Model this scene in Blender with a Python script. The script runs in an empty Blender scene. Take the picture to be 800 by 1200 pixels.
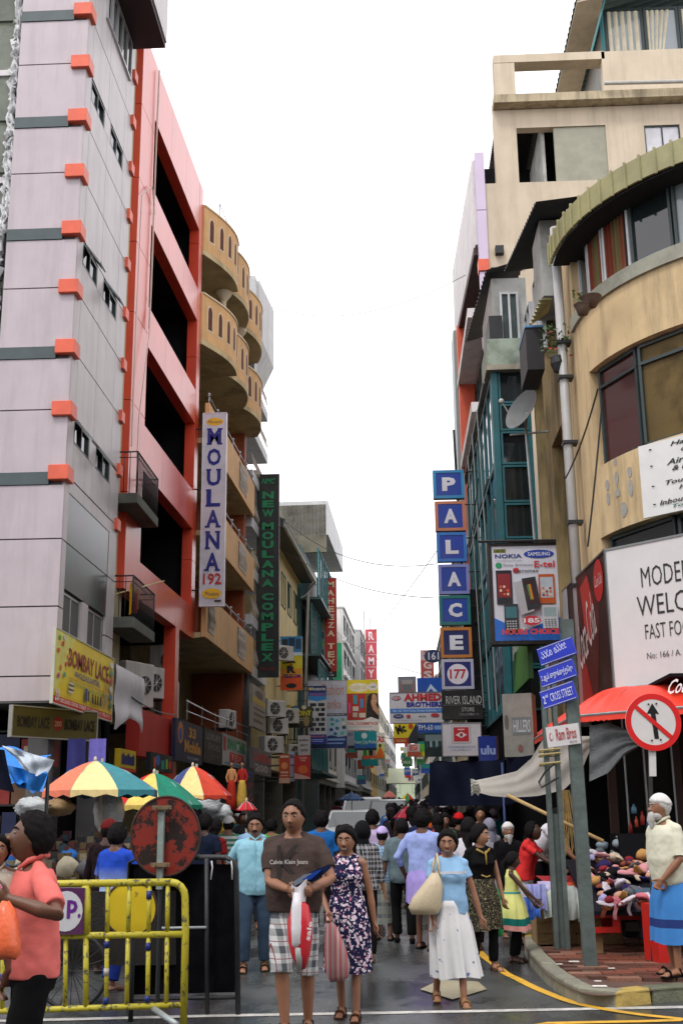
import bpy,bmesh,math,random
import numpy as np
from mathutils import Vector,Matrix,Euler
random.seed(7)
rng=np.random.default_rng(7)
SC=bpy.context.scene
COL=SC.collection
PI=math.pi
R=math.radians
FPX,VX,VY,EYE=1351.0,465.0,955.0,1.57
_dy=np.array([VX-400,600-VY,-FPX]);_ux=-60.0
_dz=np.array([_ux,(FPX*FPX-_ux*_dy[0])/-_dy[1],-FPX])
_dy=_dy/np.linalg.norm(_dy);_dz=_dz/np.linalg.norm(_dz);_dx=np.cross(_dy,_dz)
RM=np.array([_dx,_dy,_dz])
def ray(px,py):return RM@np.array([px-400,600-py,-FPX])
def AT(px,py,Y):
 d=ray(px,py);return np.array([0,0,EYE])+d*(Y/d[1])
def AX(px,py,X):
 d=ray(px,py);return np.array([0,0,EYE])+d*(X/d[0])
def GR(px,py,z=0.0):
 d=ray(px,py);return np.array([0,0,EYE])+d*((z-EYE)/d[2])
cam_d=bpy.data.cameras.new('camera');cam=bpy.data.objects.new('camera',cam_d);COL.objects.link(cam)
cam_d.sensor_fit='VERTICAL';cam_d.sensor_height=36.0;cam_d.lens=FPX/1200*36.0
cam_d.clip_start=0.05;cam_d.clip_end=3000
_m=Matrix(RM.tolist()).to_4x4();_m.translation=Vector((0,0,EYE));cam.matrix_world=_m
SC.camera=cam
SUN_EL,SUN_AZ=R(58),R(200)
w=bpy.data.worlds.new('World');SC.world=w;w.use_nodes=True
nt=w.node_tree;nt.nodes.clear()
o_=nt.nodes.new('ShaderNodeOutputWorld');bg=nt.nodes.new('ShaderNodeBackground')
sky=nt.nodes.new('ShaderNodeTexSky');sky.sky_type='NISHITA';sky.sun_disc=False
sky.sun_elevation=SUN_EL;sky.sun_rotation=SUN_AZ
tc=nt.nodes.new('ShaderNodeTexCoord');cn=nt.nodes.new('ShaderNodeTexNoise')
cn.inputs['Scale'].default_value=1.6;cn.inputs['Detail'].default_value=5
rp=nt.nodes.new('ShaderNodeMapRange')
rp.inputs['To Min'].default_value=13.2;rp.inputs['To Max'].default_value=15.8
cb=nt.nodes.new('ShaderNodeCombineXYZ')
m1=nt.nodes.new('ShaderNodeMath');m1.operation='MULTIPLY';m1.inputs[1].default_value=0.965
mx=nt.nodes.new('ShaderNodeMix');mx.data_type='RGBA';mx.inputs[0].default_value=0.93
nt.links.new(tc.outputs['Generated'],cn.inputs['Vector']);nt.links.new(cn.outputs['Fac'],rp.inputs['Value'])
nt.links.new(rp.outputs[0],cb.inputs['X']);nt.links.new(rp.outputs[0],m1.inputs[0]);nt.links.new(m1.outputs[0],cb.inputs['Y']);nt.links.new(rp.outputs[0],cb.inputs['Z'])
nt.links.new(sky.outputs[0],mx.inputs[6]);nt.links.new(cb.outputs[0],mx.inputs[7])
nt.links.new(mx.outputs[2],bg.inputs['Color']);bg.inputs['Strength'].default_value=0.10
nt.links.new(bg.outputs[0],o_.inputs['Surface'])
sl=bpy.data.lights.new('sun','SUN');sl.energy=1.3;sl.angle=R(14);sl.color=(1.0,0.97,0.93)
so=bpy.data.objects.new('sun',sl);COL.objects.link(so)
_sd=Vector((math.sin(R(205))*math.cos(SUN_EL),math.cos(R(205))*math.cos(SUN_EL),math.sin(SUN_EL)))
so.rotation_euler=_sd.to_track_quat('Z','Y').to_euler()
sky.sun_rotation=R(205)
SC.view_settings.view_transform='Standard';SC.view_settings.look='None'
SC.view_settings.exposure=0.32;SC.view_settings.gamma=1.0
SC.render.engine='CYCLES'
SC.cycles.max_bounces=5;SC.cycles.diffuse_bounces=3;SC.cycles.glossy_bounces=3
SC.cycles.transparent_max_bounces=8
def L3(c):
 if isinstance(c,str):
  c=c.lstrip('#');c=[int(c[i:i+2],16)/255 for i in(0,2,4)]
  return tuple((x/12.92 if x<=0.04045 else((x+0.055)/1.055)**2.4)for x in c)
 return tuple(c)
_MC={}
def mat(name,col,rough=0.7,var=0.18,scale=3.0,bump=0.15,metal=0.0,stain=0.0,stain_col=(0.03,0.03,0.025),streak=False,spec=0.4,trans=0.0,alpha=1.0,emit=0.0):
 key=name
 if key in _MC:return _MC[key]
 c=L3(col);m=bpy.data.materials.new(name);m.use_nodes=True
 n=m.node_tree.nodes;l=m.node_tree.links;b=n['Principled BSDF']
 m.diffuse_color=(*c,1)
 b.inputs['Roughness'].default_value=rough;b.inputs['Metallic'].default_value=metal
 b.inputs['Specular IOR Level'].default_value=spec
 t=n.new('ShaderNodeTexCoord');ns=n.new('ShaderNodeTexNoise')
 ns.inputs['Scale'].default_value=scale;ns.inputs['Detail'].default_value=6;ns.inputs['Roughness'].default_value=0.6
 l.new(t.outputs['Object'],ns.inputs['Vector'])
 mr=n.new('ShaderNodeMapRange');mr.inputs['From Min'].default_value=0.25;mr.inputs['From Max'].default_value=0.75
 mr.inputs['To Min'].default_value=1-var;mr.inputs['To Max'].default_value=1+var
 l.new(ns.outputs['Fac'],mr.inputs['Value'])
 vm=n.new('ShaderNodeVectorMath');vm.operation='SCALE';vm.inputs[0].default_value=c
 l.new(mr.outputs[0],vm.inputs['Scale']);out=vm.outputs[0]
 if stain>0:
  s2=n.new('ShaderNodeTexNoise');s2.inputs['Scale'].default_value=1.1;s2.inputs['Detail'].default_value=8;s2.inputs['Roughness'].default_value=0.7
  if streak:
   mp=n.new('ShaderNodeMapping');mp.inputs['Scale'].default_value=(3.2,3.2,0.35)
   l.new(t.outputs['Object'],mp.inputs['Vector']);l.new(mp.outputs[0],s2.inputs['Vector'])
  else:l.new(t.outputs['Object'],s2.inputs['Vector'])
  r2=n.new('ShaderNodeMapRange');r2.inputs['From Min'].default_value=0.47;r2.inputs['From Max'].default_value=0.72
  r2.inputs['To Max'].default_value=stain;l.new(s2.outputs['Fac'],r2.inputs['Value'])
  mxx=n.new('ShaderNodeMix');mxx.data_type='RGBA';mxx.inputs[7].default_value=(*stain_col,1)
  l.new(r2.outputs[0],mxx.inputs[0]);l.new(out,mxx.inputs[6]);out=mxx.outputs[2]
 l.new(out,b.inputs['Base Color'])
 if bump>0:
  bp=n.new('ShaderNodeBump');bp.inputs['Strength'].default_value=bump;bp.inputs['Distance'].default_value=0.02
  n3=n.new('ShaderNodeTexNoise');n3.inputs['Scale'].default_value=scale*6;n3.inputs['Detail'].default_value=4
  l.new(t.outputs['Object'],n3.inputs['Vector']);l.new(n3.outputs['Fac'],bp.inputs['Height']);l.new(bp.outputs[0],b.inputs['Normal'])
 if trans>0:b.inputs['Transmission Weight'].default_value=trans
 if alpha<1:b.inputs['Alpha'].default_value=alpha
 if emit>0:
  b.inputs['Emission Color'].default_value=(*c,1);b.inputs['Emission Strength'].default_value=emit
 _MC[key]=m;return m
def paint(col,rough=0.45):
 nm='paint_'+(col.lstrip('#')if isinstance(col,str)else '_'.join('%02d'%int(x*99)for x in col))
 return mat(nm,col,rough,0.12,4,0.05,stain=0.3,stain_col=(.10,.09,.07))
def cloth(col,rough=0.9):
 nm='cloth_'+(col.lstrip('#')if isinstance(col,str)else '_'.join('%02d'%int(x*99)for x in col))
 return mat(nm,col,rough,0.16,14,0.15,spec=0.15)
def glass(name,col,rough=0.08):return mat(name,col,rough,0.25,0.8,0.02,spec=0.9)
def nodemat(name,build,rough=0.85,spec=0.2):
 if name in _MC:return _MC[name]
 m=bpy.data.materials.new(name);m.use_nodes=True
 b=m.node_tree.nodes['Principled BSDF'];b.inputs['Roughness'].default_value=rough;b.inputs['Specular IOR Level'].default_value=spec
 build(m.node_tree,b);_MC[name]=m;return m
class MB:
 def __init__(s,fn=None):s.v=[];s.f=[];s.m=[];s.fn=fn;s.smooth=False
 def add(s,vs,fs,mi=0):
  k=len(s.v)
  if s.fn:vs=[s.fn(*p)for p in vs]
  s.v.extend([tuple(float(a)for a in p)for p in vs]);s.f.extend([tuple(i+k for i in f)for f in fs]);s.m.extend([mi]*len(fs));return s
 def box(s,x0,x1,y0,y1,z0,z1,mi=0):
  if x0>x1:x0,x1=x1,x0
  if y0>y1:y0,y1=y1,y0
  if z0>z1:z0,z1=z1,z0
  return s.add([(x0,y0,z0),(x1,y0,z0),(x1,y1,z0),(x0,y1,z0),(x0,y0,z1),(x1,y0,z1),(x1,y1,z1),(x0,y1,z1)],[(0,3,2,1),(4,5,6,7),(0,1,5,4),(1,2,6,5),(2,3,7,6),(3,0,4,7)],mi)
 def hexa(s,p,mi=0):
  return s.add(p,[(0,3,2,1),(4,5,6,7),(0,1,5,4),(1,2,6,5),(2,3,7,6),(3,0,4,7)],mi)
 def prism(s,poly,axis,a0,a1,mi=0):
  n=len(poly)
  def P(p,a):
   return{'x':(a,p[0],p[1]),'y':(p[0],a,p[1]),'z':(p[0],p[1],a)}[axis]
  vs=[P(p,a0)for p in poly]+[P(p,a1)for p in poly]
  fs=[tuple(range(n))[::-1],tuple(range(n,2*n))]+[(i,(i+1)%n,n+(i+1)%n,n+i)for i in range(n)]
  return s.add(vs,fs,mi)
 def cyl(s,p0,p1,r0,r1=None,n=10,mi=0,caps=True):
  r1=r0 if r1 is None else r1
  p0=Vector(p0);p1=Vector(p1);d=(p1-p0)
  if d.length<1e-6:return s
  q=d.to_track_quat('Z','Y');vs=[]
  for c,r in((p0,r0),(p1,r1)):
   for i in range(n):
    a=2*PI*i/n;vs.append(tuple(c+q@Vector((math.cos(a)*r,math.sin(a)*r,0))))
  fs=[(i,(i+1)%n,n+(i+1)%n,n+i)for i in range(n)]
  if caps:fs+=[tuple(range(n))[::-1],tuple(range(n,2*n))]
  return s.add(vs,fs,mi)
 def tube(s,pts,r,n=6,mi=0):
  pts=[Vector(p)for p in pts];N=len(pts);vs=[];rr=r if isinstance(r,(list,tuple))else[r]*N
  up=Vector((0.13,0.21,0.97))
  for k in range(N):
   t=(pts[min(k+1,N-1)]-pts[max(k-1,0)]).normalized()
   a=t.cross(up);a=a.normalized()if a.length>1e-3 else Vector((1,0,0));b=t.cross(a)
   for i in range(n):
    g=2*PI*i/n;vs.append(tuple(pts[k]+(a*math.cos(g)+b*math.sin(g))*rr[k]))
  fs=[(k*n+i,k*n+(i+1)%n,(k+1)*n+(i+1)%n,(k+1)*n+i)for k in range(N-1)for i in range(n)]
  fs+=[tuple(range(n))[::-1],tuple(range((N-1)*n,N*n))]
  return s.add(vs,fs,mi)
 def grid(s,fn,nu,nv,mi=0,closed_u=False):
  vs=[tuple(fn(i/nu,j/nv))for j in range(nv+1)for i in range(nu+(0 if closed_u else 1))]
  w_=nu if closed_u else nu+1
  fs=[(j*w_+i,j*w_+(i+1)%w_,(j+1)*w_+(i+1)%w_,(j+1)*w_+i)for j in range(nv)for i in range(nu)]
  return s.add(vs,fs,mi)
 def ell(s,c,r,n=10,m=7,mi=0,rot=None,rough=0.0):
  c=Vector(c);vs=[(0,0,1)];
  for j in range(1,m):
   t=PI*j/m
   for i in range(n):a=2*PI*i/n;vs.append((math.sin(t)*math.cos(a),math.sin(t)*math.sin(a),math.cos(t)))
  vs.append((0,0,-1));fs=[(0,1+i,1+(i+1)%n)for i in range(n)]
  for j in range(m-2):
   for i in range(n):fs.append((1+j*n+i,1+(j+1)*n+i,1+(j+1)*n+(i+1)%n,1+j*n+(i+1)%n))
  L=len(vs)-1;fs+=[(L,1+(m-2)*n+(i+1)%n,1+(m-2)*n+i)for i in range(n)]
  out=[]
  for p in vs:
   k=1+(random.uniform(-rough,rough)if rough else 0)
   q=Vector((p[0]*r[0]*k,p[1]*r[1]*k,p[2]*r[2]*k))
   if rot is not None:q=rot@q
   out.append(tuple(c+q))
  return s.add(out,fs,mi)
 def lathe(s,prof,c=(0,0,0),n=16,mi=0):
  vs=[(c[0]+r*math.cos(2*PI*i/n),c[1]+r*math.sin(2*PI*i/n),c[2]+z)for r,z in prof for i in range(n)]
  fs=[(j*n+i,j*n+(i+1)%n,(j+1)*n+(i+1)%n,(j+1)*n+i)for j in range(len(prof)-1)for i in range(n)]
  fs+=[tuple(range(n))[::-1],tuple(range((len(prof)-1)*n,len(prof)*n))]
  return s.add(vs,fs,mi)
 def limb(s,pts,rad,side=(1,0,0),ratio=1.0,n=12,flat=(False,False),mi=0):
  """swept round-ended limb; ratio = thickness across / along the side vector"""
  pts=[Vector(p)for p in pts];N=len(pts);rings=[]
  T=[(pts[min(k+1,N-1)]-pts[max(k-1,0)]).normalized()for k in range(N)]
  def rg(c,t,r):
   a=Vector(side)-t*Vector(side).dot(t)
   a=a.normalized()if a.length>1e-3 else t.orthogonal().normalized();b=t.cross(a)
   rings.append([tuple(c+a*math.cos(2*PI*i/n)*r+b*math.sin(2*PI*i/n)*r*ratio)for i in range(n)])
  if not flat[0]:
   for g in(0.97,0.75,0.4):rg(pts[0]-T[0]*rad[0]*g*min(1,ratio),T[0],rad[0]*math.sqrt(1-g*g))
  for k in range(N):rg(pts[k],T[k],rad[k])
  if not flat[1]:
   for g in(0.4,0.75,0.97):rg(pts[-1]+T[-1]*rad[-1]*g*min(1,ratio),T[-1],rad[-1]*math.sqrt(1-g*g))
  M=len(rings);vs=[p for q in rings for p in q]
  fs=[(j*n+i,j*n+(i+1)%n,(j+1)*n+(i+1)%n,(j+1)*n+i)for j in range(M-1)for i in range(n)]
  fs+=[tuple(range(n))[::-1],tuple(range((M-1)*n,M*n))]
  return s.add(vs,fs,mi)
 def mesh(s,name,mats,off=None,smooth=None):
  me=bpy.data.meshes.new(name)
  v=s.v
  if off is not None:v=[(p[0]-off[0],p[1]-off[1],p[2]-off[2])for p in v]
  me.from_pydata(v,[],s.f);me.validate()
  if not isinstance(mats,(list,tuple)):mats=[mats]
  for m in mats:me.materials.append(m)
  if len(me.polygons)==len(s.m):me.polygons.foreach_set('material_index',s.m)
  bm=bmesh.new();bm.from_mesh(me);bmesh.ops.recalc_face_normals(bm,faces=bm.faces);bm.to_mesh(me);bm.free()
  if smooth if smooth is not None else s.smooth:me.polygons.foreach_set('use_smooth',[True]*len(me.polygons))
  return me
 def build(s,name,mats,parent=None,smooth=None,loc=None,kind=None,bevel=0):
  off=ORG.get(parent.name)if parent is not None else loc
  me=s.mesh(name,mats,off,smooth);o=bpy.data.objects.new(name,me);COL.objects.link(o)
  if parent is not None:o.parent=parent;ORG[o.name]=off if off is not None else None
  elif loc is not None:o.location=loc
  if kind:o['kind']=kind
  if bevel:
   bv=o.modifiers.new('bevel','BEVEL');bv.width=bevel;bv.segments=1;bv.limit_method='ANGLE'
  return o
ORG={}
def tag(o,label=None,cat=None,group=None,kind=None):
 if label:o['label']=label
 if cat:o['category']=cat
 if group:o['group']=group
 if kind:o['kind']=kind
 return o
def thing(name,label,cat,loc=(0,0,0),group=None,rz=0.0,local=False):
 """an Empty at the thing's base; parts are given in world coordinates unless local"""
 o=bpy.data.objects.new(name,None);COL.objects.link(o);o.empty_display_size=0.2
 o.location=loc;o.rotation_euler=(0,0,rz)
 if not local:ORG[o.name]=tuple(float(a)for a in loc)
 return tag(o,label,cat,group)
def copy_tree(o,parent=None):
 c=o.copy();COL.objects.link(c)
 if parent is not None:c.parent=parent
 if o.name in ORG:ORG[c.name]=ORG[o.name]
 for ch in o.children:copy_tree(ch,c)
 return c
def struct(o,label=None):
 o['kind']='structure'
 if label:o['label']=label
 return o
_TX=[];_BK=[]
def text(s,M4,w_,h_,mt,parent,bold=0.012,name='lettering',shear=0.0,ex=0.004,keep=False):
 """text fitted in a w x h box centred at M4's origin, in M4's XY plane"""
 cu=bpy.data.curves.new(name,'FONT');cu.body=s;cu.size=1;cu.offset=bold;cu.resolution_u=2;cu.shear=shear
 cu.align_x='CENTER' if '\n' in s else 'LEFT';cu.space_line=0.85 if '\n' in s else 1
 o=bpy.data.objects.new(name,cu);COL.objects.link(o);_TX.append((o,M4,w_,h_,mt,parent,ex,keep,name));return o
def bake_later(o):_BK.append(o)
def flush():
 global _TX,_BK
 dg=bpy.context.evaluated_depsgraph_get();dg.update()
 jobs=[]
 for o in _BK:
  me=bpy.data.meshes.new_from_object(o.evaluated_get(dg),preserve_all_data_layers=False,depsgraph=dg);jobs.append((o,me))
 tj=[]
 for rec in _TX:
  me=bpy.data.meshes.new_from_object(rec[0].evaluated_get(dg));tj.append((rec,me))
 for o,me in jobs:
  old=o.data;mm=list(old.materials);o.modifiers.clear();o.data=me
  me.materials.clear()
  for m in mm:me.materials.append(m)
  me.polygons.foreach_set('use_smooth',[True]*len(me.polygons))
 for(o,M4,w_,h_,mt,parent,ex,keep,name),me in tj:
  n=len(me.vertices);co=np.empty(n*3);me.vertices.foreach_get('co',co);co=co.reshape(-1,3)
  if n:
   lo=co.min(0);hi=co.max(0);sz=np.maximum(hi-lo,1e-5)
   sx=w_/sz[0];sy=h_/sz[1]
   if keep:sx=sy=min(sx,sy)
   co[:,0]=(co[:,0]-(lo[0]+hi[0])/2)*sx;co[:,1]=(co[:,1]-(lo[1]+hi[1])/2)*sy;co[:,2]=ex
   c4=np.c_[co,np.ones(n)]@np.array(M4).T
   off=ORG.get(parent.name)if parent is not None else None
   c3=c4[:,:3]-(np.array(off)if off is not None else 0)
   me.vertices.foreach_set('co',c3.ravel())
  me.materials.clear();me.materials.append(mt)
  bpy.data.objects.remove(o);t_=bpy.data.objects.new(name,me);COL.objects.link(t_);t_.parent=parent;me.update()
 _TX=[];_BK=[]
def frame(ox,oy,dx,dy,flip=1):
 n=math.hypot(dx,dy);ux,uy=dx/n,dy/n;nx,ny=(uy*flip,-ux*flip)
 fn=lambda s_,d,z:(ox+ux*s_+nx*d,oy+uy*s_+ny*d,z)
 def hit(px,py,d=0.0):
  r=ray(px,py);a=np.array([[r[0],-ux],[r[1],-uy]]);b=np.array([ox+nx*d,oy+ny*d])
  t,s_=np.linalg.solve(a,b);return float(s_),float(EYE+r[2]*t)
 def M4(s_,d,z):
  sx=1 if flip>0 else-1
  X=Vector((ux,uy,0))*sx;Z=Vector((nx,ny,0));Y=Vector((0,0,1))
  m=Matrix((X,Y,Z)).transposed().to_4x4();m.translation=Vector(fn(s_,d,z));return m
 return fn,hit,M4
def face_cam(x,y,z,yaw=0.0):
 m=Euler((PI/2,0,yaw)).to_matrix().to_4x4();m.translation=Vector((x,y,z));return m
def gz(Y):return 0.017*max(0.0,Y-24.0)**1.0 if Y>24 else 0.0
def _asph(t,b):
 n=t.nodes;l=t.links;tc=n.new('ShaderNodeTexCoord')
 a=n.new('ShaderNodeTexNoise');a.inputs['Scale'].default_value=0.9;a.inputs['Detail'].default_value=7;a.inputs['Roughness'].default_value=0.62
 f=n.new('ShaderNodeTexNoise');f.inputs['Scale'].default_value=90;f.inputs['Detail'].default_value=3
 mp=n.new('ShaderNodeMapping');mp.inputs['Scale'].default_value=(1.0,0.55,1)
 l.new(tc.outputs['Object'],mp.inputs['Vector']);l.new(mp.outputs[0],a.inputs['Vector']);l.new(tc.outputs['Object'],f.inputs['Vector'])
 r=n.new('ShaderNodeMapRange');r.inputs['From Min'].default_value=0.42;r.inputs['From Max'].default_value=0.6;r.inputs['To Min'].default_value=0.13;r.inputs['To Max'].default_value=0.42
 l.new(a.outputs['Fac'],r.inputs['Value']);l.new(r.outputs[0],b.inputs['Roughness'])
 cr=n.new('ShaderNodeValToRGB');cr.color_ramp.elements[0].color=(0.013,0.016,0.016,1);cr.color_ramp.elements[1].color=(0.085,0.092,0.09,1)
 cr.color_ramp.elements[0].position=0.3;cr.color_ramp.elements[1].position=0.75
 ad=n.new('ShaderNodeMath');ad.operation='MULTIPLY_ADD';ad.inputs[1].default_value=0.45
 l.new(f.outputs['Fac'],ad.inputs[0]);
 hf=n.new('ShaderNodeMath');hf.operation='MULTIPLY';hf.inputs[1].default_value=0.55
 l.new(a.outputs['Fac'],hf.inputs[0]);l.new(hf.outputs[0],ad.inputs[2]);l.new(ad.outputs[0],cr.inputs[0]);l.new(cr.outputs[0],b.inputs['Base Color'])
 bp=n.new('ShaderNodeBump');bp.inputs['Distance'].default_value=0.006
 bs=n.new('ShaderNodeMapRange');bs.inputs['To Min'].default_value=0.15;bs.inputs['To Max'].default_value=1.0;bs.inputs['From Min'].default_value=0.1;bs.inputs['From Max'].default_value=0.5
 l.new(r.outputs[0],bs.inputs['Value']);l.new(bs.outputs[0],bp.inputs['Strength']);l.new(f.outputs['Fac'],bp.inputs['Height']);l.new(bp.outputs[0],b.inputs['Normal'])
asphalt=nodemat('wet_asphalt',_asph,0.4,0.5)
earth=mat('bare_ground',(0.09,0.085,0.075),0.9,0.3,0.5,0.3)
def sheet(name,x0,x1,ys,dz,m,nx=1):
 b=MB();ys=list(ys)
 for i in range(len(ys)-1):
  b.add([(x0,ys[i],gz(ys[i])+dz),(x1,ys[i],gz(ys[i])+dz),(x1,ys[i+1],gz(ys[i+1])+dz),(x0,ys[i+1],gz(ys[i+1])+dz)],[(0,1,2,3)])
 return struct(b.build(name,m,smooth=True))
sheet('ground',-700,700,[-60,0,20]+list(range(24,60,4))+[60,80,100,150,200,400,1500],-0.012,earth)
b=MB();b.add([(-60,-14,0),(60,-14,0),(60,16,0),(-60,16,0)],[(0,1,2,3)]);struct(b.build('main_road',asphalt))
sheet('side_street',-5.6,3.3,[16,20,24]+list(range(28,100,4))+[110,140,180,220,260],0.0,asphalt)
linewhite=mat('worn_white_line',(0.50,0.49,0.45),0.6,0.35,12,0.1,stain=0.95,stain_col=(0.05,0.05,0.05))
lineyel=mat('worn_yellow_line',(0.64,0.36,0.03),0.55,0.2,10,0.1,stain=0.6,stain_col=(0.08,0.06,0.03))
b=MB();p=[GR(-400,1206),GR(250,1190),GR(480,1186),GR(1400,1168)]
for i in range(len(p)-1):
 a,c=p[i],p[i+1];b.add([(a[0],a[1]-.06,.004),(c[0],c[1]-.06,.004),(c[0],c[1]+.06,.004),(a[0],a[1]+.06,.004)],[(0,1,2,3)])
tag(struct(b.build('white_road_line',linewhite)))
def ribbon(pts,w_,z):
 b=MB();P_=[Vector((q[0],q[1],0))for q in pts];vs=[]
 for i in range(len(P_)):
  t=(P_[min(i+1,len(P_)-1)]-P_[max(i-1,0)]).normalized();n=Vector((-t.y,t.x,0))*w_/2
  vs+=[(P_[i]+n)[:2]+(z,),(P_[i]-n)[:2]+(z,)]
 vs=[(v[0],v[1],v[2]+gz(v[1]))for v in vs]
 b.add(vs,[(2*i,2*i+1,2*i+3,2*i+2)for i in range(len(P_)-1)]);return b
def cr_spline(pts,n=8):
 out=[];P_=[np.array(p[:2],float)for p in pts]
 for i in range(len(P_)-1):
  p0=P_[max(i-1,0)];p1=P_[i];p2=P_[i+1];p3=P_[min(i+2,len(P_)-1)]
  for k in range(n):
   t=k/n;out.append(0.5*((2*p1)+(-p0+p2)*t+(2*p0-5*p1+4*p2-p3)*t*t+(-p0+3*p1-3*p2+p3)*t**3))
 out.append(P_[-1]);return out
ypts=[(0.86,60),(0.86,30),(0.88,16.5)]+[GR(*q)[:2]for q in[(583,1133),(606,1147),(640,1163),(690,1179),(800,1194),(1000,1205)]]+[(30,7.9)]
struct(ribbon(cr_spline(ypts),0.095,0.006).build('yellow_kerb_line',lineyel))
t=thing('drain_cover','worn concrete drain cover set in the wet road by the woman in the white skirt','drain cover',tuple(GR(532,1158)))
c=GR(532,1158);b=MB();b.add([tuple(GR(492,1160))[:2]+(.012,),tuple(GR(530,1172))[:2]+(.012,),tuple(GR(570,1160))[:2]+(.012,),tuple(GR(560,1151))[:2]+(.012,),tuple(GR(515,1149))[:2]+(.012,)],[(0,1,2,3,4)])
conc=mat('worn_concrete',(0.34,0.31,0.24),0.8,0.25,4,0.3,stain=0.5)
b.build('slab',mat('drain_concrete',(0.30,0.27,0.17),0.5,0.2,6,0.2,stain=0.3),t)
KZ=0.13
kc=[GR(*q,KZ)[:2]for q in[(614,1104),(618,1112),(628,1124),(645,1140),(668,1153),(690,1160),(715,1161),(740,1158),(800,1153),(930,1146),(1400,1130)]]
kline=[(1.62,70),(1.62,30)]+[tuple(q)for q in cr_spline([(1.62,17.0)]+kc,6)]
b=MB();poly=kline+[(30,13.0),(30,20.0),(3.4,20.0),(3.4,70)]
b.add([(q[0],q[1],KZ-.03+gz(q[1]))for q in poly],[tuple(range(len(poly)))])
pav=struct(b.build('pavement',mat('paving_bed',(0.10,0.06,0.045),0.55,0.3,5,0.2)))
ORG[pav.name]=(0,0,0)
def resample(pts,step):
 P_=[np.array(p[:2],float)for p in pts];out=[P_[0]];acc=0
 for i in range(len(P_)-1):
  a,c=P_[i],P_[i+1];d=np.linalg.norm(c-a);pos=step-acc
  while pos<=d:out.append(a+(c-a)*pos/d);pos+=step
  acc=d-(pos-step)
 return out
kerbm=[mat('kerb_stone_worn_yellow',(0.42,0.30,0.07),0.6,0.25,6,0.3,stain=0.5),mat('kerb_stone_grey',(0.22,0.215,0.16),0.6,0.3,6,0.4,stain=0.55),mat('kerb_stone_mossy',(0.13,0.14,0.085),0.65,0.4,7,0.5,stain=0.6)]
kp=resample(cr_spline([(1.62,24),(1.62,17.0)]+kc,8),0.42)
for i in range(len(kp)-1):
 a,c=kp[i],kp[i+1];d=(c-a)/np.linalg.norm(c-a);n=np.array([-d[1],d[0]])
 if a[0]>7:break
 g=0.006;a2=a+d*g;c2=c-d*g;wI=0.17;jz=random.uniform(-.008,.008)
 q=[a2,c2,c2+n*wI,a2+n*wI];q2=[a2+n*.015,c2+n*.015,c2+n*wI,a2+n*wI]
 b=MB();b.hexa([(x,y,-.02)for x,y in q]+[(x,y,KZ+jz)for x,y in q2])
 mi=0 if 1.5<a[0]<2.0 and a[1]<16 else(2 if a[0]>=2.0 else 1)
 b.build('kerb_stone',kerbm[mi],pav,bevel=0.012)
brm=[mat('paving_brick_red',(0.20,0.065,0.04),0.45,0.35,9,0.3,stain=0.35),mat('paving_brick_dark',(0.11,0.05,0.035),0.4,0.35,9,0.3,stain=0.35),mat('paving_brick_pale',(0.25,0.12,0.08),0.5,0.35,9,0.3,stain=0.35)]
bms=[]
for m in brm:
 bb=MB();bb.box(-.145,.145,-.07,.07,-.03,.0);bms.append(bb.mesh('brick',m))
def inside(x,y,poly):
 c=False;n=len(poly)
 for i in range(n):
  x1,y1=poly[i];x2,y2=poly[(i+1)%n]
  if(y1>y)!=(y2>y)and x<(x2-x1)*(y-y1)/(y2-y1)+x1:c=not c
 return c
kin=[tuple(q)for q in cr_spline([(1.62,24),(1.62,17.0)]+kc,8)]+[(6.0,16.0),(6.0,24)]
nb=0;far=MB()
for r_ in range(60):
 y=11.2+r_*0.152
 for k in range(18):
  x=1.7+k*0.302+(0.151 if r_%2 else 0)
  if not all(inside(x+dx,y+dy,kin)for dx in(-.30,.15)for dy in(-.19,.07)):continue
  if y<14.2 and x<4.2 and nb<250:
   o=bpy.data.objects.new('brick',random.choice(bms));COL.objects.link(o);o.parent=pav;o.location=(x,y,KZ+random.uniform(-.004,.004));nb+=1
  else:far.box(x-.145,x+.145,y-.07,y+.07,KZ-.03,KZ+random.uniform(-.004,.003))
far.build('brick',brm[1],pav,kind='stuff')
b=MB()
for px,py,s_ in[(672,1127,.05),(700,1150,.03),(690,1131,.03),(716,1135,.03),(702,1156,.06),(655,1130,.03)]:
 q=GR(px,py,KZ);b.box(q[0]-s_,q[0]+s_,q[1]-s_*.5,q[1]+s_*.5,KZ+.006,KZ+.012)
tag(b.build('litter',paint('e8e4dc')),'small scraps of white paper lying on the brick pavement by the grey posts','litter',kind='stuff')
b=MB();b.add([(-5.7,18,.12),(-4.6,18,.12),(-4.2,60,.12+gz(60)),(-5.7,60,.12+gz(60))],[(0,1,2,3)]);b.add([(-4.6,18,.12),(-4.2,60,.12+gz(60)),(-4.2,60,0),(-4.6,18,0)],[(0,1,2,3)])
struct(b.build('left_pavement',conc))
black_in=mat('dark_interior',(0.013,0.013,0.015),0.9,0.3,2,0.0,spec=0.03)  # near-black colour stands in for the shade inside rooms and shops
dkframe=mat('dark_window_frame',(0.03,0.045,0.045),0.4,0.2,5,0.05)
dkglass=glass('dark_glass',(0.014,0.02,0.022),0.06)
greyglass=glass('pale_grey_glass',(0.22,0.26,0.27),0.08)
white_pl=mat('white_plaster',(0.66,0.64,0.64),0.7,0.1,2,0.08,stain=0.25,streak=True)
galv=mat('galvanised_steel',(0.33,0.37,0.37),0.45,0.2,7,0.1,metal=0.35,stain=0.25)
blackiron=mat('black_iron',(0.018,0.02,0.022),0.5,0.3,9,0.2)
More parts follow.
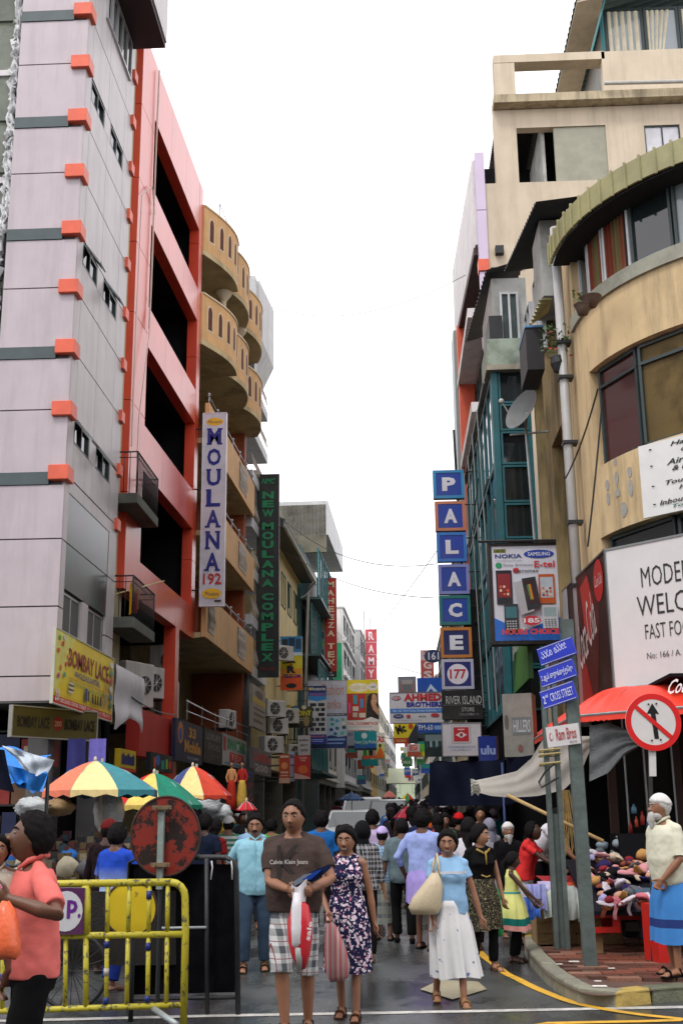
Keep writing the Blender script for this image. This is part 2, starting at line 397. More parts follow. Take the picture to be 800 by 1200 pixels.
def window(parent,B,s0,s1,z0,z1,d,n=1,fr=dkframe,gl=dkglass,bw=.04,transom=None,fn=None):
 """one window part with frame and panes as sub-parts; B = transform (s,d,z)->world"""
 m=MB(B);m.box(s0,s1,d-.05,d+.03,z0,z0+bw);m.box(s0,s1,d-.05,d+.03,z1-bw,z1)
 m.box(s0,s0+bw,d-.05,d+.03,z0+bw,z1-bw);m.box(s1-bw,s1,d-.05,d+.03,z0+bw,z1-bw)
 for k in range(1,n):x=s0+(s1-s0)*k/n;m.box(x-bw/2,x+bw/2,d-.05,d+.028,z0+bw,z1-bw)
 if transom:m.box(s0+bw,s1-bw,d-.05,d+.026,transom-bw/2,transom+bw/2)
 w_=m.build('window',fr,parent)
 for k in range(n):
  a=s0+(s1-s0)*k/n+bw*.4;c=s0+(s1-s0)*(k+1)/n-bw*.4
  g=MB(B);t_=random.uniform(-.012,.012)
  g.hexa([B_ for B_ in[(a,d-.03,z0+.01),(c,d-.03,z0+.01),(c,d-.012,z0+.01),(a,d-.012,z0+.01),(a,d-.03+t_,z1-.01),(c,d-.03+t_,z1-.01),(c,d-.012+t_,z1-.01),(a,d-.012+t_,z1-.01)]])
  g.build('pane',gl,w_)
 return w_
GO=(-5.5,18.55)
gfn,ghit,gM=frame(*GO,0,1)
gb=thing('office_building','tall grey panelled corner building with orange caps on its corner and dark bands','building',(-5.5,18.55,0))
gpan=mat('grey_lilac_panel',(0.47,0.415,0.44),0.42,0.10,1.2,0.03,stain=0.38,streak=True,stain_col=(0.25,0.23,0.24))
gpan2=mat('pale_grey_panel',(0.49,0.465,0.465),0.38,0.10,1.2,0.03,stain=0.42,streak=True,stain_col=(0.27,0.26,0.26))
joint=mat('panel_joint',(0.10,0.10,0.10),0.8,0.1,3,0)
orange=mat('orange_cap',(0.70,0.12,0.06),0.4,0.12,4,0.03,stain=0.15)
green_b=mat('dark_green_band',(0.06,0.085,0.09),0.45,0.15,4,0.03)
ZK=[7.25+1.147*k for k in range(-4,13)];ZK[0]=3.40
m=MB();m.box(-6.80,-5.56,18.61,22.35,3.45,21.6);m.build('core',joint,gb)
m=MB();m.box(-6.74,-5.50,18.56,22.35,3.38,3.45);m.build('soffit',mat('grey_soffit',(0.1,0.1,0.1),0.7),gb)
for i in range(len(ZK)-1):
 z0,z1=ZK[i]+.012,ZK[i+1]-.012;k=i-4
 bd=0.2 if(k+1)%2==0 and k+1>=0 else 0
 mm=MB();mm.box(-6.78,-5.50,18.55,18.61,z0,z1-bd);mm.build('panel',gpan,gb)
 if bd:
  mm=MB();mm.box(-6.78,-5.77,18.53,18.612,z1-bd+.01,z1+.03);mm.build('band',green_b,gb)
 strip=(k+1)in(1,4,7,10)
 cols=[(0.07,.42),(.435,1.7),(1.715,3.05),(3.065,3.78)]
 if k<0:cols=[(0.07,.3),(3.2,3.78)]if k>=-3 else[(0.07,3.78)]
 for(a,c)in cols:
  zt=z1-.47 if strip and a>.43 and a<3 else z1
  mm=MB(gfn);mm.box(a,c,-.06,0,z0,zt);mm.build('panel',gpan2,gb)
 if strip:
  for(a,c)in((.45,1.45),(1.95,3.0)):
   window(gb,gfn,a,c,z1-.46,z1-.02,-.035,n=2,fr=dkframe,gl=dkglass)
   if random.random()<.6:
    q=MB(gfn);q.hexa([(a+.1,.0,z1-.03),(a+.5,.0,z1-.03),(a+.5,.28,z1-.40),(a+.1,.28,z1-.40),(a+.1,.02,z1-.01),(a+.5,.02,z1-.01),(a+.5,.30,z1-.38),(a+.1,.30,z1-.38)]);q.build('sash',greyglass,gb)
  for(a,c)in((1.47,1.93),(3.02,3.05)):
   mm=MB(gfn);mm.box(a,c,-.06,0,z1-.46,z1);mm.build('panel',gpan2,gb)
 if k+1>=0:
  z=z1+.012
  mm=MB();mm.box(-5.77,-5.42,18.47,18.83,z-.13,z+.13);mm.build('corner_cap',orange,gb,bevel=.008)
  mm=MB(gfn);mm.box(3.55,3.82,-.02,.07,z-.12,z+.12);mm.build('corner_cap',orange,gb,bevel=.008)
def _mural(t,b):
 n=t.nodes;l=t.links;tc=n.new('ShaderNodeTexCoord');w1=n.new('ShaderNodeTexNoise');w1.inputs['Scale'].default_value=1.6;w1.inputs['Detail'].default_value=5
 l.new(tc.outputs['Object'],w1.inputs['Vector']);c=n.new('ShaderNodeValToRGB');e=c.color_ramp.elements
 e[0].position=.45;e[0].color=(0.05,0.06,0.065,1);e[1].position=.7;e[1].color=(0.025,0.09,0.09,1)
 l.new(w1.outputs['Fac'],c.inputs[0]);l.new(c.outputs[0],b.inputs['Base Color'])
mural=nodemat('teal_mural_glass',_mural,0.2,0.3)
for(a,c,z0,z1)in((.31,3.19,6.12,6.98),(.31,3.19,5.32,6.10)):
 mm=MB(gfn);mm.box(a,c,-.05,-.01,z0,z1);mm.build('panel',mural,gb)
mm=MB(gfn);mm.box(.31,3.19,-.06,0,6.99,7.23);mm.build('panel',gpan2,gb)
window(gb,gfn,.35,1.5,4.35,5.28,-.08,n=2,fr=mat('aluminium',(0.5,0.5,0.5),.35,.1,metal=.6),gl=dkglass)
window(gb,gfn,1.9,3.1,4.35,5.28,-.08,n=2,fr=mat('aluminium',(0.5,0.5,0.5)),gl=dkglass)
mm=MB(gfn);mm.box(1.52,1.88,-.06,0,4.35,5.30);mm.build('panel',gpan2,gb)
mm=MB(gfn);mm.box(.31,3.19,-.06,-.005,3.46,4.33);mm.build('panel',green_b,gb)
mm=MB(gfn);mm.box(1.4,3.55,0,.72,18.2,18.32);mm.build('canopy_soffit',mat('dark_maroon_soffit',(0.03,0.018,0.022),0.6),gb)
mm=MB(gfn);mm.box(1.4,3.55,0,.75,18.325,20.5);mm.build('canopy',gpan2,gb)
window(gb,gfn,1.2,3.3,17.2,18.15,.02,n=5,fr=mat('aluminium',(0.5,0.5,0.5)))
for q in((-5.95,18.8),(-5.95,21.9),(-9,18.8)):m=MB();m.box(q[0],q[0]+.33,q[1],q[1]+.35,0,3.38);m.build('column',mat('grey_column',(0.10,0.10,0.10),.7,.2,stain=.4),gb)
m=MB();m.box(-16,-5.56,22.2,22.35,0,3.4);m.box(-16,-7.4,21.6,21.7,0,3.4);m.box(-16,-6.8,18.7,22.2,3.30,3.44);m.build('shop_wall',black_in,gb)
nb_=thing('worn_building','old dark green building with torn white netting hanging down its edge','building',(-9,19,0))
wg=mat('worn_green_wall',(0.20,0.215,0.17),0.8,0.3,1.4,0.3,stain=0.6)
m=MB();m.box(-16,-6.88,18.95,26,3.44,21.5);m.build('wall',wg,nb_)
m=MB();m.box(-16,-6.86,18.6,18.95,3.44,8.9);m.build('lower_wall',gpan,nb_)
for z in np.arange(8.8,21,1.1):
 m=MB();m.box(-8.4,-6.95,18.90,18.955,z+.05,z+1.0);m.build('panel',mat('olive_panel',(0.17,0.19,0.155),.7,.3,1.2,.1,stain=.55),nb_)
for z in(10.6,13.0,15.3,18.6):
 m=MB();m.box(-8.4,-6.93,18.86,18.94,z,z+.12);m.build('ledge',white_pl,nb_)
m=MB();rr=random.Random(3)
for(xo,wd,y_,zt,zb_)in((-6.93,.10,18.83,19.9,9.3),(-6.98,.05,18.81,19.7,11),(-6.88,.04,18.80,17.5,10.2)):
 z=zt;L_=[]
 while z>zb_:L_.append((xo+rr.uniform(-.06,.05)-(.09 if z<12 else 0),z,wd*rr.uniform(.35,1.2),y_+rr.uniform(-.05,.05)));z-=rr.uniform(.04,.13)
 vs=[]
 for(a,z,w_,y2)in L_:vs+=[(a-w_,y2,z+rr.uniform(-.05,.05)),(a,y2-.05,z),(a+w_*rr.uniform(.4,1),y2+.02,z+rr.uniform(-.06,.06))]
 m.add(vs,[(3*i+k,3*i+k+1,3*i+k+4,3*i+k+3)for i in range(len(L_)-1)for k in(0,1)])
for k in range(12):x=-6.95-k*.09;m.add([(x,18.84,19.85),(x-.10,18.82,19.82),(x-.09,18.8,19.66+rr.uniform(-.08,.06)),(x+.01,18.84,19.7+rr.uniform(-.12,.04))],[(0,1,2,3)])
tag(m.build('torn_netting',mat('white_netting',(0.62,0.63,0.64),.9,.3,9,.5),smooth=True),'frayed white netting hanging down the edge of the grey corner building','netting',kind=None)
RO=(-5.5,23.1)
rfn,rhit,rM=frame(*RO,.03,1)
cream=mat('cream_wall',(0.50,0.45,0.29),.8,.15,1.5,.15,stain=.3,streak=True)
cb_=thing('narrow_building','narrow cream building squeezed between the grey and the red facades','building',(-5.6,22.4,0))
m=MB();m.box(-12,-5.66,22.38,23.6,4.6,18.9);m.build('wall',cream,cb_)
m=MB();m.box(-12,-5.8,22.38,23.6,0,4.59);m.build('lower_wall',black_in,cb_)
for zt,zb,lab in((8.85,7.75,'upper'),(6.25,5.2,'lower')):
 bl=MB();bl.box(-5.66,-5.12,22.4,24.5,zb,zb+.22)
 sl_=bl.build('balcony',mat('mossy_slab',(0.10,0.11,0.09),.8,.3,3,.3,stain=.5),cb_,bevel=.01)
 r=MB()
 for a in(22.42,24.46):r.cyl((-5.15,a,zb+.2),(-5.15,a,zt),.018)
 r.tube([(-5.6,22.42,zt),(-5.15,22.42,zt),(-5.15,24.46,zt),(-5.5,24.46,zt)],.018)
 r.tube([(-5.6,22.42,zt-.12),(-5.15,22.42,zt-.12),(-5.15,24.46,zt-.12),(-5.5,24.46,zt-.12)],.01)
 for y in np.arange(22.52,24.45,.11):r.cyl((-5.15,y,zb+.2),(-5.15,y,zt),.009,n=5)
 for x in(-5.3,-5.42,-5.54):r.cyl((x,22.42,zb+.2),(x,22.42,zt),.009,n=5)
 r.build('railing',blackiron,sl_,smooth=True)
fl=thing('flag','small yellow and red flag draped on the lower balcony railing','flag',(-5.15,23.0,6.0))
m=MB();m.tube([(-5.5,22.5,5.9),(-4.85,24.0,6.45)],.014);m.build('pole',paint('c9c08a'),fl)
m=MB();m.grid(lambda u,v:(-5.22+.03*math.sin(u*9),22.45+u*.75,6.1-.65*v*(1-.45*u)+.03*math.sin(u*14)),12,8,0);m.build('cloth',cloth('d8a020'),fl,smooth=True)
m=MB();m.grid(lambda u,v:(-5.18+.03*math.sin(u*9),22.6+u*.3,5.97-.42*v),6,4,0);m.build('cloth',cloth('a02030'),fl,smooth=True)
red=mat('red_composite_panel',(0.62,0.060,0.026),.32,.12,1.5,.02,spec=.6,stain=.22,stain_col=(.22,.05,.04),streak=True)
red.node_tree.nodes['Principled BSDF'].inputs['Coat Weight'].default_value=.4
red.node_tree.nodes['Principled BSDF'].inputs['Coat Roughness'].default_value=.22
redb=thing('shop_building','red framed building with four large dark open storeys','building',(-5.5,23.1,0))
FD=-.28
lev=[(6.95,9.05),(10.10,12.03),(13.0,15.1),(16.05,17.92)]
zz=[6.13,8.2,10.25,12.3,14.0,15.6,17.5,19.45]
for i in range(len(zz)-1):
 m=MB(rfn);m.box(0,1.25,FD,0,zz[i]+.008,zz[i+1]-.008);m.build('panel',red,redb)
 m=MB(rfn);m.box(6.75,7.2,FD,0,zz[i]+.008,zz[i+1]-.008);m.build('panel',red,redb)
bz=[6.13]+[v for l_ in lev for v in l_]+[19.45]
for i in range(0,len(bz),2):
 for(a,c)in((1.26,3.08),(3.09,4.91),(4.92,6.74)):
  m=MB(rfn);m.box(a,c,FD,-.004,bz[i],bz[i+1]);m.build('panel',red,redb)
m=MB(rfn)
for i in range(0,len(bz),2):m.box(0,7.2,-6,FD-.01,bz[i]+.15,bz[i+1]-.1)
m.box(0,7.2,-6.2,-6,6,19.3);m.box(0,.15,-6,FD-.01,6.2,19.3);m.box(7.0,7.2,-6,FD-.01,6.2,19.3)
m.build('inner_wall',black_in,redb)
m=MB(rfn)
for(z0,z1)in lev:m.box(2.9,3.1,-2.2,-2,z0-.2,z1+.2);m.box(5.3,5.4,-3.2,-3.1,z0-.2,z1+.2)
m.build('column',mat('dim_grey',(0.05,.06,.06),.6),redb)
m=MB(rfn);m.box(5.0,5.4,-.3,.0,0,6.12);m.build('red_pillar',red,redb)
m=MB(rfn);m.box(1.9,5.0,-.35,-.05,2.85,3.85);m.build('red_wall',mat('matt_red_wall',(0.42,.03,.02),.6,.15,2,.1,stain=.25),redb)
m=MB(rfn);m.box(0,15.6,-5,-4.8,0,3.7);m.box(0,5.2,-2.6,-2.5,3.8,6.1);m.box(-.3,.02,-4,-.3,0,6.1);m.box(0,7.2,-6,-.6,6.0,6.12);m.build('dark_back_wall',black_in,redb)
m=MB(rfn);m.tube([(1.3,.06,19.3),(1.25,.05,17),(1.2,.06,14.4),(1.15,.06,12.4)],.022);m.tube([(1.35,.05,15.4),(.9,.08,15.9),(.1,.05,15.2),(.0,.05,12),(.05,.04,9.2)],.014)
m.tube([(1.22,.05,13.2),(1.0,.1,12.2),(.7,.12,11.4),(.35,.1,10.0),(.3,.1,9.0)],.014)
tag(m.build('cable',mat('pale_cable',(0.55,.48,.42),.6,.1)),'pale cables and pipe hanging down the red facade','cable')
acm=mat('ac_casing',(0.55,.54,.50),.5,.1,3,.05,stain=.3,streak=True)
def ac_unit(cx,cy,cz,w_=.8,h_=.6,dd=.3,rz=0.0,label='',group=None):
 t=thing('air_conditioner',label,'air conditioner',(cx,cy,cz),group,rz,local=True)
 m=MB();m.box(-w_/2,w_/2,-dd/2,dd/2,0,h_);m.build('casing',acm,t,bevel=.015)
 g=MB();rf=min(w_,h_)*.38;g.cyl((-.1*w_,-dd/2-.004,h_/2),(-.1*w_,-dd/2-.02,h_/2),rf,n=16);g.build('fan_grille',mat('dark_grille',(.05,.05,.05),.6),t)
 s_=MB()
 for k in range(4):s_.cyl((-.1*w_+rf*.96*math.cos(k*PI/4),-dd/2-.03,h_/2+rf*.96*math.sin(k*PI/4)),(-.1*w_-rf*.96*math.cos(k*PI/4),-dd/2-.03,h_/2-rf*.96*math.sin(k*PI/4)),.008,n=4)
 s_.build('guard',acm,t)
 bk=MB();bk.box(-w_/2+.05,-w_/2+.09,-dd/2,dd/2+.25,-.05,0);bk.box(w_/2-.09,w_/2-.05,-dd/2,dd/2+.25,-.05,0);bk.build('bracket',blackiron,t)
 return t
ACG='air conditioners in the dark bay under the red facade'
for(px,py,h_,lab)in[(150,800,.95,'tall white air conditioner nearest the yellow sign in the dark bay'),(165,803,1.0,'white air conditioner with a round fan in the dark bay of the red building'),(178,800,.75,'square white air conditioner beside the fan unit in the dark bay'),(190,775,.8,'topmost white air conditioner in the dark bay of the red building'),(196,820,.95,'lowest white air conditioner beside the red pillar')]:
 s_,z=rhit(px,py,-.5);p=rfn(s_,-.5,z-h_/2);ac_unit(*p,.55,h_,.35,rz=R(62),label=lab,group=ACG)
orb=thing('apartment_building','orange building with scalloped balconies and arched parapet slots','building',(-5.2,30.3,0))
orp=mat('orange_plaster',(0.62,.37,.16),.75,.14,1.4,.12,stain=.35,streak=True,stain_col=(.16,.08,.04))
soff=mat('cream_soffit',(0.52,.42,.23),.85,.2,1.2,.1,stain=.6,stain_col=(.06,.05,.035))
terra=mat('terracotta_wall',(0.34,.085,.03),.7,.15,1.4,.08,stain=.15)
crm=mat('cream_trim',(0.62,.52,.36),.7,.1,3,.05)
S0,S1=7.22,15.7
def scal(s_):
 if s_<9.8:u=(s_-S0)/2.6;return .04+.62*math.sin(PI*min(1,u*1.0)*.62)
 a=9.8 if s_<12.7 else 12.7;u=(s_-a)/(2.9 if a<12 else 3.0)
 return .36+.34*max(0,math.sin(PI*min(1,u)))**.8
m=MB(rfn);m.box(S0,15.7,-7,-1.7,0,18.9);m.build('wall',mat('cream_wall_b',(0.42,.35,.18),.8,.2,1.5,.1,stain=.4),orb)
m=MB(rfn);m.box(15.25,15.68,-1.7,.0,3.85,17.2);m.build('side_wall',terra,orb)
m=MB(rfn);m.box(13.2,13.7,-1.8,-1.2,6.2,14.3);m.build('inner_pillar',terra,orb)
for(zb,zt,tag_)in((17.55,18.95,'top'),(14.75,16.15,'second')):
 segs=[(S0,9.8),(9.8,12.7),(12.7,15.7)]
 for si,(a,c)in enumerate(segs):
  N=18;up=.28*si
  ss=[a+.005+(c-a-.01)*i/N for i in range(N+1)]
  m=MB(rfn)
  for i in range(N):
   d0,d1=scal(ss[i]),scal(ss[i+1])
   m.hexa([(ss[i],d0-.1,zb+up*0),(ss[i+1],d1-.1,zb),(ss[i+1],d1,zb),(ss[i],d0,zb),(ss[i],d0-.1,zt),(ss[i+1],d1-.1,zt),(ss[i+1],d1,zt),(ss[i],d0,zt)])
  m.build('parapet',orp,orb)
  m=MB(rfn);m2_=MB(rfn)
  for i in range(N):
   d0,d1=scal(ss[i])+.03,scal(ss[i+1])+.03
   m.hexa([(ss[i],d0-.16,zt),(ss[i+1],d1-.16,zt),(ss[i+1],d1,zt),(ss[i],d0,zt),(ss[i],d0-.16,zt+.05),(ss[i+1],d1-.16,zt+.05),(ss[i+1],d1,zt+.05),(ss[i],d0,zt+.05)])
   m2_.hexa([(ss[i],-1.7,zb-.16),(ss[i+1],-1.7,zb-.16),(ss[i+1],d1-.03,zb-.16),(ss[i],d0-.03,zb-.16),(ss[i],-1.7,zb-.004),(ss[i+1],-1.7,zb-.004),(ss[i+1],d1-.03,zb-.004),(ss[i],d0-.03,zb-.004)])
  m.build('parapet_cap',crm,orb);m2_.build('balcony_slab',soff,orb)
  for q in np.arange(a+.35,c-.2,.5):
   d0=scal(q);dl=(scal(q+.05)-scal(q-.05))/.1
   sm=MB(rfn);hw=.09
   for(w2,off,mi)in((hw+.04,.006,0),(hw,.012,1)):
    pts=[(-w2,.28-(.04 if mi==0 else 0)),(w2,.28-(.04 if mi==0 else 0)),(w2,.68),(w2*.7,.76+.02*(1-mi)),(0,.80+.03*(1-mi)),(-w2*.7,.76+.02*(1-mi)),(-w2,.68)]
    sm.add([(q+x,d0+dl*x+off,zb+y*(zt-zb)/1.0)for x,y in pts]+[(q+x,d0+dl*x-.05,zb+y*(zt-zb))for x,y in pts],[tuple(range(7))]+[(i,(i+1)%7,7+(i+1)%7,7+i)for i in range(7)],mi)
   sm.build('arched_slot',[crm,mat('slot_dark',(.10,.03,.015),.8)],orb)
for s_ in(9.75,12.65):
 p=rfn(s_,.18,15.6);m2=MB();m2.lathe([(.14,0),(.14,.08),(.09,.1),(.09,.85),(.12,.9),(.22,1.04),(.26,1.1),(.26,1.18)],(p[0],p[1],16.2),16);m2.build('column',crm,orb,smooth=False)
bal=[(11.65,12.8),(9.0,10.15),(6.2,7.4)]
for bi,(zb,zt)in enumerate(bal):
 holes=[(S0+.35,S0+1.3,),(12.4,13.9)]if bi else[(12.4,13.9)]
 cur=S0+.01
 for h in holes+[(S1,S1)]:
  if h[0]>cur:
   m=MB(rfn);m.box(cur,h[0],.18,.3,zb,zt);m.build('parapet',orp,orb)
  if h[0]<S1:
   m=MB(rfn);m.box(h[0],h[1],.18,.3,zb,zb+.18);m.box(h[0],h[1],.18,.3,zt-.1,zt);m.build('parapet',orp,orb)
   g=MB(rfn);g.box(h[0]+.005,h[1]-.005,.16,.175,zb+.19,zt-.11,1)
   n_=int((h[1]-h[0])/.15)
   for k in range(n_):
    x=h[0]+.08+k*.15
    g.tube([(x,.32,zb+.2),(x+.12,.35,zb+.5),(x,.32,zb+.75),(x+.1,.34,zt-.12)],.013,4)
    g.cyl((x,.31,zb+.18),(x,.31,zt-.1),.008,n=4)
   g.build('ornamental_grille',[mat('pale_iron',(.5,.45,.38),.5),black_in],orb)
  cur=h[1]
 m=MB(rfn);m.box(S0,15.25,-1.7,.17,zb-.02,zb+.12);m.build('balcony_slab',soff,orb)
 m=MB(rfn);m.tube([(S0+.1,.24,zt+.25),(15.5,.24,zt+.25)],.022)
 for q in np.arange(S0+.2,15.6,1.35):m.cyl((q,.24,zt),(q,.24,zt+.28),.02,n=6);m.ell((q,.24,zt+.32),(.05,.05,.05),6,5)
 m.build('handrail',mat('steel_rail',(.35,.35,.36),.3,.1,metal=.8),orb,smooth=True)
 for(a,c)in((7.6,9.2),(9.9,11.6),(12.0,13.1)):
  window(orb,rfn,a,c,zb+.5,zb+2.3,-1.67,n=2)
m=MB(rfn);m.box(14.0,15.9,-3,-.6,18.9,20.5);m.build('roof_shed',mat('green_grey_sheet',(.09,.12,.115),.5,.2),orb)
m=MB(rfn)
for k in range(7):m.box(13.9,16.0,-.62+.02,-.55,18.45+k*.26,18.5+k*.26)
m.build('louvre',mat('green_grey_sheet',(.09,.12,.115)),orb)
m=MB(rfn);m.tube([(9.3,.1,18.9),(9.3,.1,20.2),(11.0,.1,20.3),(11.8,.1,18.9)],.012);m.tube([(10.4,.1,18.9),(10.5,.1,20.25)],.01)
tag(m.build('antenna',blackiron),'thin wire antenna frame on the roof of the orange building','antenna')
m=MB(rfn);m.box(5.5,15.2,-2.2,-2.0,3.8,6.2);m.build('shop_front',mat('ochre_wall',(.36,.28,.13),.8,.2,2,.1,stain=.3),orb)
m=MB(rfn)
for k in range(22):m.box(5.5,7.0,-1.98,-1.92,4.1+k*.095,4.17+k*.095)
m.build('roller_shutter',mat('brown_shutter',(.12,.085,.05),.5),orb)
for(a,c,z0,z1)in((7.3,8.6,4.3,5.7),(8.8,9.4,4.0,5.8),(10.0,11.6,4.3,5.6)):window(orb,rfn,a,c,z0,z1,-1.95,n=2,fr=mat('ochre_trim',(.4,.33,.18),.7))
m=MB(rfn);m.box(13.0,15.2,-1.99,-1.9,3.85,6.2);m.build('terracotta_panel',terra,orb)
m=MB(rfn);m.box(15.7,16.6,-1.5,.1,0,6.4);m.build('grey_pillar',mat('slate_pillar',(.09,.105,.11),.6,.2),orb)
m=MB(rfn);m.tube([(5.5,.2,4.35),(9,.22,4.3),(15.3,.2,4.4)],.02);m.tube([(5.5,.2,4.1),(15.3,.2,4.15)],.014)
for q in(5.6,7.5,9.4,11.3,13.2):m.cyl((q,.2,3.9),(q,.2,4.4),.015,n=6)
m.build('shop_railing',mat('steel_rail',(.35,.35,.36)),orb)
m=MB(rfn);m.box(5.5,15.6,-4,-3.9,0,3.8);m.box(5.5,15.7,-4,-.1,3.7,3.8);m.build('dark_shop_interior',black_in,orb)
for(s_,z,lab)in((12.3,4.15,'small air conditioner on the shop railing under the orange balconies'),):
 p=rfn(s_,.05,z);ac_unit(*p,.8,.55,.3,rz=R(80),label=lab)
def simple_building(name,label,s0,s1,z1,wallm,d=0.0,floors=4,wins=3,winm=dkglass,frm=dkframe,z0=0.0,depth=8,bandm=None,fnx=None,g=None,wh=.55,cat='building',base=3.6):
 fnx=fnx or rfn;p=fnx(s0,d,0);t=thing(name,label,cat,(p[0],p[1],0),g)
 m=MB(fnx);m.box(s0,s1-.02,-depth,d,z0+(3.3 if base==3.6 else 0),z1);m.build('wall',wallm,t)
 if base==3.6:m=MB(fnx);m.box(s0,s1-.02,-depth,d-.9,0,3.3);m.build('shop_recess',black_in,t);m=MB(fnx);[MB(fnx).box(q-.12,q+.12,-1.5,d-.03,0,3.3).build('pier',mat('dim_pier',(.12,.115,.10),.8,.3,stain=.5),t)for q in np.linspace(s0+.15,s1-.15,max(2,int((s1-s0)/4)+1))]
 fh=(z1-base)/floors
 for f in range(floors):
  zf=base+f*fh
  for k in range(wins):
   a=s0+(s1-s0)*(k+.18)/wins;c=s0+(s1-s0)*(k+.82)/wins
   window(t,fnx,a,c,zf+fh*.28,zf+fh*(.28+wh),d+.01,n=2,fr=frm,gl=winm)
  if bandm:m=MB(fnx);m.box(s0-.03,s1-.01,d,d+.22,zf-.05,zf+.1);m.build('ledge',bandm,t)
 m=MB(fnx);m.box(s0-.05,s1,-1,d+.12,z1,z1+.12);m.build('cornice',bandm or wallm,t)
 return t
slate=mat('slate_wall',(.07,.085,.09),.5,.2,2,.05)
whitec=mat('white_concrete',(.55,.57,.58),.6,.12,2,.05,stain=.3,streak=True)
t=thing('slate_building','dark slate building with white slab edges beyond the orange balconies','building',(-5,39.2,0))
m=MB(rfn);m.box(15.75,20,-8,-1.2,0,19.5);m.build('wall',slate,t)
m=MB(rfn);m.box(15.75,16.3,-1.2,.25,17.0,20.9);m.hexa([(16.3,-.3,17.6),(20.2,-.3,17.6),(20.2,.35,19.0),(16.3,.3,18.9),(16.3,-.3,20.6),(20.2,-.3,20.6),(20.2,.35,21.5),(16.3,.3,21)]);m.build('roof_canopy',whitec,t)
for k in range(7):
 z=6.2+k*1.72*1.0
 m=MB(rfn);m.hexa([(15.8,-1.2,z),(19.6,-1.2,z),(19.6,.2,z),(15.8,.2,z),(15.8,-1.2,z+.35),(19.6,-1.2,z+.35),(19.6,.2,z+.35),(15.8,.2,z+.35)]);m.build('balcony_slab',whitec,t)
 m=MB(rfn)
 for q in np.arange(15.9,19.5,.2):m.tube([(q,.15,z+.35),(q+.12,.22,z+.6),(q,.15,z+.95)],.014,4)
 m.tube([(15.85,.15,z+.95),(19.55,.15,z+.95)],.02);m.build('railing',mat('pale_iron',(.5,.45,.38)),t)
t=simple_building('yellow_building','cream yellow building with dark windows and air conditioners behind the green sign',20.6,31.6,12.4,mat('pale_yellow_wall',(.55,.45,.22),.8,.15,1.6,.1,stain=.25),floors=3,wins=5,bandm=None,wh=.5,frm=mat('green_frame',(.03,.08,.06),.5))
m=MB(rfn);m.hexa([(20.3,-1,12.55),(31.8,-1,12.55),(31.8,.7,12.45),(20.3,.7,12.45),(20.3,-1,13.4),(31.8,-1,13.4),(31.8,.8,12.75),(20.3,.8,12.75)]);m.build('roof',mat('dark_roof_sheet',(.05,.05,.048),.6),t)
m=MB(rfn);m.tube([(20.4,.75,12.5),(31.7,.85,12.5),(31.8,.5,12.0),(31.8,.2,2.0)],.07,8);m.build('gutter_pipe',mat('pvc_grey',(.42,.42,.38),.5),t,smooth=True)
m=MB(rfn);m.box(23,33,-6,-.6,12.9,15.6);m.build('upper_storey',mat('sooty_wall',(.2,.19,.14),.85,.35,.8,.2,stain=.8),t)
tealf=mat('teal_frame',(.03,.16,.17),.4,.15,2,.05)
tealg=glass('teal_glass',(.03,.085,.10),.06)
t=thing('teal_building','teal glazed building with slanted white roof edge on the left side','building',(-4.5,55,0))
m=MB(rfn);m.box(32.2,41,-8,.1,0,14.5);m.build('wall',mat('teal_wall',(.05,.12,.12),.5,.15),t)
for f in range(4):
 z=3.6+f*2.75
 m=MB(rfn);m.box(32.1,41,.1,1.1 if f!=1 else .9,z-.12,z);m.build('ledge',mat('teal_wall',(.05,.12,.12)),t)
 for k in range(4):window(t,rfn,32.3+k*2.15,34.35+k*2.15,z+.1,z+2.5,.95 if f%2 else .6,n=2,fr=tealf,gl=tealg)
m=MB(rfn);m.hexa([(34,-2,15.4),(41.5,-2,15.0),(41.5,1.5,15.0),(34,1.3,15.4),(34,-2,17.2),(41.5,-2,16.8),(41.5,1.5,16.4),(34,1.3,17.2)]);m.build('roof_canopy',whitec,t)
m=MB(rfn);m.box(34,34.2,-5,1.2,14.5,17);m.build('roof_wall',mat('sooty_wall',(.2,.19,.14)),t)
cw=mat('cream_white_wall',(.58,.55,.45),.8,.12,2,.1,stain=.3,streak=True)
pw=mat('pale_white_wall',(.62,.62,.6),.8,.1,2,.1,stain=.3,streak=True)
gw=mat('grey_white_wall',(.42,.43,.42),.8,.15,2,.1,stain=.4,streak=True)
simple_building('cream_building','cream building with stepped balconies behind the red clothing sign',42,54,14.2,cw,floors=4,wins=4,bandm=cw,g=None)
simple_building('pale_building','pale building with a bright green side panel near the street centre',54.5,66,15.2,pw,d=.5,floors=5,wins=4,bandm=gw)
p=AT(377,815,76);m=MB();m.box(-4.2,-3.4,76,76.2,8.0,12.6);tag(m.build('green_hoarding',mat('bright_green',(.02,.35,.16),.5),),'bright green sheet covering the side of a pale building','hoarding')
simple_building('white_building','white building with rooftop masts behind the red RAMY sign',67,80,15.6,gw,d=.9,floors=5,wins=4,bandm=pw)
simple_building('ochre_building','slim ochre topped building far down the left side',82,100,12.5,mat('ochre_far',(.6,.4,.12),.8,.1),d=.5,floors=4,wins=4)
simple_building('far_cream_building','far cream building on the left beyond the hanging signs',102,135,13.5,cw,d=.4,floors=4,wins=6)
simple_building('far_grey_building','farthest grey white building on the left of the street',137,175,14.0,pw,d=.3,floors=4,wins=6)
qfn,qhit,qM=frame(3.0,16.0,0,1,-1)
beige=mat('beige_render',(.60,.45,.25),.85,.2,1.1,.2,stain=.55,stain_col=(.10,.085,.055),streak=True)
grcon=mat('grey_green_render',(.30,.30,.24),.85,.25,2,.25,stain=.55)
cbld=thing('corner_building','weathered beige corner building with curved windows and a ribbed canopy','building',(4.5,17.3,0))
CX,CY,CR=6.3,17.3,3.3
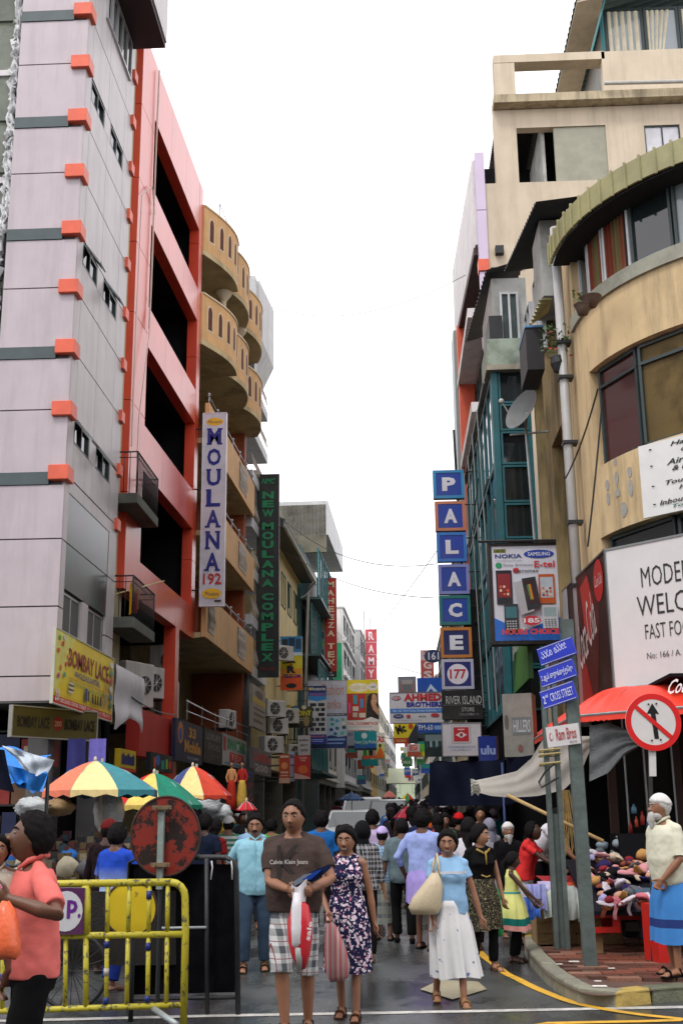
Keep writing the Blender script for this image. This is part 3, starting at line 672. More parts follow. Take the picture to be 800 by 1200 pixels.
def arcp(a,r):return(CX-r*math.cos(a),CY-r*math.sin(a))
def arcband(r0,r1,a0,a1,z0,z1,N,mt,name,par,slope=0.0):
 m=MB();vs=[]
 for i in range(N+1):
  a=a0+(a1-a0)*i/N
  for(r,z)in((r0,z0),(r1,z0),(r1,z1),(r0,z1)):
   x,y=arcp(a,r);vs.append((x,y,z))
 fs=[(4*i+j,4*i+(j+1)%4,4*(i+1)+(j+1)%4,4*(i+1)+j)for i in range(N)for j in range(4)]+[(0,1,2,3),(4*N,4*N+3,4*N+2,4*N+1)]
 m.add(vs,fs);return m.build(name,mt,par,smooth=False)
AM=R(100)
arcband(CR-.5,CR,R(12),AM,5.45,6.5,24,beige,'wall',cbld)
arcband(CR-.5,CR,0,R(12),3.0,9.05,3,beige,'wall',cbld)
arcband(CR-.5,CR,R(12.2),AM,8.05,9.0,24,beige,'wall',cbld)
arcband(CR-.45,CR+.05,0,AM,9.0,9.22,24,grcon,'sill',cbld)
arcband(CR-.5,CR-.12,0,AM,3.0,3.6,12,beige,'wall',cbld)
arcband(CR-2.6,CR-2.5,0,AM,0,10.6,12,black_in,'inner_wall',cbld)
arcband(.3,CR-.1,0,AM,10.55,10.75,12,black_in,'ceiling',cbld)
arcband(.3,CR-.5,0,AM,5.9,6.0,12,black_in,'floor_slab',cbld)
arcband(.3,CR-.5,0,AM,3.0,3.1,12,black_in,'floor_slab',cbld)
def _curt(t,b):
 n=t.nodes;l=t.links;tc=n.new('ShaderNodeTexCoord');sp=n.new('ShaderNodeSeparateXYZ');l.new(tc.outputs['Object'],sp.inputs[0])
 ad=n.new('ShaderNodeMath');ad.operation='SUBTRACT';l.new(sp.outputs['X'],ad.inputs[0]);l.new(sp.outputs['Y'],ad.inputs[1])
 mu=n.new('ShaderNodeMath');mu.operation='MULTIPLY';mu.inputs[1].default_value=1.3;l.new(ad.outputs[0],mu.inputs[0])
 fr=n.new('ShaderNodeMath');fr.operation='FRACT';l.new(mu.outputs[0],fr.inputs[0]);c=n.new('ShaderNodeValToRGB');c.color_ramp.interpolation='CONSTANT'
 e=c.color_ramp.elements;e[0].color=(.16,.035,.02,1);e[1].position=.3;e[1].color=(.15,.08,.035,1)
 for p_,col in((.45,(.13,.12,.05,1)),(.6,(.18,.06,.03,1)),(.8,(.04,.03,.03,1))):q=e.new(p_);q.color=col
 l.new(fr.outputs[0],c.inputs[0]);l.new(c.outputs[0],b.inputs['Base Color'])
curt=nodemat('striped_curtain',_curt,.9)
def arcwindow(a0,a1,z0,z1,r,gl,tr=None,par=cbld,fr=dkframe,label=None,curtain=False):
 m=MB();bw=.045
 P0=np.array(arcp(a0,r));P1=np.array(arcp(a1,r));d=(P1-P0)/np.linalg.norm(P1-P0);L_=np.linalg.norm(P1-P0);n=np.array([-d[1],d[0]])
 if n.dot(P0-np.array([CX,CY]))<0:n=-n
 F=lambda s_,dd,z:(P0[0]+d[0]*s_+n[0]*dd,P0[1]+d[1]*s_+n[1]*dd,z)
 m=MB(F);m.box(0,L_,-.06,.02,z0,z0+bw);m.box(0,L_,-.06,.02,z1-bw,z1);m.box(0,bw,-.06,.02,z0,z1);m.box(L_-bw,L_,-.06,.02,z0,z1)
 if tr:m.box(0,L_,-.06,.025,tr,tr+bw)
 w_=m.build('window',fr,par)
 g=MB(F);g.box(bw,L_-bw,-.03,-.02,z0+bw,z1-bw);g.build('pane',gl,w_)
 if curtain:
  g=MB(F);g.grid(lambda u,v:(bw+u*(L_-2*bw),.0+.02*math.sin(u*40),z0+bw+v*(z1-z0-2*bw)),40,1);g.build('curtain',curt,w_,smooth=True)
 return w_
amber_refl_glass=mat('amber_reflection_glass',(.13,.09,.035),.4,.7,2.2,.1,spec=.08,stain=.9,stain_col=(.004,.004,.003))  # amber and black blotches put window reflections into the pane colour
redglass=glass('reddish_glass',(.06,.016,.014),.08)
edges=[R(x)for x in(14,32,50,68,86,100)]
for i in range(5):arcwindow(edges[i]+.006,edges[i+1]-.006,6.52,8.03,CR-.1,[redglass,amber_refl_glass,amber_refl_glass,amber_refl_glass,amber_refl_glass][i],tr=7.72)
e2=[R(x)for x in(0,10,20,32,46,62,80,100)]
for i in range(7):arcwindow(e2[i]+.004,e2[i+1]-.004,9.23,10.55,CR-.15,dkglass if i<4 else greyglass,fr=whitec if i<3 else dkframe,curtain=i in(1,2))  # paler panes carry a white-grey reflection in their colour
e3=[R(x)for x in(14,40,66,92)]
for i in range(3):arcwindow(e3[i]+.006,e3[i+1]-.006,3.6,5.43,CR-.1,dkglass,tr=5.1)
canm=mat('ribbed_olive_sheet',(.33,.31,.15),.45,.12,3,.05,stain=.3)
N=26
for i in range(N):
 a0=R(-2)+(R(104)-R(-2))*i/N;a1=R(-2)+(R(104)-R(-2))*(i+1)/N
 r0,r1=CR+.28,CR-.15;m=MB()
 q=[]
 for(a,r,z)in((a0,r0,10.33),(a1,r0,10.33),(a1,r1,10.86),(a0,r1,10.86)):
  x,y=arcp(a,r);q.append((x,y,z))
 x0,y0=arcp(a0+.004,r0);x1,y1=arcp(a1-.004,r0)
 m.hexa([(x0,y0,10.30),(x1,y1,10.30),(arcp(a1,r1)[0],arcp(a1,r1)[1],10.85),(arcp(a0,r1)[0],arcp(a0,r1)[1],10.85),(x0,y0,10.33),(x1,y1,10.33),(arcp(a1,r1)[0],arcp(a1,r1)[1],10.9),(arcp(a0,r1)[0],arcp(a0,r1)[1],10.9)])
 xa,ya=arcp(a0+.004,r0+.01);xb,yb=arcp(a1-.004,r0+.01);xc,yc=arcp(a0+.004,r0-.03);xd,yd=arcp(a1-.004,r0-.03)
 m.hexa([(xa,ya,10.28),(xb,yb,10.28),(xd,yd,10.28),(xc,yc,10.28),(xa,ya,10.64),(xb,yb,10.64),(xd,yd,10.64),(xc,yc,10.64)])
 m.cyl((*arcp(a0,r0+.02),10.25),(*arcp(a0,r0+.02),10.66),.022,n=5)
 m.build('canopy_sheet',canm,cbld)
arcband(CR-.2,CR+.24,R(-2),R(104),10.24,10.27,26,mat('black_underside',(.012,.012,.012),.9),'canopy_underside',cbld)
m=MB();m.box(CX-CR+.02,12,CY+.0,18.6,3.1,10.6);m.build('rear_block',beige,cbld)
m=MB();m.box(3.3,14,18.4,18.6,0,3.1);m.box(3.2,14,13.6,18.6,3.08,3.12);m.build('shop_back_wall',black_in,cbld)
m=MB();m.box(2.95,3.3,18.6,24,0,3.0);m.build('shop_side_wall',black_in,cbld)
m=MB()
for(px,py,w_,h_)in[(711,568,.07,.10),(722,560,.06,.13),(737,553,.05,.10),(712,583,.05,.12),(723,577,.07,.08),(738,570,.07,.16),(731,597,.10,.12),(720,541,.05,.06)]:
 r_=ray(px,py);best=None
 for tt in np.arange(.005,.03,.00001):
  x,y=r_[0]*tt,r_[1]*tt
  if math.hypot(x-CX,y-CY)<=CR+.004:best=tt;break
 if best:
  x,y,z=r_[0]*best,r_[1]*best,EYE+r_[2]*best;a=math.atan2(-(y-CY),-(x-CX));pts=[]
  for k in range(9):
   g=2*PI*k/9;rr_=random.uniform(.6,1.1);xx,yy=arcp(a+math.cos(g)*w_*rr_/CR,CR+.006);pts.append((xx,yy,z+math.sin(g)*h_*rr_))
  MB().add(pts,[tuple(range(9))]).build('cement_patch',mat('bare_cement',(.33,.32,.29),.9,.15,8,.3),cbld)
sb=thing('side_building','narrow stained beige building with tall dark windows beside the drainpipe','building',(3.0,18,0))
mossy=mat('mossy_beige',(.27,.20,.09),.85,.25,1.6,.2,stain=.95,stain_col=(.012,.018,.008),streak=True)
def qbox(m,s0,s1,d0,d1,z0,z1,mi=0):m.box(s0,s1,d0,d1,z0,z1,mi)
m=MB(qfn);m.box(2.6,3.0,-.5,.02,3,9.3);m.box(4.3,4.6,-.5,.02,3,9.3);m.box(3.0,4.3,-.5,.02,8.05,9.3);m.box(3.0,4.3,-.5,.0,3.1,5.2);m.build('wall',mossy,sb)
m=MB(qfn);m.box(4.6,5.3,-.5,-.02,3,11.5);m.box(6.4,6.7,-.5,-.02,3,11);m.build('wall',mossy,sb)
m=MB(qfn);m.box(1.4,8,-4,-1.2,0,12.0);m.build('back_wall',black_in,sb)
window(sb,qfn,3.02,4.28,5.25,8.03,-.2,n=3,gl=dkglass);window(sb,qfn,5.35,6.38,5.25,9.5,-.2,n=2,gl=dkglass);window(sb,qfn,6.75,7.9,4.2,10,-.3,n=2)
m=MB(qfn);m.box(1.35,8,-.6,.03,2.9,3.1);m.build('beam',black_in,sb)
m=MB(qfn)
m.tube([(1.55,.16,11.0),(1.55,.16,2.8)],.075,10);m.build('drainpipe',mat('white_pvc',(.40,.40,.39),.45,.1,3,.02,stain=.35,streak=True),sb,smooth=True)
m=MB(qfn)
for z in(8.9,8.3,7.2,5.9,4.9):m.box(1.44,1.66,.02,.25,z,z+.05)
m.build('pipe_clamp',blackiron,sb)
window(sb,qfn,2.2,3.1,9.7,11.7,-.2,n=2,fr=whitec);window(sb,qfn,4.5,5.6,10.1,11.9,.0,n=2,fr=whitec,gl=greyglass);window(sb,qfn,5.9,6.8,10.0,11.7,.05,n=2,fr=whitec)
def corr(parent,name,P00,P10,P01,P11,n,mt,amp=.03,th=.012):
 """corrugated sheet through four corners, ribs running from the first to the second edge"""
 P00,P10,P01,P11=map(Vector,(P00,P10,P01,P11));nn=(P10-P00).cross(P01-P00).normalized();m=MB()
 def f(u,v):return(P00*(1-u)+P10*u)*(1-v)+(P01*(1-u)+P11*u)*v
 U=n*4;vs=[]
 for j in(0,1):
  for i in range(U+1):
   o=nn*amp*math.sin(i*PI/2);p=f(i/U,j)+o;vs+=[tuple(p),tuple(p+nn*th)]
 w_=2*(U+1);fs=[]
 for i in range(U):
  a=2*i;fs+=[(a,a+2,w_+a+2,w_+a),(a+1,w_+a+1,w_+a+3,a+3),(a,a+1,a+3,a+2),(w_+a,w_+a+2,w_+a+3,w_+a+1)]
 m.add(vs,fs);return m.build(name,mt,parent)
blk=mat('black_corrugated_sheet',(.022,.022,.024),.55,.3,4,.1,stain=.3,stain_col=(.06,.05,.04))
def flat_roof(n0,f0,w_,rise,Y,n):
 p=AT(*n0,Y);q=AX(*f0,p[0]);corr(sb,'awning',tuple(p),(p[0],q[1],q[2]),(p[0]+w_,p[1],p[2]+rise),(p[0]+w_,q[1],q[2]+rise),n,blk)
flat_roof((627,236),(590,318),1.1,.12,18.2,22);flat_roof((569,316),(545,400),.9,.25,23.9,20)
corr(sb,'awning',tuple(AT(621,381,18.6)),tuple(AT(634,349,18.0)),tuple(AT(640,366,18.6)),tuple(AT(646,349,18.0)),7,mat('ribbed_olive_sheet',(.33,.31,.15)))
a=AT(615,384,18.6);c=AT(638,432,18.6);m=MB();m.box(a[0],c[0],18.6,19.6,c[2],a[2]);m.build('tarp_box',mat('black_tarp',(.012,.012,.015),.6),sb)
m=MB();m.box(a[0]-.01,c[0]+.01,18.58,19.6,a[2]+.005,a[2]+.04);m.build('tarp_edge',paint('4c86b8'),sb)
a=AT(631,258,19.4);c=AT(672,345,19.4);m=MB();m.box(a[0],c[0]+.2,19.4,20.5,c[2],a[2]);m.build('grey_wall',mat('bare_grey_plaster',(.42,.43,.40),.9,.2,1.6,.25,stain=.5),sb)
tb=thing('teal_bay_building','narrow building with teal framed glass bay and diagonal braces','building',(2.6,24,0))
m=MB();m.box(2.32,3.1,24.06,33,0,11.0);m.build('core',black_in,tb)
tealf2=mat('teal_paint_frame',(.02,.125,.145),.4,.2,3,.05,stain=.35)
panes=[(7.22,8.0),(8.02,8.85),(8.87,9.62),(9.64,10.25),(10.27,11.05),(3.6,4.5),(4.52,5.5),(5.52,6.4),(6.42,7.2)]
for(z0,z1)in panes:
 bm_=lambda s_,d,z:(2.34+s_,24.06-d,z)
 window(tb,bm_,0.1,.74,z0,z1,0.02,n=1,fr=tealf2,gl=dkglass,bw=.045)
m=MB();m.box(2.28,2.42,23.98,24.1,3,11.1);m.box(3.07,3.12,23.98,24.1,3,11.1);m.build('corner_post',tealf2,tb)
tfn,thit,tM=frame(2.3,24.1,0,1,-1)
for k in range(4):
 for(z0,z1)in((3.6,5.4),(5.42,7.2),(7.22,8.9),(8.92,10.9)):window(tb,tfn,.05+k*2.2,2.2+k*2.2,z0,z1,.0,n=2,fr=tealf2,gl=tealg,bw=.06)
m=MB(tfn)
for k in range(5):m.tube([(.2+k*1.8,.18,3.6+k*.2),(1.8+k*1.8,.2,10.8)],.016,5)
for z in(6.3,8.6,10.8):m.tube([(0,.16,z),(9,.16,z)],.025,5)
m.build('brace',mat('pale_brace',(.16,.2,.19),.5),tb)
m=MB();m.box(2.22,3.15,23.9,25.5,11.12,11.75);m.build('parapet',mat('worn_green_white',(.30,.36,.29),.85,.4,2.5,.3,stain=.6),tb)
m=MB();m.box(2.18,3.2,23.85,33,11.0,11.12);m.build('ledge',mat('worn_concrete',(0.34,0.31,0.24)),tb)
m=MB();m.box(2.3,2.6,24.0,25,11.78,12.35);m.build('tank',blackiron,tb)
bm_=lambda s_,d,z:(2.58+s_,24.2-d,z)
window(tb,bm_,0,.42,11.8,13.0,0.0,n=2,fr=whitec,gl=mat('dim_glass',(.08,.10,.10),.1),bw=.05)
m=MB();m.box(2.42,3.2,24.3,27,11.76,13.4);m.build('upper_wall',mat('bare_grey_plaster',(.42,.43,.40)),tb)
dish=thing('satellite_dish','grey satellite dish on a pole beside the teal glass bay','satellite dish',(2.9,20.5,7.6))
P_=AT(612,480,20.5);m=MB();ax=Vector((-.75,-.5,.35)).normalized();q=ax.to_track_quat('Z','Y')
def dishp(u,v):
 r=.42*v;a=2*PI*u;return Vector(P_)+q@Vector((r*math.cos(a),r*math.sin(a),.35*r*r/.42-.1))
m.grid(dishp,24,6,closed_u=True);m.build('reflector',mat('dish_grey',(.12,.13,.13),.5,.15),dish,smooth=True)
m=MB();e_=Vector(P_)+q@Vector((0,-.1,.5));m.tube([tuple(Vector(P_)+q@Vector((0,-.4,0))),tuple(e_)],.014);m.ell(tuple(e_),(.05,.05,.05),8,6);m.build('feed_arm',mat('dish_grey2',(.5,.5,.48),.5),dish)
m=MB();m.tube([tuple(Vector(P_)-ax*.1),(P_[0]+.05,P_[1]+.1,P_[2]-.35),(P_[0]+.12,P_[1]+.1,P_[2]-3.3)],.028);m.tube([(P_[0]-.25,P_[1]+.1,P_[2]-.45),(3.0,P_[1]+.1,P_[2]-.4)],.02);m.build('mast',galv,dish)
ab_=0
ct=thing('cream_tower','tall cream building with open roof terrace and glazed penthouse behind','building',(6.5,32,0))
crw=mat('cream_tower_wall',(.56,.48,.36),.8,.14,.8,.2,stain=.42,stain_col=(.3,.25,.17),streak=True)
def ab(px0,px1,py0,py1,Y=32.0):
 a=AT(px0,(py0+py1)/2,Y);b_=AT(px1,(py0+py1)/2,Y);c_=AT((px0+px1)/2,py0,Y);d_=AT((px0+px1)/2,py1,Y);return a[0],b_[0],d_[2],c_[2]
ZR=22.95;
m=MB()
m.box(3.15,11,32,32.3,0,20.35)
m.box(3.5,4.2,32,32.3,20.35,22.25)
wx0,wx1,wz0,wz1=ab(755,797,146,180);m.box(6.95,wx0,32,32.3,20.35,22.25);m.box(wx0,11,32,32.3,wz1,22.25);m.box(wx1,11,32,32.3,20.35,wz1)
m.box(3.5,11,32,32.3,22.25,22.9)
m.build('wall',crw,ct)
m=MB();m.box(3.2,11,32.3,44,0,20.0);m.box(3.2,11,35.5,44,20,22.8);m.build('rear_block',crw,ct)
m=MB();m.box(5.35,6.95,32.05,32.15,20.36,22.24);m.build('infill_panel',mat('bare_cement_panel',(.33,.33,.26),.9,.12,2,.1,stain=.2),ct)
m=MB();m.box(3.5,11,31.6,32.3,22.92,23.2);m.build('ledge',mat('mouldy_ledge',(.45,.38,.25),.85,.2,2,.2,stain=.8,stain_col=(.08,.07,.05),streak=True),ct)
m=MB();m.box(3.6,4.25,32,32.5,23.22,24.6);m.box(3.6,7.1,32,32.5,24.62,24.9);m.box(7.0,11,32,32.3,23.22,24.88);m.build('terrace_frame',crw,ct)
window(ct,lambda s_,d,z:(wx0+s_,32.06-d,z),0,wx1-wx0,wz0,wz1,0,n=2,gl=mat('white_blind',(.55,.55,.58),.5))
m=MB();m.tube([(6.9,31.45,23.35),(11,31.4,23.25)],.06,8);m.build('roof_pipe',mat('pvc_grey',(.42,.42,.38)),ct)
pA=AT(584,117,32.35);qA=AX(566,177,pA[0]);corr(ct,'terrace_roof',tuple(pA),(pA[0],qA[1],pA[2]),(5.1,32.35,22.7),(5.1,qA[1],22.7),40,blk)
m=MB();m.box(4.9,6.8,32.4,35.4,20.3,20.36);m.box(5.0,5.1,32.35,35.4,20.3,22.6);m.build('terrace_wall',mat('bare_grey_plaster',(.42,.43,.40)),ct)
m=MB();m.box(3.2,6.8,35.3,35.45,20,22.85);m.box(3.9,6.8,32.35,35.4,22.8,22.9);m.build('terrace_back',black_in,ct)
pf=lambda s_,d,z:(7.3+s_,33.0-d,z)
for k,(a,c)in enumerate(((0.1,1.35),(1.37,2.5),(2.52,3.6),(3.62,4.7))):
 w_=window(ct,pf,a,c,24.9,27.2,0,n=1,gl=greyglass,bw=.09)
 g=MB(pf);g.grid(lambda u,v:(a+.1+u*(c-a-.2)*(1 if k in(0,)else .45+.4*v),.0+.03*math.sin(u*30),25.0+v*2.1),24,1);g.build('curtain',mat('cream_curtain',(.62,.57,.42),.9),w_,smooth=True)
m=MB();m.box(7.4,12,33.1,40,24.9,27.0);m.build('penthouse_wall',mat('penthouse_in',(.3,.3,.28),.8),ct)
corr(ct,'penthouse_roof',(6.3,31.9,26.8),(6.3,38,26.8),(13,31.9,29.0),(13,38,29.0),20,mat('green_sheet',(.06,.10,.09),.5,.2))
m=MB();m.hexa([(6.35,31.95,26.7),(6.35,38,26.7),(7.25,38,26.9),(7.25,31.95,26.9),(6.35,31.95,26.76),(6.35,38,26.76),(7.25,38,27),(7.25,31.95,27)]);m.build('eave_board',crw,ct)
m=MB();m.tube([(7.3,32.2,27.0),(6.7,32.2,24.9)],.04);m.tube([(7.3,32.95,24.9),(7.3,32.95,27.2)],.07,6);m.build('roof_strut',tealf,ct)
m=MB();m.box(3.35,3.6,31.8,32.0,17.9,18.15);m.box(3.2,4.2,31.95,31.998,17.45,17.5);m.build('floodlight',blackiron,ct)
lb=thing('lilac_building','white building with lilac corner panels and red caps on the right','building',(2.9,32,0))
lil=mat('lilac_panel',(.56,.48,.62),.4,.05,1.5,.02)
zl=[21.4,19.4,17.75,17.35,16.0,15.7,14.9]
for i in range(len(zl)-1):
 redi=i in(2,4)
 m=MB();m.box(2.86-(.04 if redi else 0),3.14,31.9-(.05 if redi else 0),32.2,zl[i+1]+.01,zl[i]-.01);m.build('corner_cap' if redi else 'panel',orange if redi else lil,lb,bevel=.006)
lfn,lhit,lM=frame(2.84,32.2,0,1,-1)
m=MB(lfn);m.box(0,7.6,-6,-.3,0,19);m.build('core',slate,lb)
m=MB(lfn)
m.hexa([(0,-.02,18.4),(7.6,-.02,18.4),(7.6,.3,18.4),(0,.05,18.4),(0,-.02,21.3),(7.6,-.02,21.3),(7.6,.3,21.3),(0,.05,21.3)]);m.build('fascia',white_pl,lb)
m=MB(lfn);m.box(6.2,7.6,-.3,.45,3,18.3);m.build('end_fin',mat('grey_teal_fin',(.22,.29,.28),.4,.1),lb)
m=MB(lfn);m.box(5.6,6.18,-.2,.35,3,18.2);m.build('red_fin',orange,lb)
for z in(7,10,13,16):
 m=MB(lfn);m.box(0,6.1,-.3,.38,z,z+.3);m.build('ledge',white_pl,lb)
 window(lb,lfn,.1,5.5,z+.35,z+2.6,-.2,n=5,gl=dkglass)
m=MB(lfn);m.hexa([(0.1,-.2,18.1),(6,-.2,18.1),(6,.3,18.1),(.1,.1,18.1),(0.1,-.2,18.35),(6,-.2,18.35),(6,.3,18.35),(.1,.1,18.35)]);m.build('soffit',mat('maroon_soffit',(.06,.03,.03),.7),lb)
efn,ehit,eM=frame(3.0,44.5,0.002,1,-1)
simple_building('tan_building','tan building with rooftop antenna mast behind the letter signs',1,16,13.2,mat('tan_wall',(.45,.36,.22),.8,.2,2,.15,stain=.4),floors=4,wins=5,fnx=efn,bandm=cw)
simple_building('soot_building','soot stained building with pale ledges on the right side',16.5,32,12.0,gw,d=.1,floors=4,wins=5,fnx=efn,bandm=gw)
simple_building('low_white_building','low white building on the right beyond the sign cluster',33,60,10.5,pw,d=.2,floors=3,wins=7,fnx=efn)
simple_building('far_tan_building','far tan building on the right of the street',62,95,10.5,cw,d=.2,floors=3,wins=7,fnx=efn)
simple_building('farthest_building','farthest pale building on the right where the street closes',97,150,11,gw,d=.3,floors=3,wins=8,fnx=efn)
simple_building('street_end_building','low pale green roofed building closing the far end of the street',0,40,6.5,mat('faded_green',(.35,.42,.28),.7,.2),floors=1,wins=6,fnx=lambda s_,d,z:(-18+s_,240-d,z+2.5),base=2,g=None)
m=MB();m.hexa([(-4.5,150,5.3),(4.5,150,5.3),(4.5,152,5.3),(-4.5,152,5.3),(-4.5,150,5.4),(4.5,150,5.4),(4.5,160,7.6),(-4.5,160,7.6)])
tag(m.build('market_awning',mat('pale_green_awning',(.40,.44,.30),.7,.2)),'pale greenish awning spanning the far end of the street','awning')
ob_=thing('shop_row','plain three storey shop row across the main road behind the viewer','building',(0,-15,0))
m=MB();m.box(-45,45,-25,-15,0,11);m.build('wall',mat('dull_cream_wall',(.30,.27,.22),.85,.2,1,.1,stain=.4),ob_)
m=MB();m.box(-45,45,-14.99,-13.4,3.3,3.5);m.build('awning',mat('dull_awning',(.12,.08,.07),.7),ob_)
bk=lambda s_,d,z:(-45+s_,-15+d,z)
for k in range(18):
 for z in(4.4,7.6):window(ob_,bk,1+k*5,4+k*5,z,z+1.8,.02,n=2)
m=MB();m.box(-44,44,-15,-14.97,.1,3.2);m.build('shop_fronts',black_in,ob_)
def print_shapes(items,M4,w_,h_,parent,z0=.003,offx=0,offy=0):
 """flat print lying on a board: coloured shapes in one mesh, each text a mesh of its own; x right, y down, 0..1"""
 mats=[];m=MB();M=np.array(M4);n=0
 def X(x,y,z):p=M@np.array([(x-.5)*w_,(.5-y)*h_,z,1]);return tuple(p[:3])
 for it in items:
  k=it[0];n+=1;z=z0+n*.0012
  if k=='t':
   _,x0,y0,x1,y1,s_,col=it[:7];op=it[7]if len(it)>7 else{}
   T=Matrix(M4)@Matrix.Translation(Vector((((x0+x1)/2-.5)*w_,(.5-(y0+y1)/2)*h_,0)))
   if 'rot' in op:T=T@Matrix.Rotation(op['rot'],4,'Z')
   text(s_,T,(x1-x0)*w_,(y1-y0)*h_,paint(col),parent,bold=op.get('bold',.015),shear=op.get('shear',0),ex=z+.002)
   if op.get('serif'):
    a0,a1=(x0-.5)*w_,(x1-.5)*w_;b0,b1=(.5-y1)*h_,(.5-y0)*h_;W=a1-a0;H_=b1-b0;t_=H_*.11
    spots={'M':[(0,0),(.78,0),(0,1),(.78,1)],'U':[(0,1),(.72,1)],'L':[(0,0),(0,1)],'A':[(-.04,0),(.74,0)],'N':[(0,0),(0,1),(.72,1)],'P':[(0,0)],'R':[(0,0),(.72,0)],'H':[(0,0),(0,1),(.7,0),(.7,1)],'T':[(.3,0)],'X':[(0,0),(0,1),(.7,0),(.7,1)]}.get(s_,[])
    q=MB()
    for sx,top in spots:
     xa=a0+W*(sx-.05);xb=xa+W*.36;ya=b1-t_ if top else b0
     q.add([tuple((M@np.array([x,y,z+.001,1]))[:3])for x,y in((xa,ya),(xb,ya),(xb,ya+t_),(xa,ya+t_))],[(0,1,2,3)])
    if spots:q.build('serif',paint(col),parent)
   continue
  col=it[-1];mm=paint(col)if isinstance(col,str)else col
  if mm not in mats:mats.append(mm)
  mi=mats.index(mm)
  if k=='r':_,x0,y0,x1,y1,_c=it;m.add([X(x0,y1,z),X(x1,y1,z),X(x1,y0,z),X(x0,y0,z)],[(0,1,2,3)],mi)
  elif k=='e':_,cx,cy,rx,ry,_c=it;m.add([X(cx+rx*math.cos(2*PI*i/20),cy+ry*math.sin(2*PI*i/20),z)for i in range(20)][::-1],[tuple(range(20))],mi)
  elif k=='p':pts=it[1];m.add([X(x,y,z)for x,y in pts],[tuple(range(len(pts)))],mi)
 if m.f:m.build('print',mats,parent)
def board(name,label,M4,w_,h_,face,items=(),thick=.10,frame_=None,fw=.03,cat='sign',group=None,round_=False,extra=None):
 o=Matrix(M4).translation;t=thing(name,label,cat,tuple(o),group)
 M=np.array(M4);m=MB()
 T=lambda x,y,z:tuple((M@np.array([x,y,z,1]))[:3])
 if round_:
  n=28;m.add([T(w_/2*math.cos(2*PI*i/n),h_/2*math.sin(2*PI*i/n),z)for z in(-thick,0)for i in range(n)],[tuple(range(n))[::-1],tuple(range(n,2*n))]+[(i,(i+1)%n,n+(i+1)%n,n+i)for i in range(n)])
 else:m.hexa([T(-w_/2,-h_/2,-thick),T(w_/2,-h_/2,-thick),T(w_/2,-h_/2,0),T(-w_/2,-h_/2,0),T(-w_/2,h_/2,-thick),T(w_/2,h_/2,-thick),T(w_/2,h_/2,0),T(-w_/2,h_/2,0)])
 m.build('board',paint(face)if isinstance(face,str)else face,t)
 if frame_:
  m=MB();a,b_,f=w_/2,h_/2,fw
  for(x0,x1,y0,y1)in((-a-f,a+f,b_,b_+f),(-a-f,a+f,-b_-f,-b_),(-a-f,-a,-b_,b_),(a,a+f,-b_,b_)):
   m.hexa([T(x0,y0,-thick),T(x1,y0,-thick),T(x1,y0,.012),T(x0,y0,.012),T(x0,y1,-thick),T(x1,y1,-thick),T(x1,y1,.012),T(x0,y1,.012)])
  m.build('frame',paint(frame_)if isinstance(frame_,str)else frame_,t)
 if items:print_shapes(items,M4,w_,h_,t)
 return t
def xl(Y):return-5.5+.03*(Y-23)
def hang(name,label,box,Y,face,items=(),wall=None,thick=.12,yaw=0,frame_=None,fw=.03,group=None,round_=False,cat='sign'):
 x0,y0,x1,y1=box;a=AT(x0,(y0+y1)/2,Y);b_=AT(x1,(y0+y1)/2,Y);c=AT((x0+x1)/2,y0,Y);d=AT((x0+x1)/2,y1,Y)
 w_=b_[0]-a[0];h_=c[2]-d[2];cx=(a[0]+b_[0])/2;cz=(c[2]+d[2])/2
 t=board(name,label,face_cam(cx,Y,cz,yaw),w_,h_,face,items,thick,frame_,fw,cat,group,round_)
 if wall:
  xw=xl(Y)-.05 if wall=='l' else(3.05 if wall=='r' else wall);e=cx-w_/2+.03 if xw<cx else cx+w_/2-.03
  m=MB()
  for z in(cz+h_*.42,cz+h_*.1,cz-h_*.42):m.tube([(e,Y+.06,z),(xw,Y+.06,z)],.02,5)
  m.build('bracket',blackiron,t)
 return t
def vert(letters,Y0,Y1,x0,x1,col,**op):
 return[('t',x0,(a-Y0)/(Y1-Y0),x1,(b-Y0)/(Y1-Y0),ch,col,op)for ch,a,b in letters]
hang('vertical_sign','tall white vertical sign reading MOULANA 192 in blue letters',(236.5,484,263.5,709),29.9,'c9c6cf',[('e',.5,.045,.38,.021,'e8b41c'),('t',.2,.036,.8,.054,'Moulana','14245c',{'shear':.3,'bold':.0})]+vert([('M',502,522),('O',526.5,547),('U',551,571),('L',575,595.5),('A',599.5,620),('N',624,645),('A',649,670)],484,709,.2,.8,'10187a',bold=.03,serif=1)+[('t',.12,.838,.9,.895,'192','b81c14',{'bold':.02}),('e',.5,.94,.42,.026,'e8b41c'),('t',.2,.93,.8,.952,'Moulana','14245c',{'shear':.3,'bold':0}),('r',.62,.972,.9,.982,'3a2c18')],wall='l',frame_='e2e0e6',fw=.02)
NM=[(c,560+a/5,560+b_/5)for c,a,b_ in[('N',80,125),('E',135,177),('W',190,235),('M',268,312),('O',323,370),('U',377,422),('L',435,478),('A',493,537),('N',550,592),('A',605,648),('C',685,727),('O',740,785),('M',797,841),('P',858,905),('L',918,962),('E',973,1015),('X',1030,1075)]]
hang('vertical_sign','tall dark green vertical sign reading NEW MOULANA COMPLEX in green letters',(301.5,556,326,792),40.5,'0c1716',[('t',.18,.018,.85,.045,'NMC','0a8a52',{'shear':.3,'bold':.02})]+vert(NM,556,792,.22,.78,'0c8450',bold=.045)+[('t',.2,.955,.85,.972,'184-186','6e1414',{'bold':.02})],wall='l',frame_='050a0a',fw=.03)
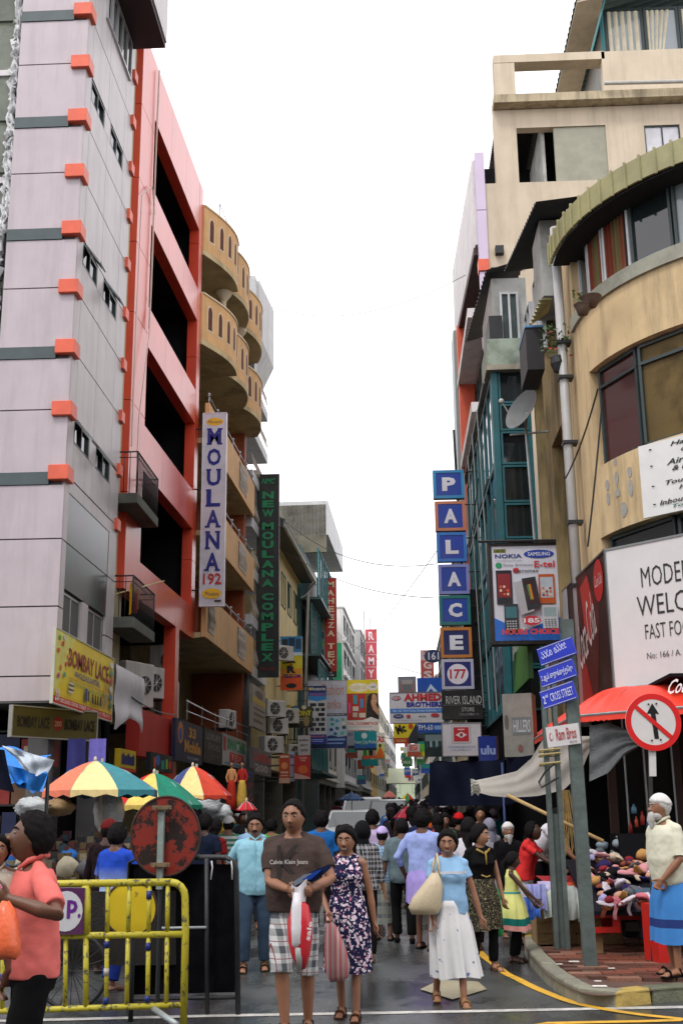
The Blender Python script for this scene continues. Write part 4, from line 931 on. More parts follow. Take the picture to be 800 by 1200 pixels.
hang('vertical_sign','small bright sign reading R & R TELECOM with phones on its blue top',(328.5,745,354,808),47,'d8c820',[('r',0,0,1,.30,'2a86c0'),('r',.08,.05,.34,.25,'0c1c30'),('r',.38,.03,.66,.27,'0e2c4c'),('r',.7,.05,.95,.24,'103c5c'),('r',0,.30,1,.36,'c8dce8'),('r',0,.72,1,1,'e4581c'),('r',0,.60,1,.74,'e8a01c'),('t',.3,.33,.72,.50,'R','10101c',{'bold':.07}),('t',.42,.505,.58,.545,'&','c02020'),('t',.3,.55,.72,.69,'R','10101c',{'bold':.07}),('t',.1,.705,.92,.775,'TELECOM','14206c',{'bold':.04}),('e',.5,.92,.25,.045,'101010')],wall='l')
shirts=[]
for k in range(10):
 y=.03+k*.094;col=['10141c','77707c','16181c','8a6a44','20242c','d8b848','1c2c58','7cc820','20304c','14161c'][k]
 if k in(3,6,8):shirts.append(('p',[(.2,y+.01),(.8,y+.01),(.85,y+.08),(.58,y+.08),(.5,y+.03),(.42,y+.08),(.15,y+.08)],col))
 else:shirts.append(('p',[(.28,y+.01),(.72,y+.01),(.98,y+.035),(.9,y+.05),(.76,y+.04),(.76,y+.08),(.24,y+.08),(.24,y+.04),(.1,y+.05),(.02,y+.035)],col))
hang('picture_sign','narrow pale strip sign with pictures of shirts and trousers left of MAHEEZA TEX',(371.5,676,380.5,783),61,'b9b2a6',shirts,wall='l')
hang('vertical_sign','tall red vertical sign reading MAHEEZA TEX',(381,677,394,783),60.9,'b8241c',vert([(c,560+a/5,560+b_/5)for c,a,b_ in[('M',605,638),('A',655,688),('H',702,735),('E',750,785),('E',800,832),('Z',845,878),('A',893,926),('T',968,1000),('E',1015,1050),('X',1060,1095)]],677,783,.2,.82,'e0cfa8',bold=.03,serif=1),frame_='7c1410',fw=.02)
hang('small_sign','rounded black and red sign under the MAHEEZA TEX sign',(371.5,783.5,394.5,793),60.8,'141010',[('r',0,0,1,.25,'b02018'),('t',.3,.3,.75,.55,'100/18','c8c0b8'),('t',.15,.65,.85,.85,'BY COMPLEX','c8c0b8')])
hang('shop_sign','dark red and green sign reading TER POINT in yellow',(331,827,366,852),49,'2c120e',[('r',.0,0,.6,.7,'5c1414'),('r',.6,0,1,1,'3c4020'),('r',.0,.75,1,1,'22201c'),('e',.2,.05,.1,.12,'b8a828'),('e',.45,.06,.09,.1,'2c7c9c'),('e',.72,.05,.08,.1,'c8c8b0'),('t',.05,.2,.95,.45,'TER POINT','c8c01c',{'bold':.03}),('r',.1,.55,.9,.58,'b0a898'),('r',.1,.64,.7,.67,'b0a898'),('e',.8,.7,.1,.25,'8c7c4c')],wall='l')
ph=[]
for r_ in range(6):
 for c_ in range(3 if r_%2 else 2):ph.append(('r',.1+c_*(.3 if r_%2 else .45),.30+r_*.085,.1+c_*(.3 if r_%2 else .45)+(.22 if r_%2 else .34),.355+r_*.085,['14181c','1c2428','2c3438'][(r_+c_)%3]))
ph[5]=('r',.6,.47,.9,.52,'c85038')
hang('vertical_sign','blue and white sign with rows of black handsets reading Accessories',(361,803,382.5,871),50.5,'c4c8cc',[('r',0,0,1,.12,'14286c'),('r',0,.12,1,.18,'1c60b8'),('p',[(0,.18),(1,.18),(1,.24),(.5,.27),(0,.24)],'2c88d0'),('e',.12,.05,.07,.025,'e8c848'),('t',.2,.02,.95,.08,'Accessories','e8e8e8'),('t',.1,.13,.9,.17,'WHOLESALE','c83c30')]+ph+[('r',0,.84,1,1,'102c8c'),('t',.1,.86,.9,.89,'PHONE PARTS','e87838'),('r',.15,.92,.85,.935,'8ca0d8'),('r',.2,.95,.8,.965,'8ca0d8')],wall='l')
hang('shop_sign','large pale sign reading Fashion Lanka in brown letters',(361,797,406,876),52,'aeb0c0',[('t',.38,.05,.93,.22,'Fashion','b07850',{'bold':.0}),('t',.42,.28,.86,.42,'Lanka','b07850',{'bold':.0}),('r',.0,.49,1,.53,'181c24'),('t',.5,.495,.95,.525,'Computer House (Pvt)','c8c8d0'),('r',0,.53,1,.83,'a8bcd0'),('p',[(0,.84),(.2,.80),(.4,.84),(.6,.81),(.8,.84),(1,.82),(1,1),(0,1)],'14346c'),('r',.5,.86,.95,.89,'7c9cd0'),('r',.5,.92,.9,.94,'7c9cd0')]+[('e',x,y,.05,.025,c)for x,y,c in[(.62,.58,'2c8c90'),(.75,.60,'4c98b0'),(.63,.65,'2c9c88'),(.9,.58,'88a088'),(.6,.73,'103c80'),(.75,.71,'3c5c68'),(.93,.7,'2c2c30'),(.88,.78,'48b8a0'),(.7,.79,'246c98'),(.92,.64,'e0d8a0')]],wall='l',frame_='8c8c94',fw=.02)
hang('advert_sign','cosmetics poster sign with a long haired woman and yellow GOLDEN GIRL header',(406.5,796,443.5,855),54,'cfcac4',[('r',0,0,1,.27,'d4c01c'),('e',.38,.15,.32,.09,'e0dcc0'),('e',.82,.14,.15,.08,'d8d4c8'),('t',.1,.11,.64,.19,'GOLDEN GIRL','c8a068',{'bold':0}),('t',.76,.12,.9,.16,'nail','505050'),('r',0,.27,.66,.80,'a8281c'),('r',.58,.27,1,.80,'7c6430'),('p',[(.60,.78),(.62,.50),(.66,.33),(.76,.27),(.93,.27),(1,.40),(1,.80)],'120c0a'),('e',.85,.40,.105,.115,'c09070'),('p',[(.76,.48),(.92,.50),(1,.62),(1,.72),(.82,.60)],'b88868'),('p',[(.73,.30),(.80,.29),(.77,.42),(.73,.46)],'120c0a'),('r',.79,.375,.83,.385,'1a1010'),('r',.88,.375,.92,.385,'1a1010'),('r',.83,.455,.89,.465,'9c3830'),('r',.2,.30,.32,.48,'2c8c94'),('r',.42,.38,.52,.56,'2c80b0'),('r',.05,.46,.11,.66,'c84888'),('r',.18,.53,.36,.62,'c8b8a8'),('r',.18,.65,.32,.74,'b8a898'),('r',.38,.66,.58,.75,'c8c0a8'),('p',[(0,.82),(.5,.80),(.75,.74),(1,.80),(1,1),(0,1)],'cfcac4'),('t',.02,.84,.96,.90,'TAL COSMETICS','b04440',{'bold':.03}),('r',.05,.93,.8,.94,'909090')],wall='l')
hang('shop_sign','teal sign reading New City Point',(415,856,441,878.5),56,'1c8c98',[('e',.45,.24,.13,.16,'c8dce0'),('p',[(0,.6),(.4,.75),(.8,.6),(1,.75),(1,.9),(0,.9)],'1c60b0'),('t',.02,.48,.98,.70,'New City Point','d8e4e4',{'bold':.0}),('r',0,.88,1,1,'0c2c3c')])
hang('shop_sign','pale sign with small dark print left of the teal sign',(405,856,415,876),56.2,'a0a4b4',[('t',.1,.1,.9,.3,'POINT','30385c'),('r',0,.85,1,1,'182040')])
hang('shop_sign','narrow white sign ending in red letters AS',(441,858,451,872),58,'d0ccc4',[('t',.1,.3,.9,.8,'AS','c02820',{'bold':.03})])
hang('advert_sign','clothing poster with a figure in an orange dress',(424,871,450,888),57,'b8c070',[('r',0,.8,1,1,'c8501c'),('p',[(.8,.15),(.95,.5),(1,.95),(.6,.95),(.72,.5)],'c85c14'),('e',.82,.12,.06,.12,'302018'),('r',.3,.3,.5,.8,'1c1c20'),('r',.52,.4,.62,.8,'b87880'),('r',.05,.3,.22,.8,'2c7c38')])
hang('shop_sign','teal green sign under the clothing poster',(423,889,443,897),59,'14787c',[])
hang('shop_sign','white sign reading MADEENA BEAUTY CENTER',(349,861,363.5,884),43,'b8b4b0',[('t',.12,.2,.88,.3,'MADEENA','202020',{'bold':.03}),('t',.2,.45,.8,.56,'BEAUTY','202020',{'bold':.03}),('t',.2,.7,.8,.82,'CENTER','202020',{'bold':.03})])
hang('advert_sign','red sign with orange lettering below the beauty center sign',(344.5,884.5,363.5,912),43,'b8241c',[('t',.3,.05,.8,.25,'Complete\nBridal','e8c0a8'),('e',.55,.6,.3,.18,'d8641c'),('p',[(0,.75),(.6,.85),(1,.95),(1,1),(0,1)],'d0a090')],wall='l')
hang('advert_sign','pale blue white sign tucked beside the red sign',(338,880,345,915),43.3,'a8b4c0',[('r',.1,.1,.9,.2,'5c6c88')])
hang('advert_sign','orange red narrow sign with a round emblem near the left shops',(327,883,339.5,917),41,'b8401c',[('r',.1,.05,.9,.12,'d8c0a0'),('e',.5,.4,.3,.12,'d88c4c'),('r',.15,.6,.85,.66,'d8b098'),('r',.15,.72,.85,.76,'d8b098'),('r',0,.82,1,1,'c89c7c')],wall='l')
for ch,a,b_ in(('R',737,751.5),('A',752.5,766),('M',767,780.5),('Y',781.5,795.5)):
 hang('letter_sign','red square sign with a white %s in the rooftop RAMY column'%ch,(428.3,a,441.2,b_),92,'c04850',[('t',.25,.18,.75,.85,ch,'e8d8dc',{'bold':.03})],group='stacked RAMY letter signs',frame_='d0a8ac',fw=.03)
m=MB();z0=AT(434,798,92)[2];z1=AT(434,715,92)[2];m.tube([(AT(427,760,92)[0],92.1,z0-4),(AT(427,760,92)[0],92.1,z1)],.05);m.tube([(AT(434,760,92)[0],92.3,z0-4),(AT(434,760,92)[0],92.3,z1-.5)],.04)
tag(m.build('mast',galv),'thin steel mast carrying the RAMY letter squares','mast')
hang('shop_sign','wide white sign reading AHMED BROTHERS in red and blue',(457,811,519,846),33,'c8c6ca',[('e',.12,.18,.09,.08,'2c2c60'),('e',.12,.18,.075,.06,'c8c6ca'),('t',.06,.13,.18,.23,'AB','c02828'),('t',.26,.03,.97,.28,'AHMED','b81c28',{'bold':.05}),('t',.31,.31,.99,.48,'BROTHERS','141c8c',{'bold':.045}),('r',0,.53,1,.67,'2878c8'),('t',.05,.56,.95,.64,'No 162 2nd Cross Street Colombo 11','d8e0e8',{'bold':0}),('e',.15,.78,.10,.07,'14206c'),('t',.09,.76,.21,.80,'ORANGE','d0d0d8'),('e',.34,.79,.04,.06,'b03028'),('t',.52,.76,.68,.82,'ACL','204030',{'shear':.2}),('e',.84,.76,.08,.06,'b03038'),('t',.1,.9,.6,.94,'Wholesale dealers in electrical goods','606068',{'bold':0})],wall='r',frame_='707078',fw=.02)
hang('shop_sign','yellow and black sign with slanted letters MC and an orange base',(461,847,489,870.5),36,'d8c41c',[('p',[(.95,0),(1,0),(1,1),(.55,1),(.55,.85)],'2c3038'),('t',.1,.05,.5,.5,'Mc','101418',{'bold':.05,'rot':.35}),('e',.72,.15,.1,.14,'b8401c'),('r',0,.72,.6,1,'b8341c'),('t',.08,.8,.5,.92,'TAILORING','e0c060')])
hang('shop_sign','dark sign with grey machinery pictures beside the yellow sign',(480,850,500,868),36.4,'3c444c',[('r',.1,.1,.9,.5,'606868'),('r',0,.8,1,1,'14181c')])
hang('shop_sign','blue sign with white print under the AHMED BROTHERS sign',(489,846,519,858),35,'1c50a8',[('t',.05,.2,.6,.75,'FM-60','d0d8e8'),('r',.65,.3,.95,.7,'88a8d8')])
hang('advert_sign','dark teal sign with a pale harbour picture',(497,858,519,886),34.5,'1c4850',[('r',.05,.08,.95,.35,'7c8c90'),('p',[(0,.7),(.3,.55),(.6,.68),(1,.5),(1,1),(0,1)],'0c2428'),('r',.3,.35,.4,.6,'b0b8b8'),('r',.6,.3,.72,.58,'a0a8a8')],wall='r')
hang('shop_sign','small white and red sign with green edge in the far cluster',(477,871,492,886),44,'c0b4ac',[('r',.2,.1,.75,.5,'b82c30'),('t',.3,.15,.7,.45,'CUT','e0d0c8'),('r',0,.6,1,1,'a85038')])
hang('shop_sign','small bright green and yellow sign in the far cluster',(491,871,498,886),44.2,'5cb030',[('r',0,.6,1,1,'c8c030')])
hang('oval_sign','dark blue oval sign with number 161',(497,760.5,517,775.5),30.5,'142448',[('e',.5,.5,.46,.44,'182c5c'),('t',.22,.2,.85,.8,'161','d0d4dc',{'bold':.02})],round_=True)
hang('vertical_sign','pale vertical sign with red rounded letters behind the 161 oval',(492.5,761,508,797),48,'c8b0b0',[('r',0,.34,1,1,'b84c4c'),('t',.2,.36,.85,.62,'G','d8c8c8',{'bold':.04}),('t',.2,.68,.85,.94,'S','d8c8c8',{'bold':.04}),('t',.25,.04,.7,.2,'3','b05050')])
hang('rounded_sign','rounded grey sign with worn picture above the AHMED sign',(466,792,487.5,812),37,'7c8088',[('r',.12,.3,.88,.9,'8c6c68'),('r',.2,.2,.8,.45,'a09c98'),('r',.3,.5,.7,.8,'607078')])
hang('shop_sign','bright blue sign with a white arrowhead above the AHMED sign',(488.5,793.5,520,811.5),36,'1450b0',[('p',[(.5,.4),(.8,1),(.66,1),(.5,.7),(.36,1),(.3,1)],'c0d4e8')])
PAL=[('P',507.5,550.5,543,583,'2c88b8','103c9c'),('A',510,587,544.5,621,'c07858','183c9c'),('L',512,623.5,546,657,'2c74c0','1c3ca0'),('A',514,661,549,695,'7c84c0','1c3c98'),('C',515,697.5,550.5,731,'14706c','143c98'),('E',516.5,735,552,769.5,'b8742c','101c58')]
for ch,a,b_,c,d,fc,bc in PAL:
 hang('letter_sign',{'P':'topmost square blue sign with letter P','L':'square blue sign with letter L in a blue frame','C':'square blue sign with letter C in a green frame','E':'square navy sign with letter E in an orange frame'}.get(ch,'square blue sign with letter A in a %s frame of the PALACE column'%('copper' if fc=='c07858' else 'lilac')),(a+3,b_+3,c-3,d-3),29,bc,[('t',.24,.2,.78,.8,ch,'d8d8e0',{'bold':.05})],group='PALACE letter squares',frame_=fc,fw=.075,thick=.18)
hang('number_sign','square sign with red 177 on a white disc under the PALACE letters',(520.5,775,551.5,803.5),29,'141c6c',[('e',.5,.5,.4,.42,'d8d4dc'),('t',.2,.3,.82,.7,'177','b02838',{'bold':.03})],frame_='b0b0c4',fw=.07,thick=.18)
t=hang('backing_board','tall black board and steel frame behind the PALACE letters',(545,690,572,892),29.6,'0a0a0c',[],wall='r')
m=MB()
for z in np.arange(4,11,.9):m.tube([(1.75,29.3,z),(2.9,29.5,z+.05)],.018,5)
m.tube([(1.9,29.4,2.8),(1.75,29.4,11.5)],.04);m.build('steel_frame',blackiron,t)
hang('shop_sign','black sign reading RIVER ISLAND STORE',(517.5,808,565.5,842),28.9,'0c0c0e',[('t',.1,.2,.97,.48,'RIVER ISLAND','b8b8b4',{'bold':-.005}),('r',.02,.5,.98,.52,'606060'),('t',.48,.6,.78,.74,'STORE','a8a8a4',{'bold':0}),('t',.42,.8,.88,.88,'COLOMBO 11','909090',{'bold':0})],wall='r')
hang('shop_sign','white sign with a small red square emblem',(518.5,847,563,884.5),28.9,'c4c0c4',[('r',.24,.07,.74,.62,'6c6468'),('r',.25,.08,.73,.61,'c4c0c4'),('r',.29,.12,.69,.57,'b4202c'),('p',[(.34,.36),(.49,.26),(.64,.36),(.49,.46)],'d8c8c8'),('e',.49,.36,.04,.06,'882028'),('r',.4,.17,.58,.21,'d8b0b0'),('t',.15,.7,.85,.76,'MOST FASHIONABLE CLOTHING','6880b0',{'bold':0}),('t',.2,.80,.75,.85,'COLOMBO 011','6880b0',{'bold':0})],wall='r',frame_='888488',fw=.02)
def phone(x0,y0,x1,y1,body,scr,keys=False):
 w_,h_=x1-x0,y1-y0;r_=[('r',x0,y0,x1,y1,body),('r',x0+w_*.1,y0+h_*.1,x1-w_*.1,y0+h_*(.5 if keys else .8),scr)]
 if keys:
  for j in range(4):
   for i in range(4):r_.append(('r',x0+w_*(.12+i*.2),y0+h_*(.6+j*.09),x0+w_*(.26+i*.2),y0+h_*(.65+j*.09),'a8acb0' if body!='b8bcc0' else '70747c'))
 else:
  for j in range(3):
   for i in range(3):r_.append(('r',x0+w_*(.2+i*.22),y0+h_*(.45+j*.11),x0+w_*(.34+i*.22),y0+h_*(.52+j*.11),['c85c2c','d8b8a0','8c2018'][(i+j)%3]))
 return r_
its=[('r',.03,.03,.22,.07,'788020'),('t',.04,.035,.21,.065,'A.MODEL','202810'),('t',.05,.085,.46,.13,'NOKIA','143c7c',{'bold':.03}),('t',.05,.143,.46,.17,'Connecting People','9090a0',{'bold':-.01}),('e',.72,.09,.23,.045,'14389c'),('t',.55,.07,.89,.11,'SAMSUNG','c8ccd8',{'bold':.02}),('e',.10,.205,.05,.03,'1c8c5c'),('t',.17,.19,.62,.225,'Sony Ericsson','505860',{'bold':0}),('t',.64,.165,.95,.235,'E-tel','c01c2c',{'bold':.02}),('e',.36,.262,.05,.028,'b8202c'),('t',.32,.25,.70,.285,'micromax','303038',{'bold':.01}),('p',[(0,.76),(.2,.83),(.45,.90),(.7,.83),(1,.76),(1,1),(0,1)],'1c64c0')]
its+=phone(.05,.26,.29,.62,'14121c','7c1820')+phone(.62+.07,.31,.93,.62,'b0501c','a8b4bc')+phone(.15,.62,.36,.91,'1c2028','2c6c74',True)+phone(.72,.64,.95,.88,'b8bcc0','8ca0a4',True)
its+=[('p',[(.30,.40),(.50,.37),(.60,.70),(.40,.74)],'a8a8ac'),('p',[(.43,.36),(.64,.34),(.70,.66),(.50,.70)],'20242c'),('p',[(.46,.38),(.62,.37),(.67,.62),(.52,.64)],'301418'),('p',[(.53,.42),(.56,.42),(.60,.58),(.56,.58)],'c8781c'),('p',[(.50,.43),(.53,.42),(.56,.58),(.55,.59)],'2c7c3c'),('e',.55,.80,.14,.05,'b82838'),('t',.43,.775,.67,.825,'185','d8d0d4',{'bold':.03}),('t',.10,.885,.95,.945,'HOURS CHOICE','c03c3c',{'bold':.05})]
tt=hang('phone_shop_sign','large white mobile phone hoarding with pictures of handsets hung from a bracket',(577.5,639,655,750),20.5,'c6c8d2',its,frame_='10100f',fw=.06,thick=.3)
m=MB();a=AT(560,634,20.45);c=AT(690,632,20.45);m.tube([tuple(a),tuple(c)],.025);m.tube([(c[0]-.05,20.45,c[2]-1.2),(c[0]-.3,20.45,c[2]-.05)],.02);m.tube([tuple(c),(c[0]+.25,20.45,c[2]-1.9)],.02);m.build('bracket',blackiron,tt)
def wall_board(name,label,c0,c1,z0,z1,X,face,items=(),thick=.08,**k):
 """board on a wall parallel to the street (right side), c0 nearer end Y, c1 far end Y"""
 m4=qM((c0+c1)/2-16,3.0-X,(z0+z1)/2);return board(name,label,m4,c1-c0,z1-z0,face,items,thick,**k)
wall_board('shop_sign','green sign with raised white lettering on the right wall',20.9,23.7,3.9,5.3,2.42,'2c5c34',[('p',[(0,1),(.5,.3),(1,.6),(1,1)],'4c8c3c'),('p',[(0,0),(.4,0),(.2,.6),(0,.4)],'1c4430'),('t',.08,.25,.75,.55,'ports','b8c4bc',{'bold':.06})])
wall_board('shop_sign','navy sign with pale lettering on the right wall',24.2,27.2,3.9,5.6,2.3,'141c2c',[('t',.1,.3,.9,.6,'SPORTS','8ca0b8',{'bold':.03}),('t',.1,.68,.9,.82,'WEAR','707c90')])
hang('blue_sign','stack of small bright blue lettered boxes beside the white sign',(561,862,583.5,893),25.5,'142c80',[('t',.08,.35,.85,.7,'ulu','8c9cc8',{'bold':.04}),('r',.9,0,1,1,'3c1c1c')],thick=.3)
t=hang('grey_sign','large weathered grey sign box with embossed lettering under the phone hoarding',(589,812,624,886),19.0,mat('grey_sign_metal',(.20,.195,.17),.5,.25,3,.15,stain=.4),[('r',.30,.38,.95,.66,'5c6464'),('t',.34,.42,.92,.62,'HILLERS','9ca4a4',{'bold':.02}),('e',.12,.45,.07,.12,'4c4c48'),('e',.55,.87,.09,.06,'6c4440')],thick=.4,yaw=R(-16))
a=ray(749,524);
def on_arc(px,py,r=CR+.12):
 r_=ray(px,py)
 for tt in np.arange(.004,.03,.00001):
  if math.hypot(r_[0]*tt-CX,r_[1]*tt-CY)<=r:return(r_[0]*tt,r_[1]*tt,EYE+r_[2]*tt)
p0=on_arc(749,526);zt=p0[2];zb=on_arc(756,609)[2]
dirx,diry=.72,-.69;L_=1.9
Mh=Matrix((Vector((dirx,diry,0)),Vector((0,0,1)),Vector((diry,-dirx,0)))).transposed().to_4x4();Mh.translation=Vector((p0[0]+dirx*L_/2-.05,p0[1]+diry*L_/2-.12,(zt+zb)/2))
board('travel_agency_sign','white sign listing Hajj and Umrah tours fixed on the beige corner wall',Mh,L_,zt-zb,mat('white_sign_sheet',(.68,.69,.67),.5,.06,3,.02,stain=.1),[('t',.26,.05,.80,.13,'Hajj & Umrah','101010',{'shear':.3}),('t',.34,.16,.66,.23,'Operators','101010',{'shear':.3}),('t',.22,.28,.80,.36,'Airline Tickets','101010',{'shear':.3}),('t',.26,.38,.76,.45,'& Reservations','101010',{'shear':.3}),('t',.20,.56,.78,.64,'Tour Operators','101010',{'shear':.3}),('t',.30,.66,.70,.73,'Holy Places','101010',{'shear':.3}),('t',.14,.81,.84,.88,'Inbound & Outbound','101010',{'shear':.3}),('t',.24,.90,.76,.96,'Tour Operators','0c5c54',{'shear':.3})]+[('e',.10,y,.012,.01,'101010')for y in(.09,.32,.60,.85)],thick=.04)
cA=np.array([2.93,15.55]);dF=np.array([.716,-.698]);L1=2.6
zA0,zA1=3.16,5.02
MF=Matrix((Vector((dF[0],dF[1],0)),Vector((0,0,1)),Vector((dF[1],-dF[0],0)))).transposed().to_4x4();MF.translation=Vector((cA[0]+dF[0]*L1/2,cA[1]+dF[1]*L1/2,(zA0+zA1)/2))
t=board('restaurant_sign','large white sign with black lettering welcoming to fast food on the corner',MF,L1,zA1-zA0,mat('light_grey_face',(.60,.60,.59),.45,.05,2,.01,stain=.08),[('t',.20,.17,.86,.315,'MODERN BAKERY','161616',{'bold':-.004}),('t',.165,.375,.66,.52,'WELCOME','161616',{'bold':-.004}),('t',.20,.58,.86,.685,'FAST FOOD RESTAURANT','161616',{'bold':-.008}),('t',.20,.78,.80,.83,'No: 166 / A. Main Street, Colombo 11','161616',{'bold':-.004})],thick=.3,frame_='787c7c',fw=.03)
dS=np.array([-.05,1.0]);dS=dS/np.linalg.norm(dS);L2=3.0;nS=np.array([-1.0,-.05])
MS=Matrix((Vector((-dS[0],-dS[1],0)),Vector((0,0,1)),Vector((-1,0,0)))).transposed().to_4x4();MS.translation=Vector((cA[0]+dS[0]*L2/2-.02,cA[1]+dS[1]*L2/2+.03,(zA0+zA1)/2))
MS[0][2],MS[1][2]=-dS[1],dS[0]
t=board('soft_drink_sign','dark red sign panel with white script Coca-Cola on the street side of the corner',MS,L2,zA1-zA0,'2c1410',[('p',[(.25,0),(.6,.0),(.85,.35),(.7,1),(.35,1),(.45,.5)],'48140f'),('p',[(.45,.1),(.62,.05),(.72,.3),(.6,.6),(.5,.4)],'a83028'),('p',[(.3,1),(.38,.6),(.5,.75),(.6,1)],'8c1814'),('e',.86,.17,.1,.16,'b01c1c'),('t',.79,.12,.93,.21,'Coca-Cola','d8c8c8',{'shear':.3,'bold':0}),('t',.33,.28,.75,.66,'Coca-Cola','c8b8b4',{'shear':.35,'bold':.0,'rot':.35}),('r',0,0,.14,1,'9c9c9c')],thick=.2,frame_='4c4c4c',fw=.03)
awr=mat('red_awning_canvas',(.80,.045,.02),.45,.1,2.5,.08,stain=.12,stain_col=(.3,.03,.02))
aw=thing('awning','bright red canvas awning with white script wrapping the corner shop','awning',(3,15,0))
outer=[(2.25,20.5),(2.2,17.5),(2.18,14.7),(2.27,14.35),(2.55,14.05),(3.6,13.1),(5.2,11.7)]
inner=[(3.0,20.5),(2.95,17.5),(2.98,15.3),(3.0,15.25),(3.1,15.1),(4.2,14.1),(5.8,12.7)]
for i in range(len(outer)-1):
 def f(u,v,i=i):
  o0,o1,i0,i1=map(np.array,(outer[i],outer[i+1],inner[i],inner[i+1]));o=o0*(1-u)+o1*u;n_=i0*(1-u)+i1*u
  p=o*(1-v)+n_*v;z=2.73+.40*math.sin(v*PI/2)+.02*math.sin(u*9+i)*math.sin(v*PI);return(p[0],p[1],z)
 m=MB();m.grid(f,8,8);m.build('canvas',awr,aw,smooth=True)
 m=MB();m.grid(lambda u,v:(f(u,0)[0],f(u,0)[1],2.73-.10*v+.008*math.sin(u*30)),10,2);m.build('valance',awr,aw,smooth=True)
m=MB()
for(o,n_)in zip(outer,inner):m.tube([(o[0]+.02,o[1],2.71),(n_[0],n_[1],3.08)],.015,5)
m.tube([(o[0],o[1],2.71)for o in outer],.015,5);m.build('frame',galv,aw)
o0=np.array([3.05,13.55]);dd=np.array([.74,-.67])
Maw=Matrix((Vector((dd[0],dd[1],0)),Vector((0.33,.33,.88)).normalized(),Vector((dd[1],-dd[0],.4)))).transposed().to_4x4();Maw.translation=Vector((3.42,13.40,2.95))
text('Coca-Cola',Maw,.62,.2,paint('d8c8c8'),aw,bold=.01,shear=.35,ex=.03)
pl=thing('street_sign_post','tall square galvanised post carrying the blue street name plates','sign post',tuple(GR(692,1131,KZ)))
b0=GR(691,1131,KZ);top=AT(663,726,b0[1]);m=MB();e=.062
m.hexa([(b0[0]-e,b0[1]-e,KZ),(b0[0]+e,b0[1]-e,KZ),(b0[0]+e,b0[1]+e,KZ),(b0[0]-e,b0[1]+e,KZ),(top[0]-e,top[1]-e,top[2]),(top[0]+e,top[1]-e,top[2]),(top[0]+e,top[1]+e,top[2]),(top[0]-e,top[1]+e,top[2])]);pst=mat('weathered_zinc',(.105,.135,.125),.5,.35,9,.15,metal=.2,stain=.7,stain_col=(.05,.06,.05))
m.build('post',pst,pl)
b1=GR(657,1111,KZ);top1=AT(640,790,b1[1])
pl2=thing('support_post','slimmer channel post behind the sign post, tied with string and a black hook','sign post',tuple(b1))
m=MB()
for dx in(-.075,.045):
 m.hexa([(b1[0]+dx,b1[1]-.05,KZ),(b1[0]+dx+.05,b1[1]-.05,KZ),(b1[0]+dx+.05,b1[1]+.05,KZ),(b1[0]+dx,b1[1]+.05,KZ),(top1[0]+dx,b1[1]-.05,top1[2]),(top1[0]+dx+.05,b1[1]-.05,top1[2]),(top1[0]+dx+.05,b1[1]+.05,top1[2]),(top1[0]+dx,b1[1]+.05,top1[2])])
m.box(b1[0]-.03,b1[0]+.05,b1[1]+.0,b1[1]+.03,KZ,top1[2]*.5)
m.build('channel',pst,pl2)
m=MB()
for z in(2.25,2.20,2.1):m.tube([(b1[0]-.12,b1[1]-.08,z),(b1[0]+.1,b1[1]-.09,z+.02),(b1[0]+.1,b1[1]+.06,z),(b1[0]-.12,b1[1]+.07,z-.01),(b1[0]-.12,b1[1]-.08,z)],.012,5)
m.build('string',mat('jute_string',(.35,.28,.12),.9),pl2)
h0=AT(641,905,b1[1]-.12);m=MB();m.tube([(h0[0]+.08,h0[1],h0[2]+.1),(h0[0]-.02,h0[1],h0[2]+.02),(h0[0]-.1,h0[1],h0[2]-.1),(h0[0]-.08,h0[1],h0[2]-.16),(h0[0]+.12,h0[1],h0[2]-.05)],.012,6)
tag(m.build('hanger',blackiron),'black coat hanger hooked on the slimmer post','hanger')
blue_p=mat('street_plate_blue',(.012,.03,.45),.35,.1,4,.02,stain=.1)
def plate(name,label,pxl,pyl,pxr,pyr,hpx,face,items,Yr=11.88,Yl=12.1,cat='street sign',th=.02):
 a=AT(pxl,pyl,Yl);c=AT(pxr,pyr,Yr);d=Vector((c[0]-a[0],c[1]-a[1],c[2]-a[2]));L_=d.length;d.normalize();h_=hpx/FPX*((Yl+Yr)/2)
 N_=d.cross(Vector((0,0,1))).normalized();Yv=N_.cross(d);M_=Matrix((d,Yv,N_)).transposed().to_4x4();M_.translation=Vector(((a[0]+c[0])/2,(a[1]+c[1])/2-.03,(a[2]+c[2])/2-h_/2));return board(name,label,M_,L_,h_,face,items,th,cat=cat)
def curls(x0,x1,y0,y1,n,col,seed):
 r_=random.Random(seed);its=[];wd=(x1-x0)/n
 for i in range(n):
  cx=x0+wd*(i+.5);cy=(y0+y1)/2;rx=wd*.40;ry=(y1-y0)*.36;k=r_.randrange(4);pts=[]
  a0,a1=[(-.3,4.9),(.8,6.2),(-2.2,3.2),(0,6.28)][k]
  for side in(1,.62):
   seq=[a0+(a1-a0)*j/12 for j in range(13)]
   if side<1:seq=seq[::-1]
   for g in seq:pts.append((cx+rx*side*math.cos(g),cy+ry*side*math.sin(g)))
  for j in range(12):its.append(('p',[pts[j],pts[j+1],pts[24-j],pts[25-j]],col))
  if k in(1,3):its.append(('p',[(cx-rx*.15,cy-ry*.2),(cx+rx*.3,cy-ry*.2),(cx+rx*.3,cy+ry*.15),(cx-rx*.15,cy+ry*.15)],col))
  if k in(0,2):its.append(('p',[(cx-rx*.5,y0),(cx+rx*.5,y0),(cx+rx*.5,y0+(y1-y0)*.1),(cx-rx*.5,y0+(y1-y0)*.1)],col))
 return its
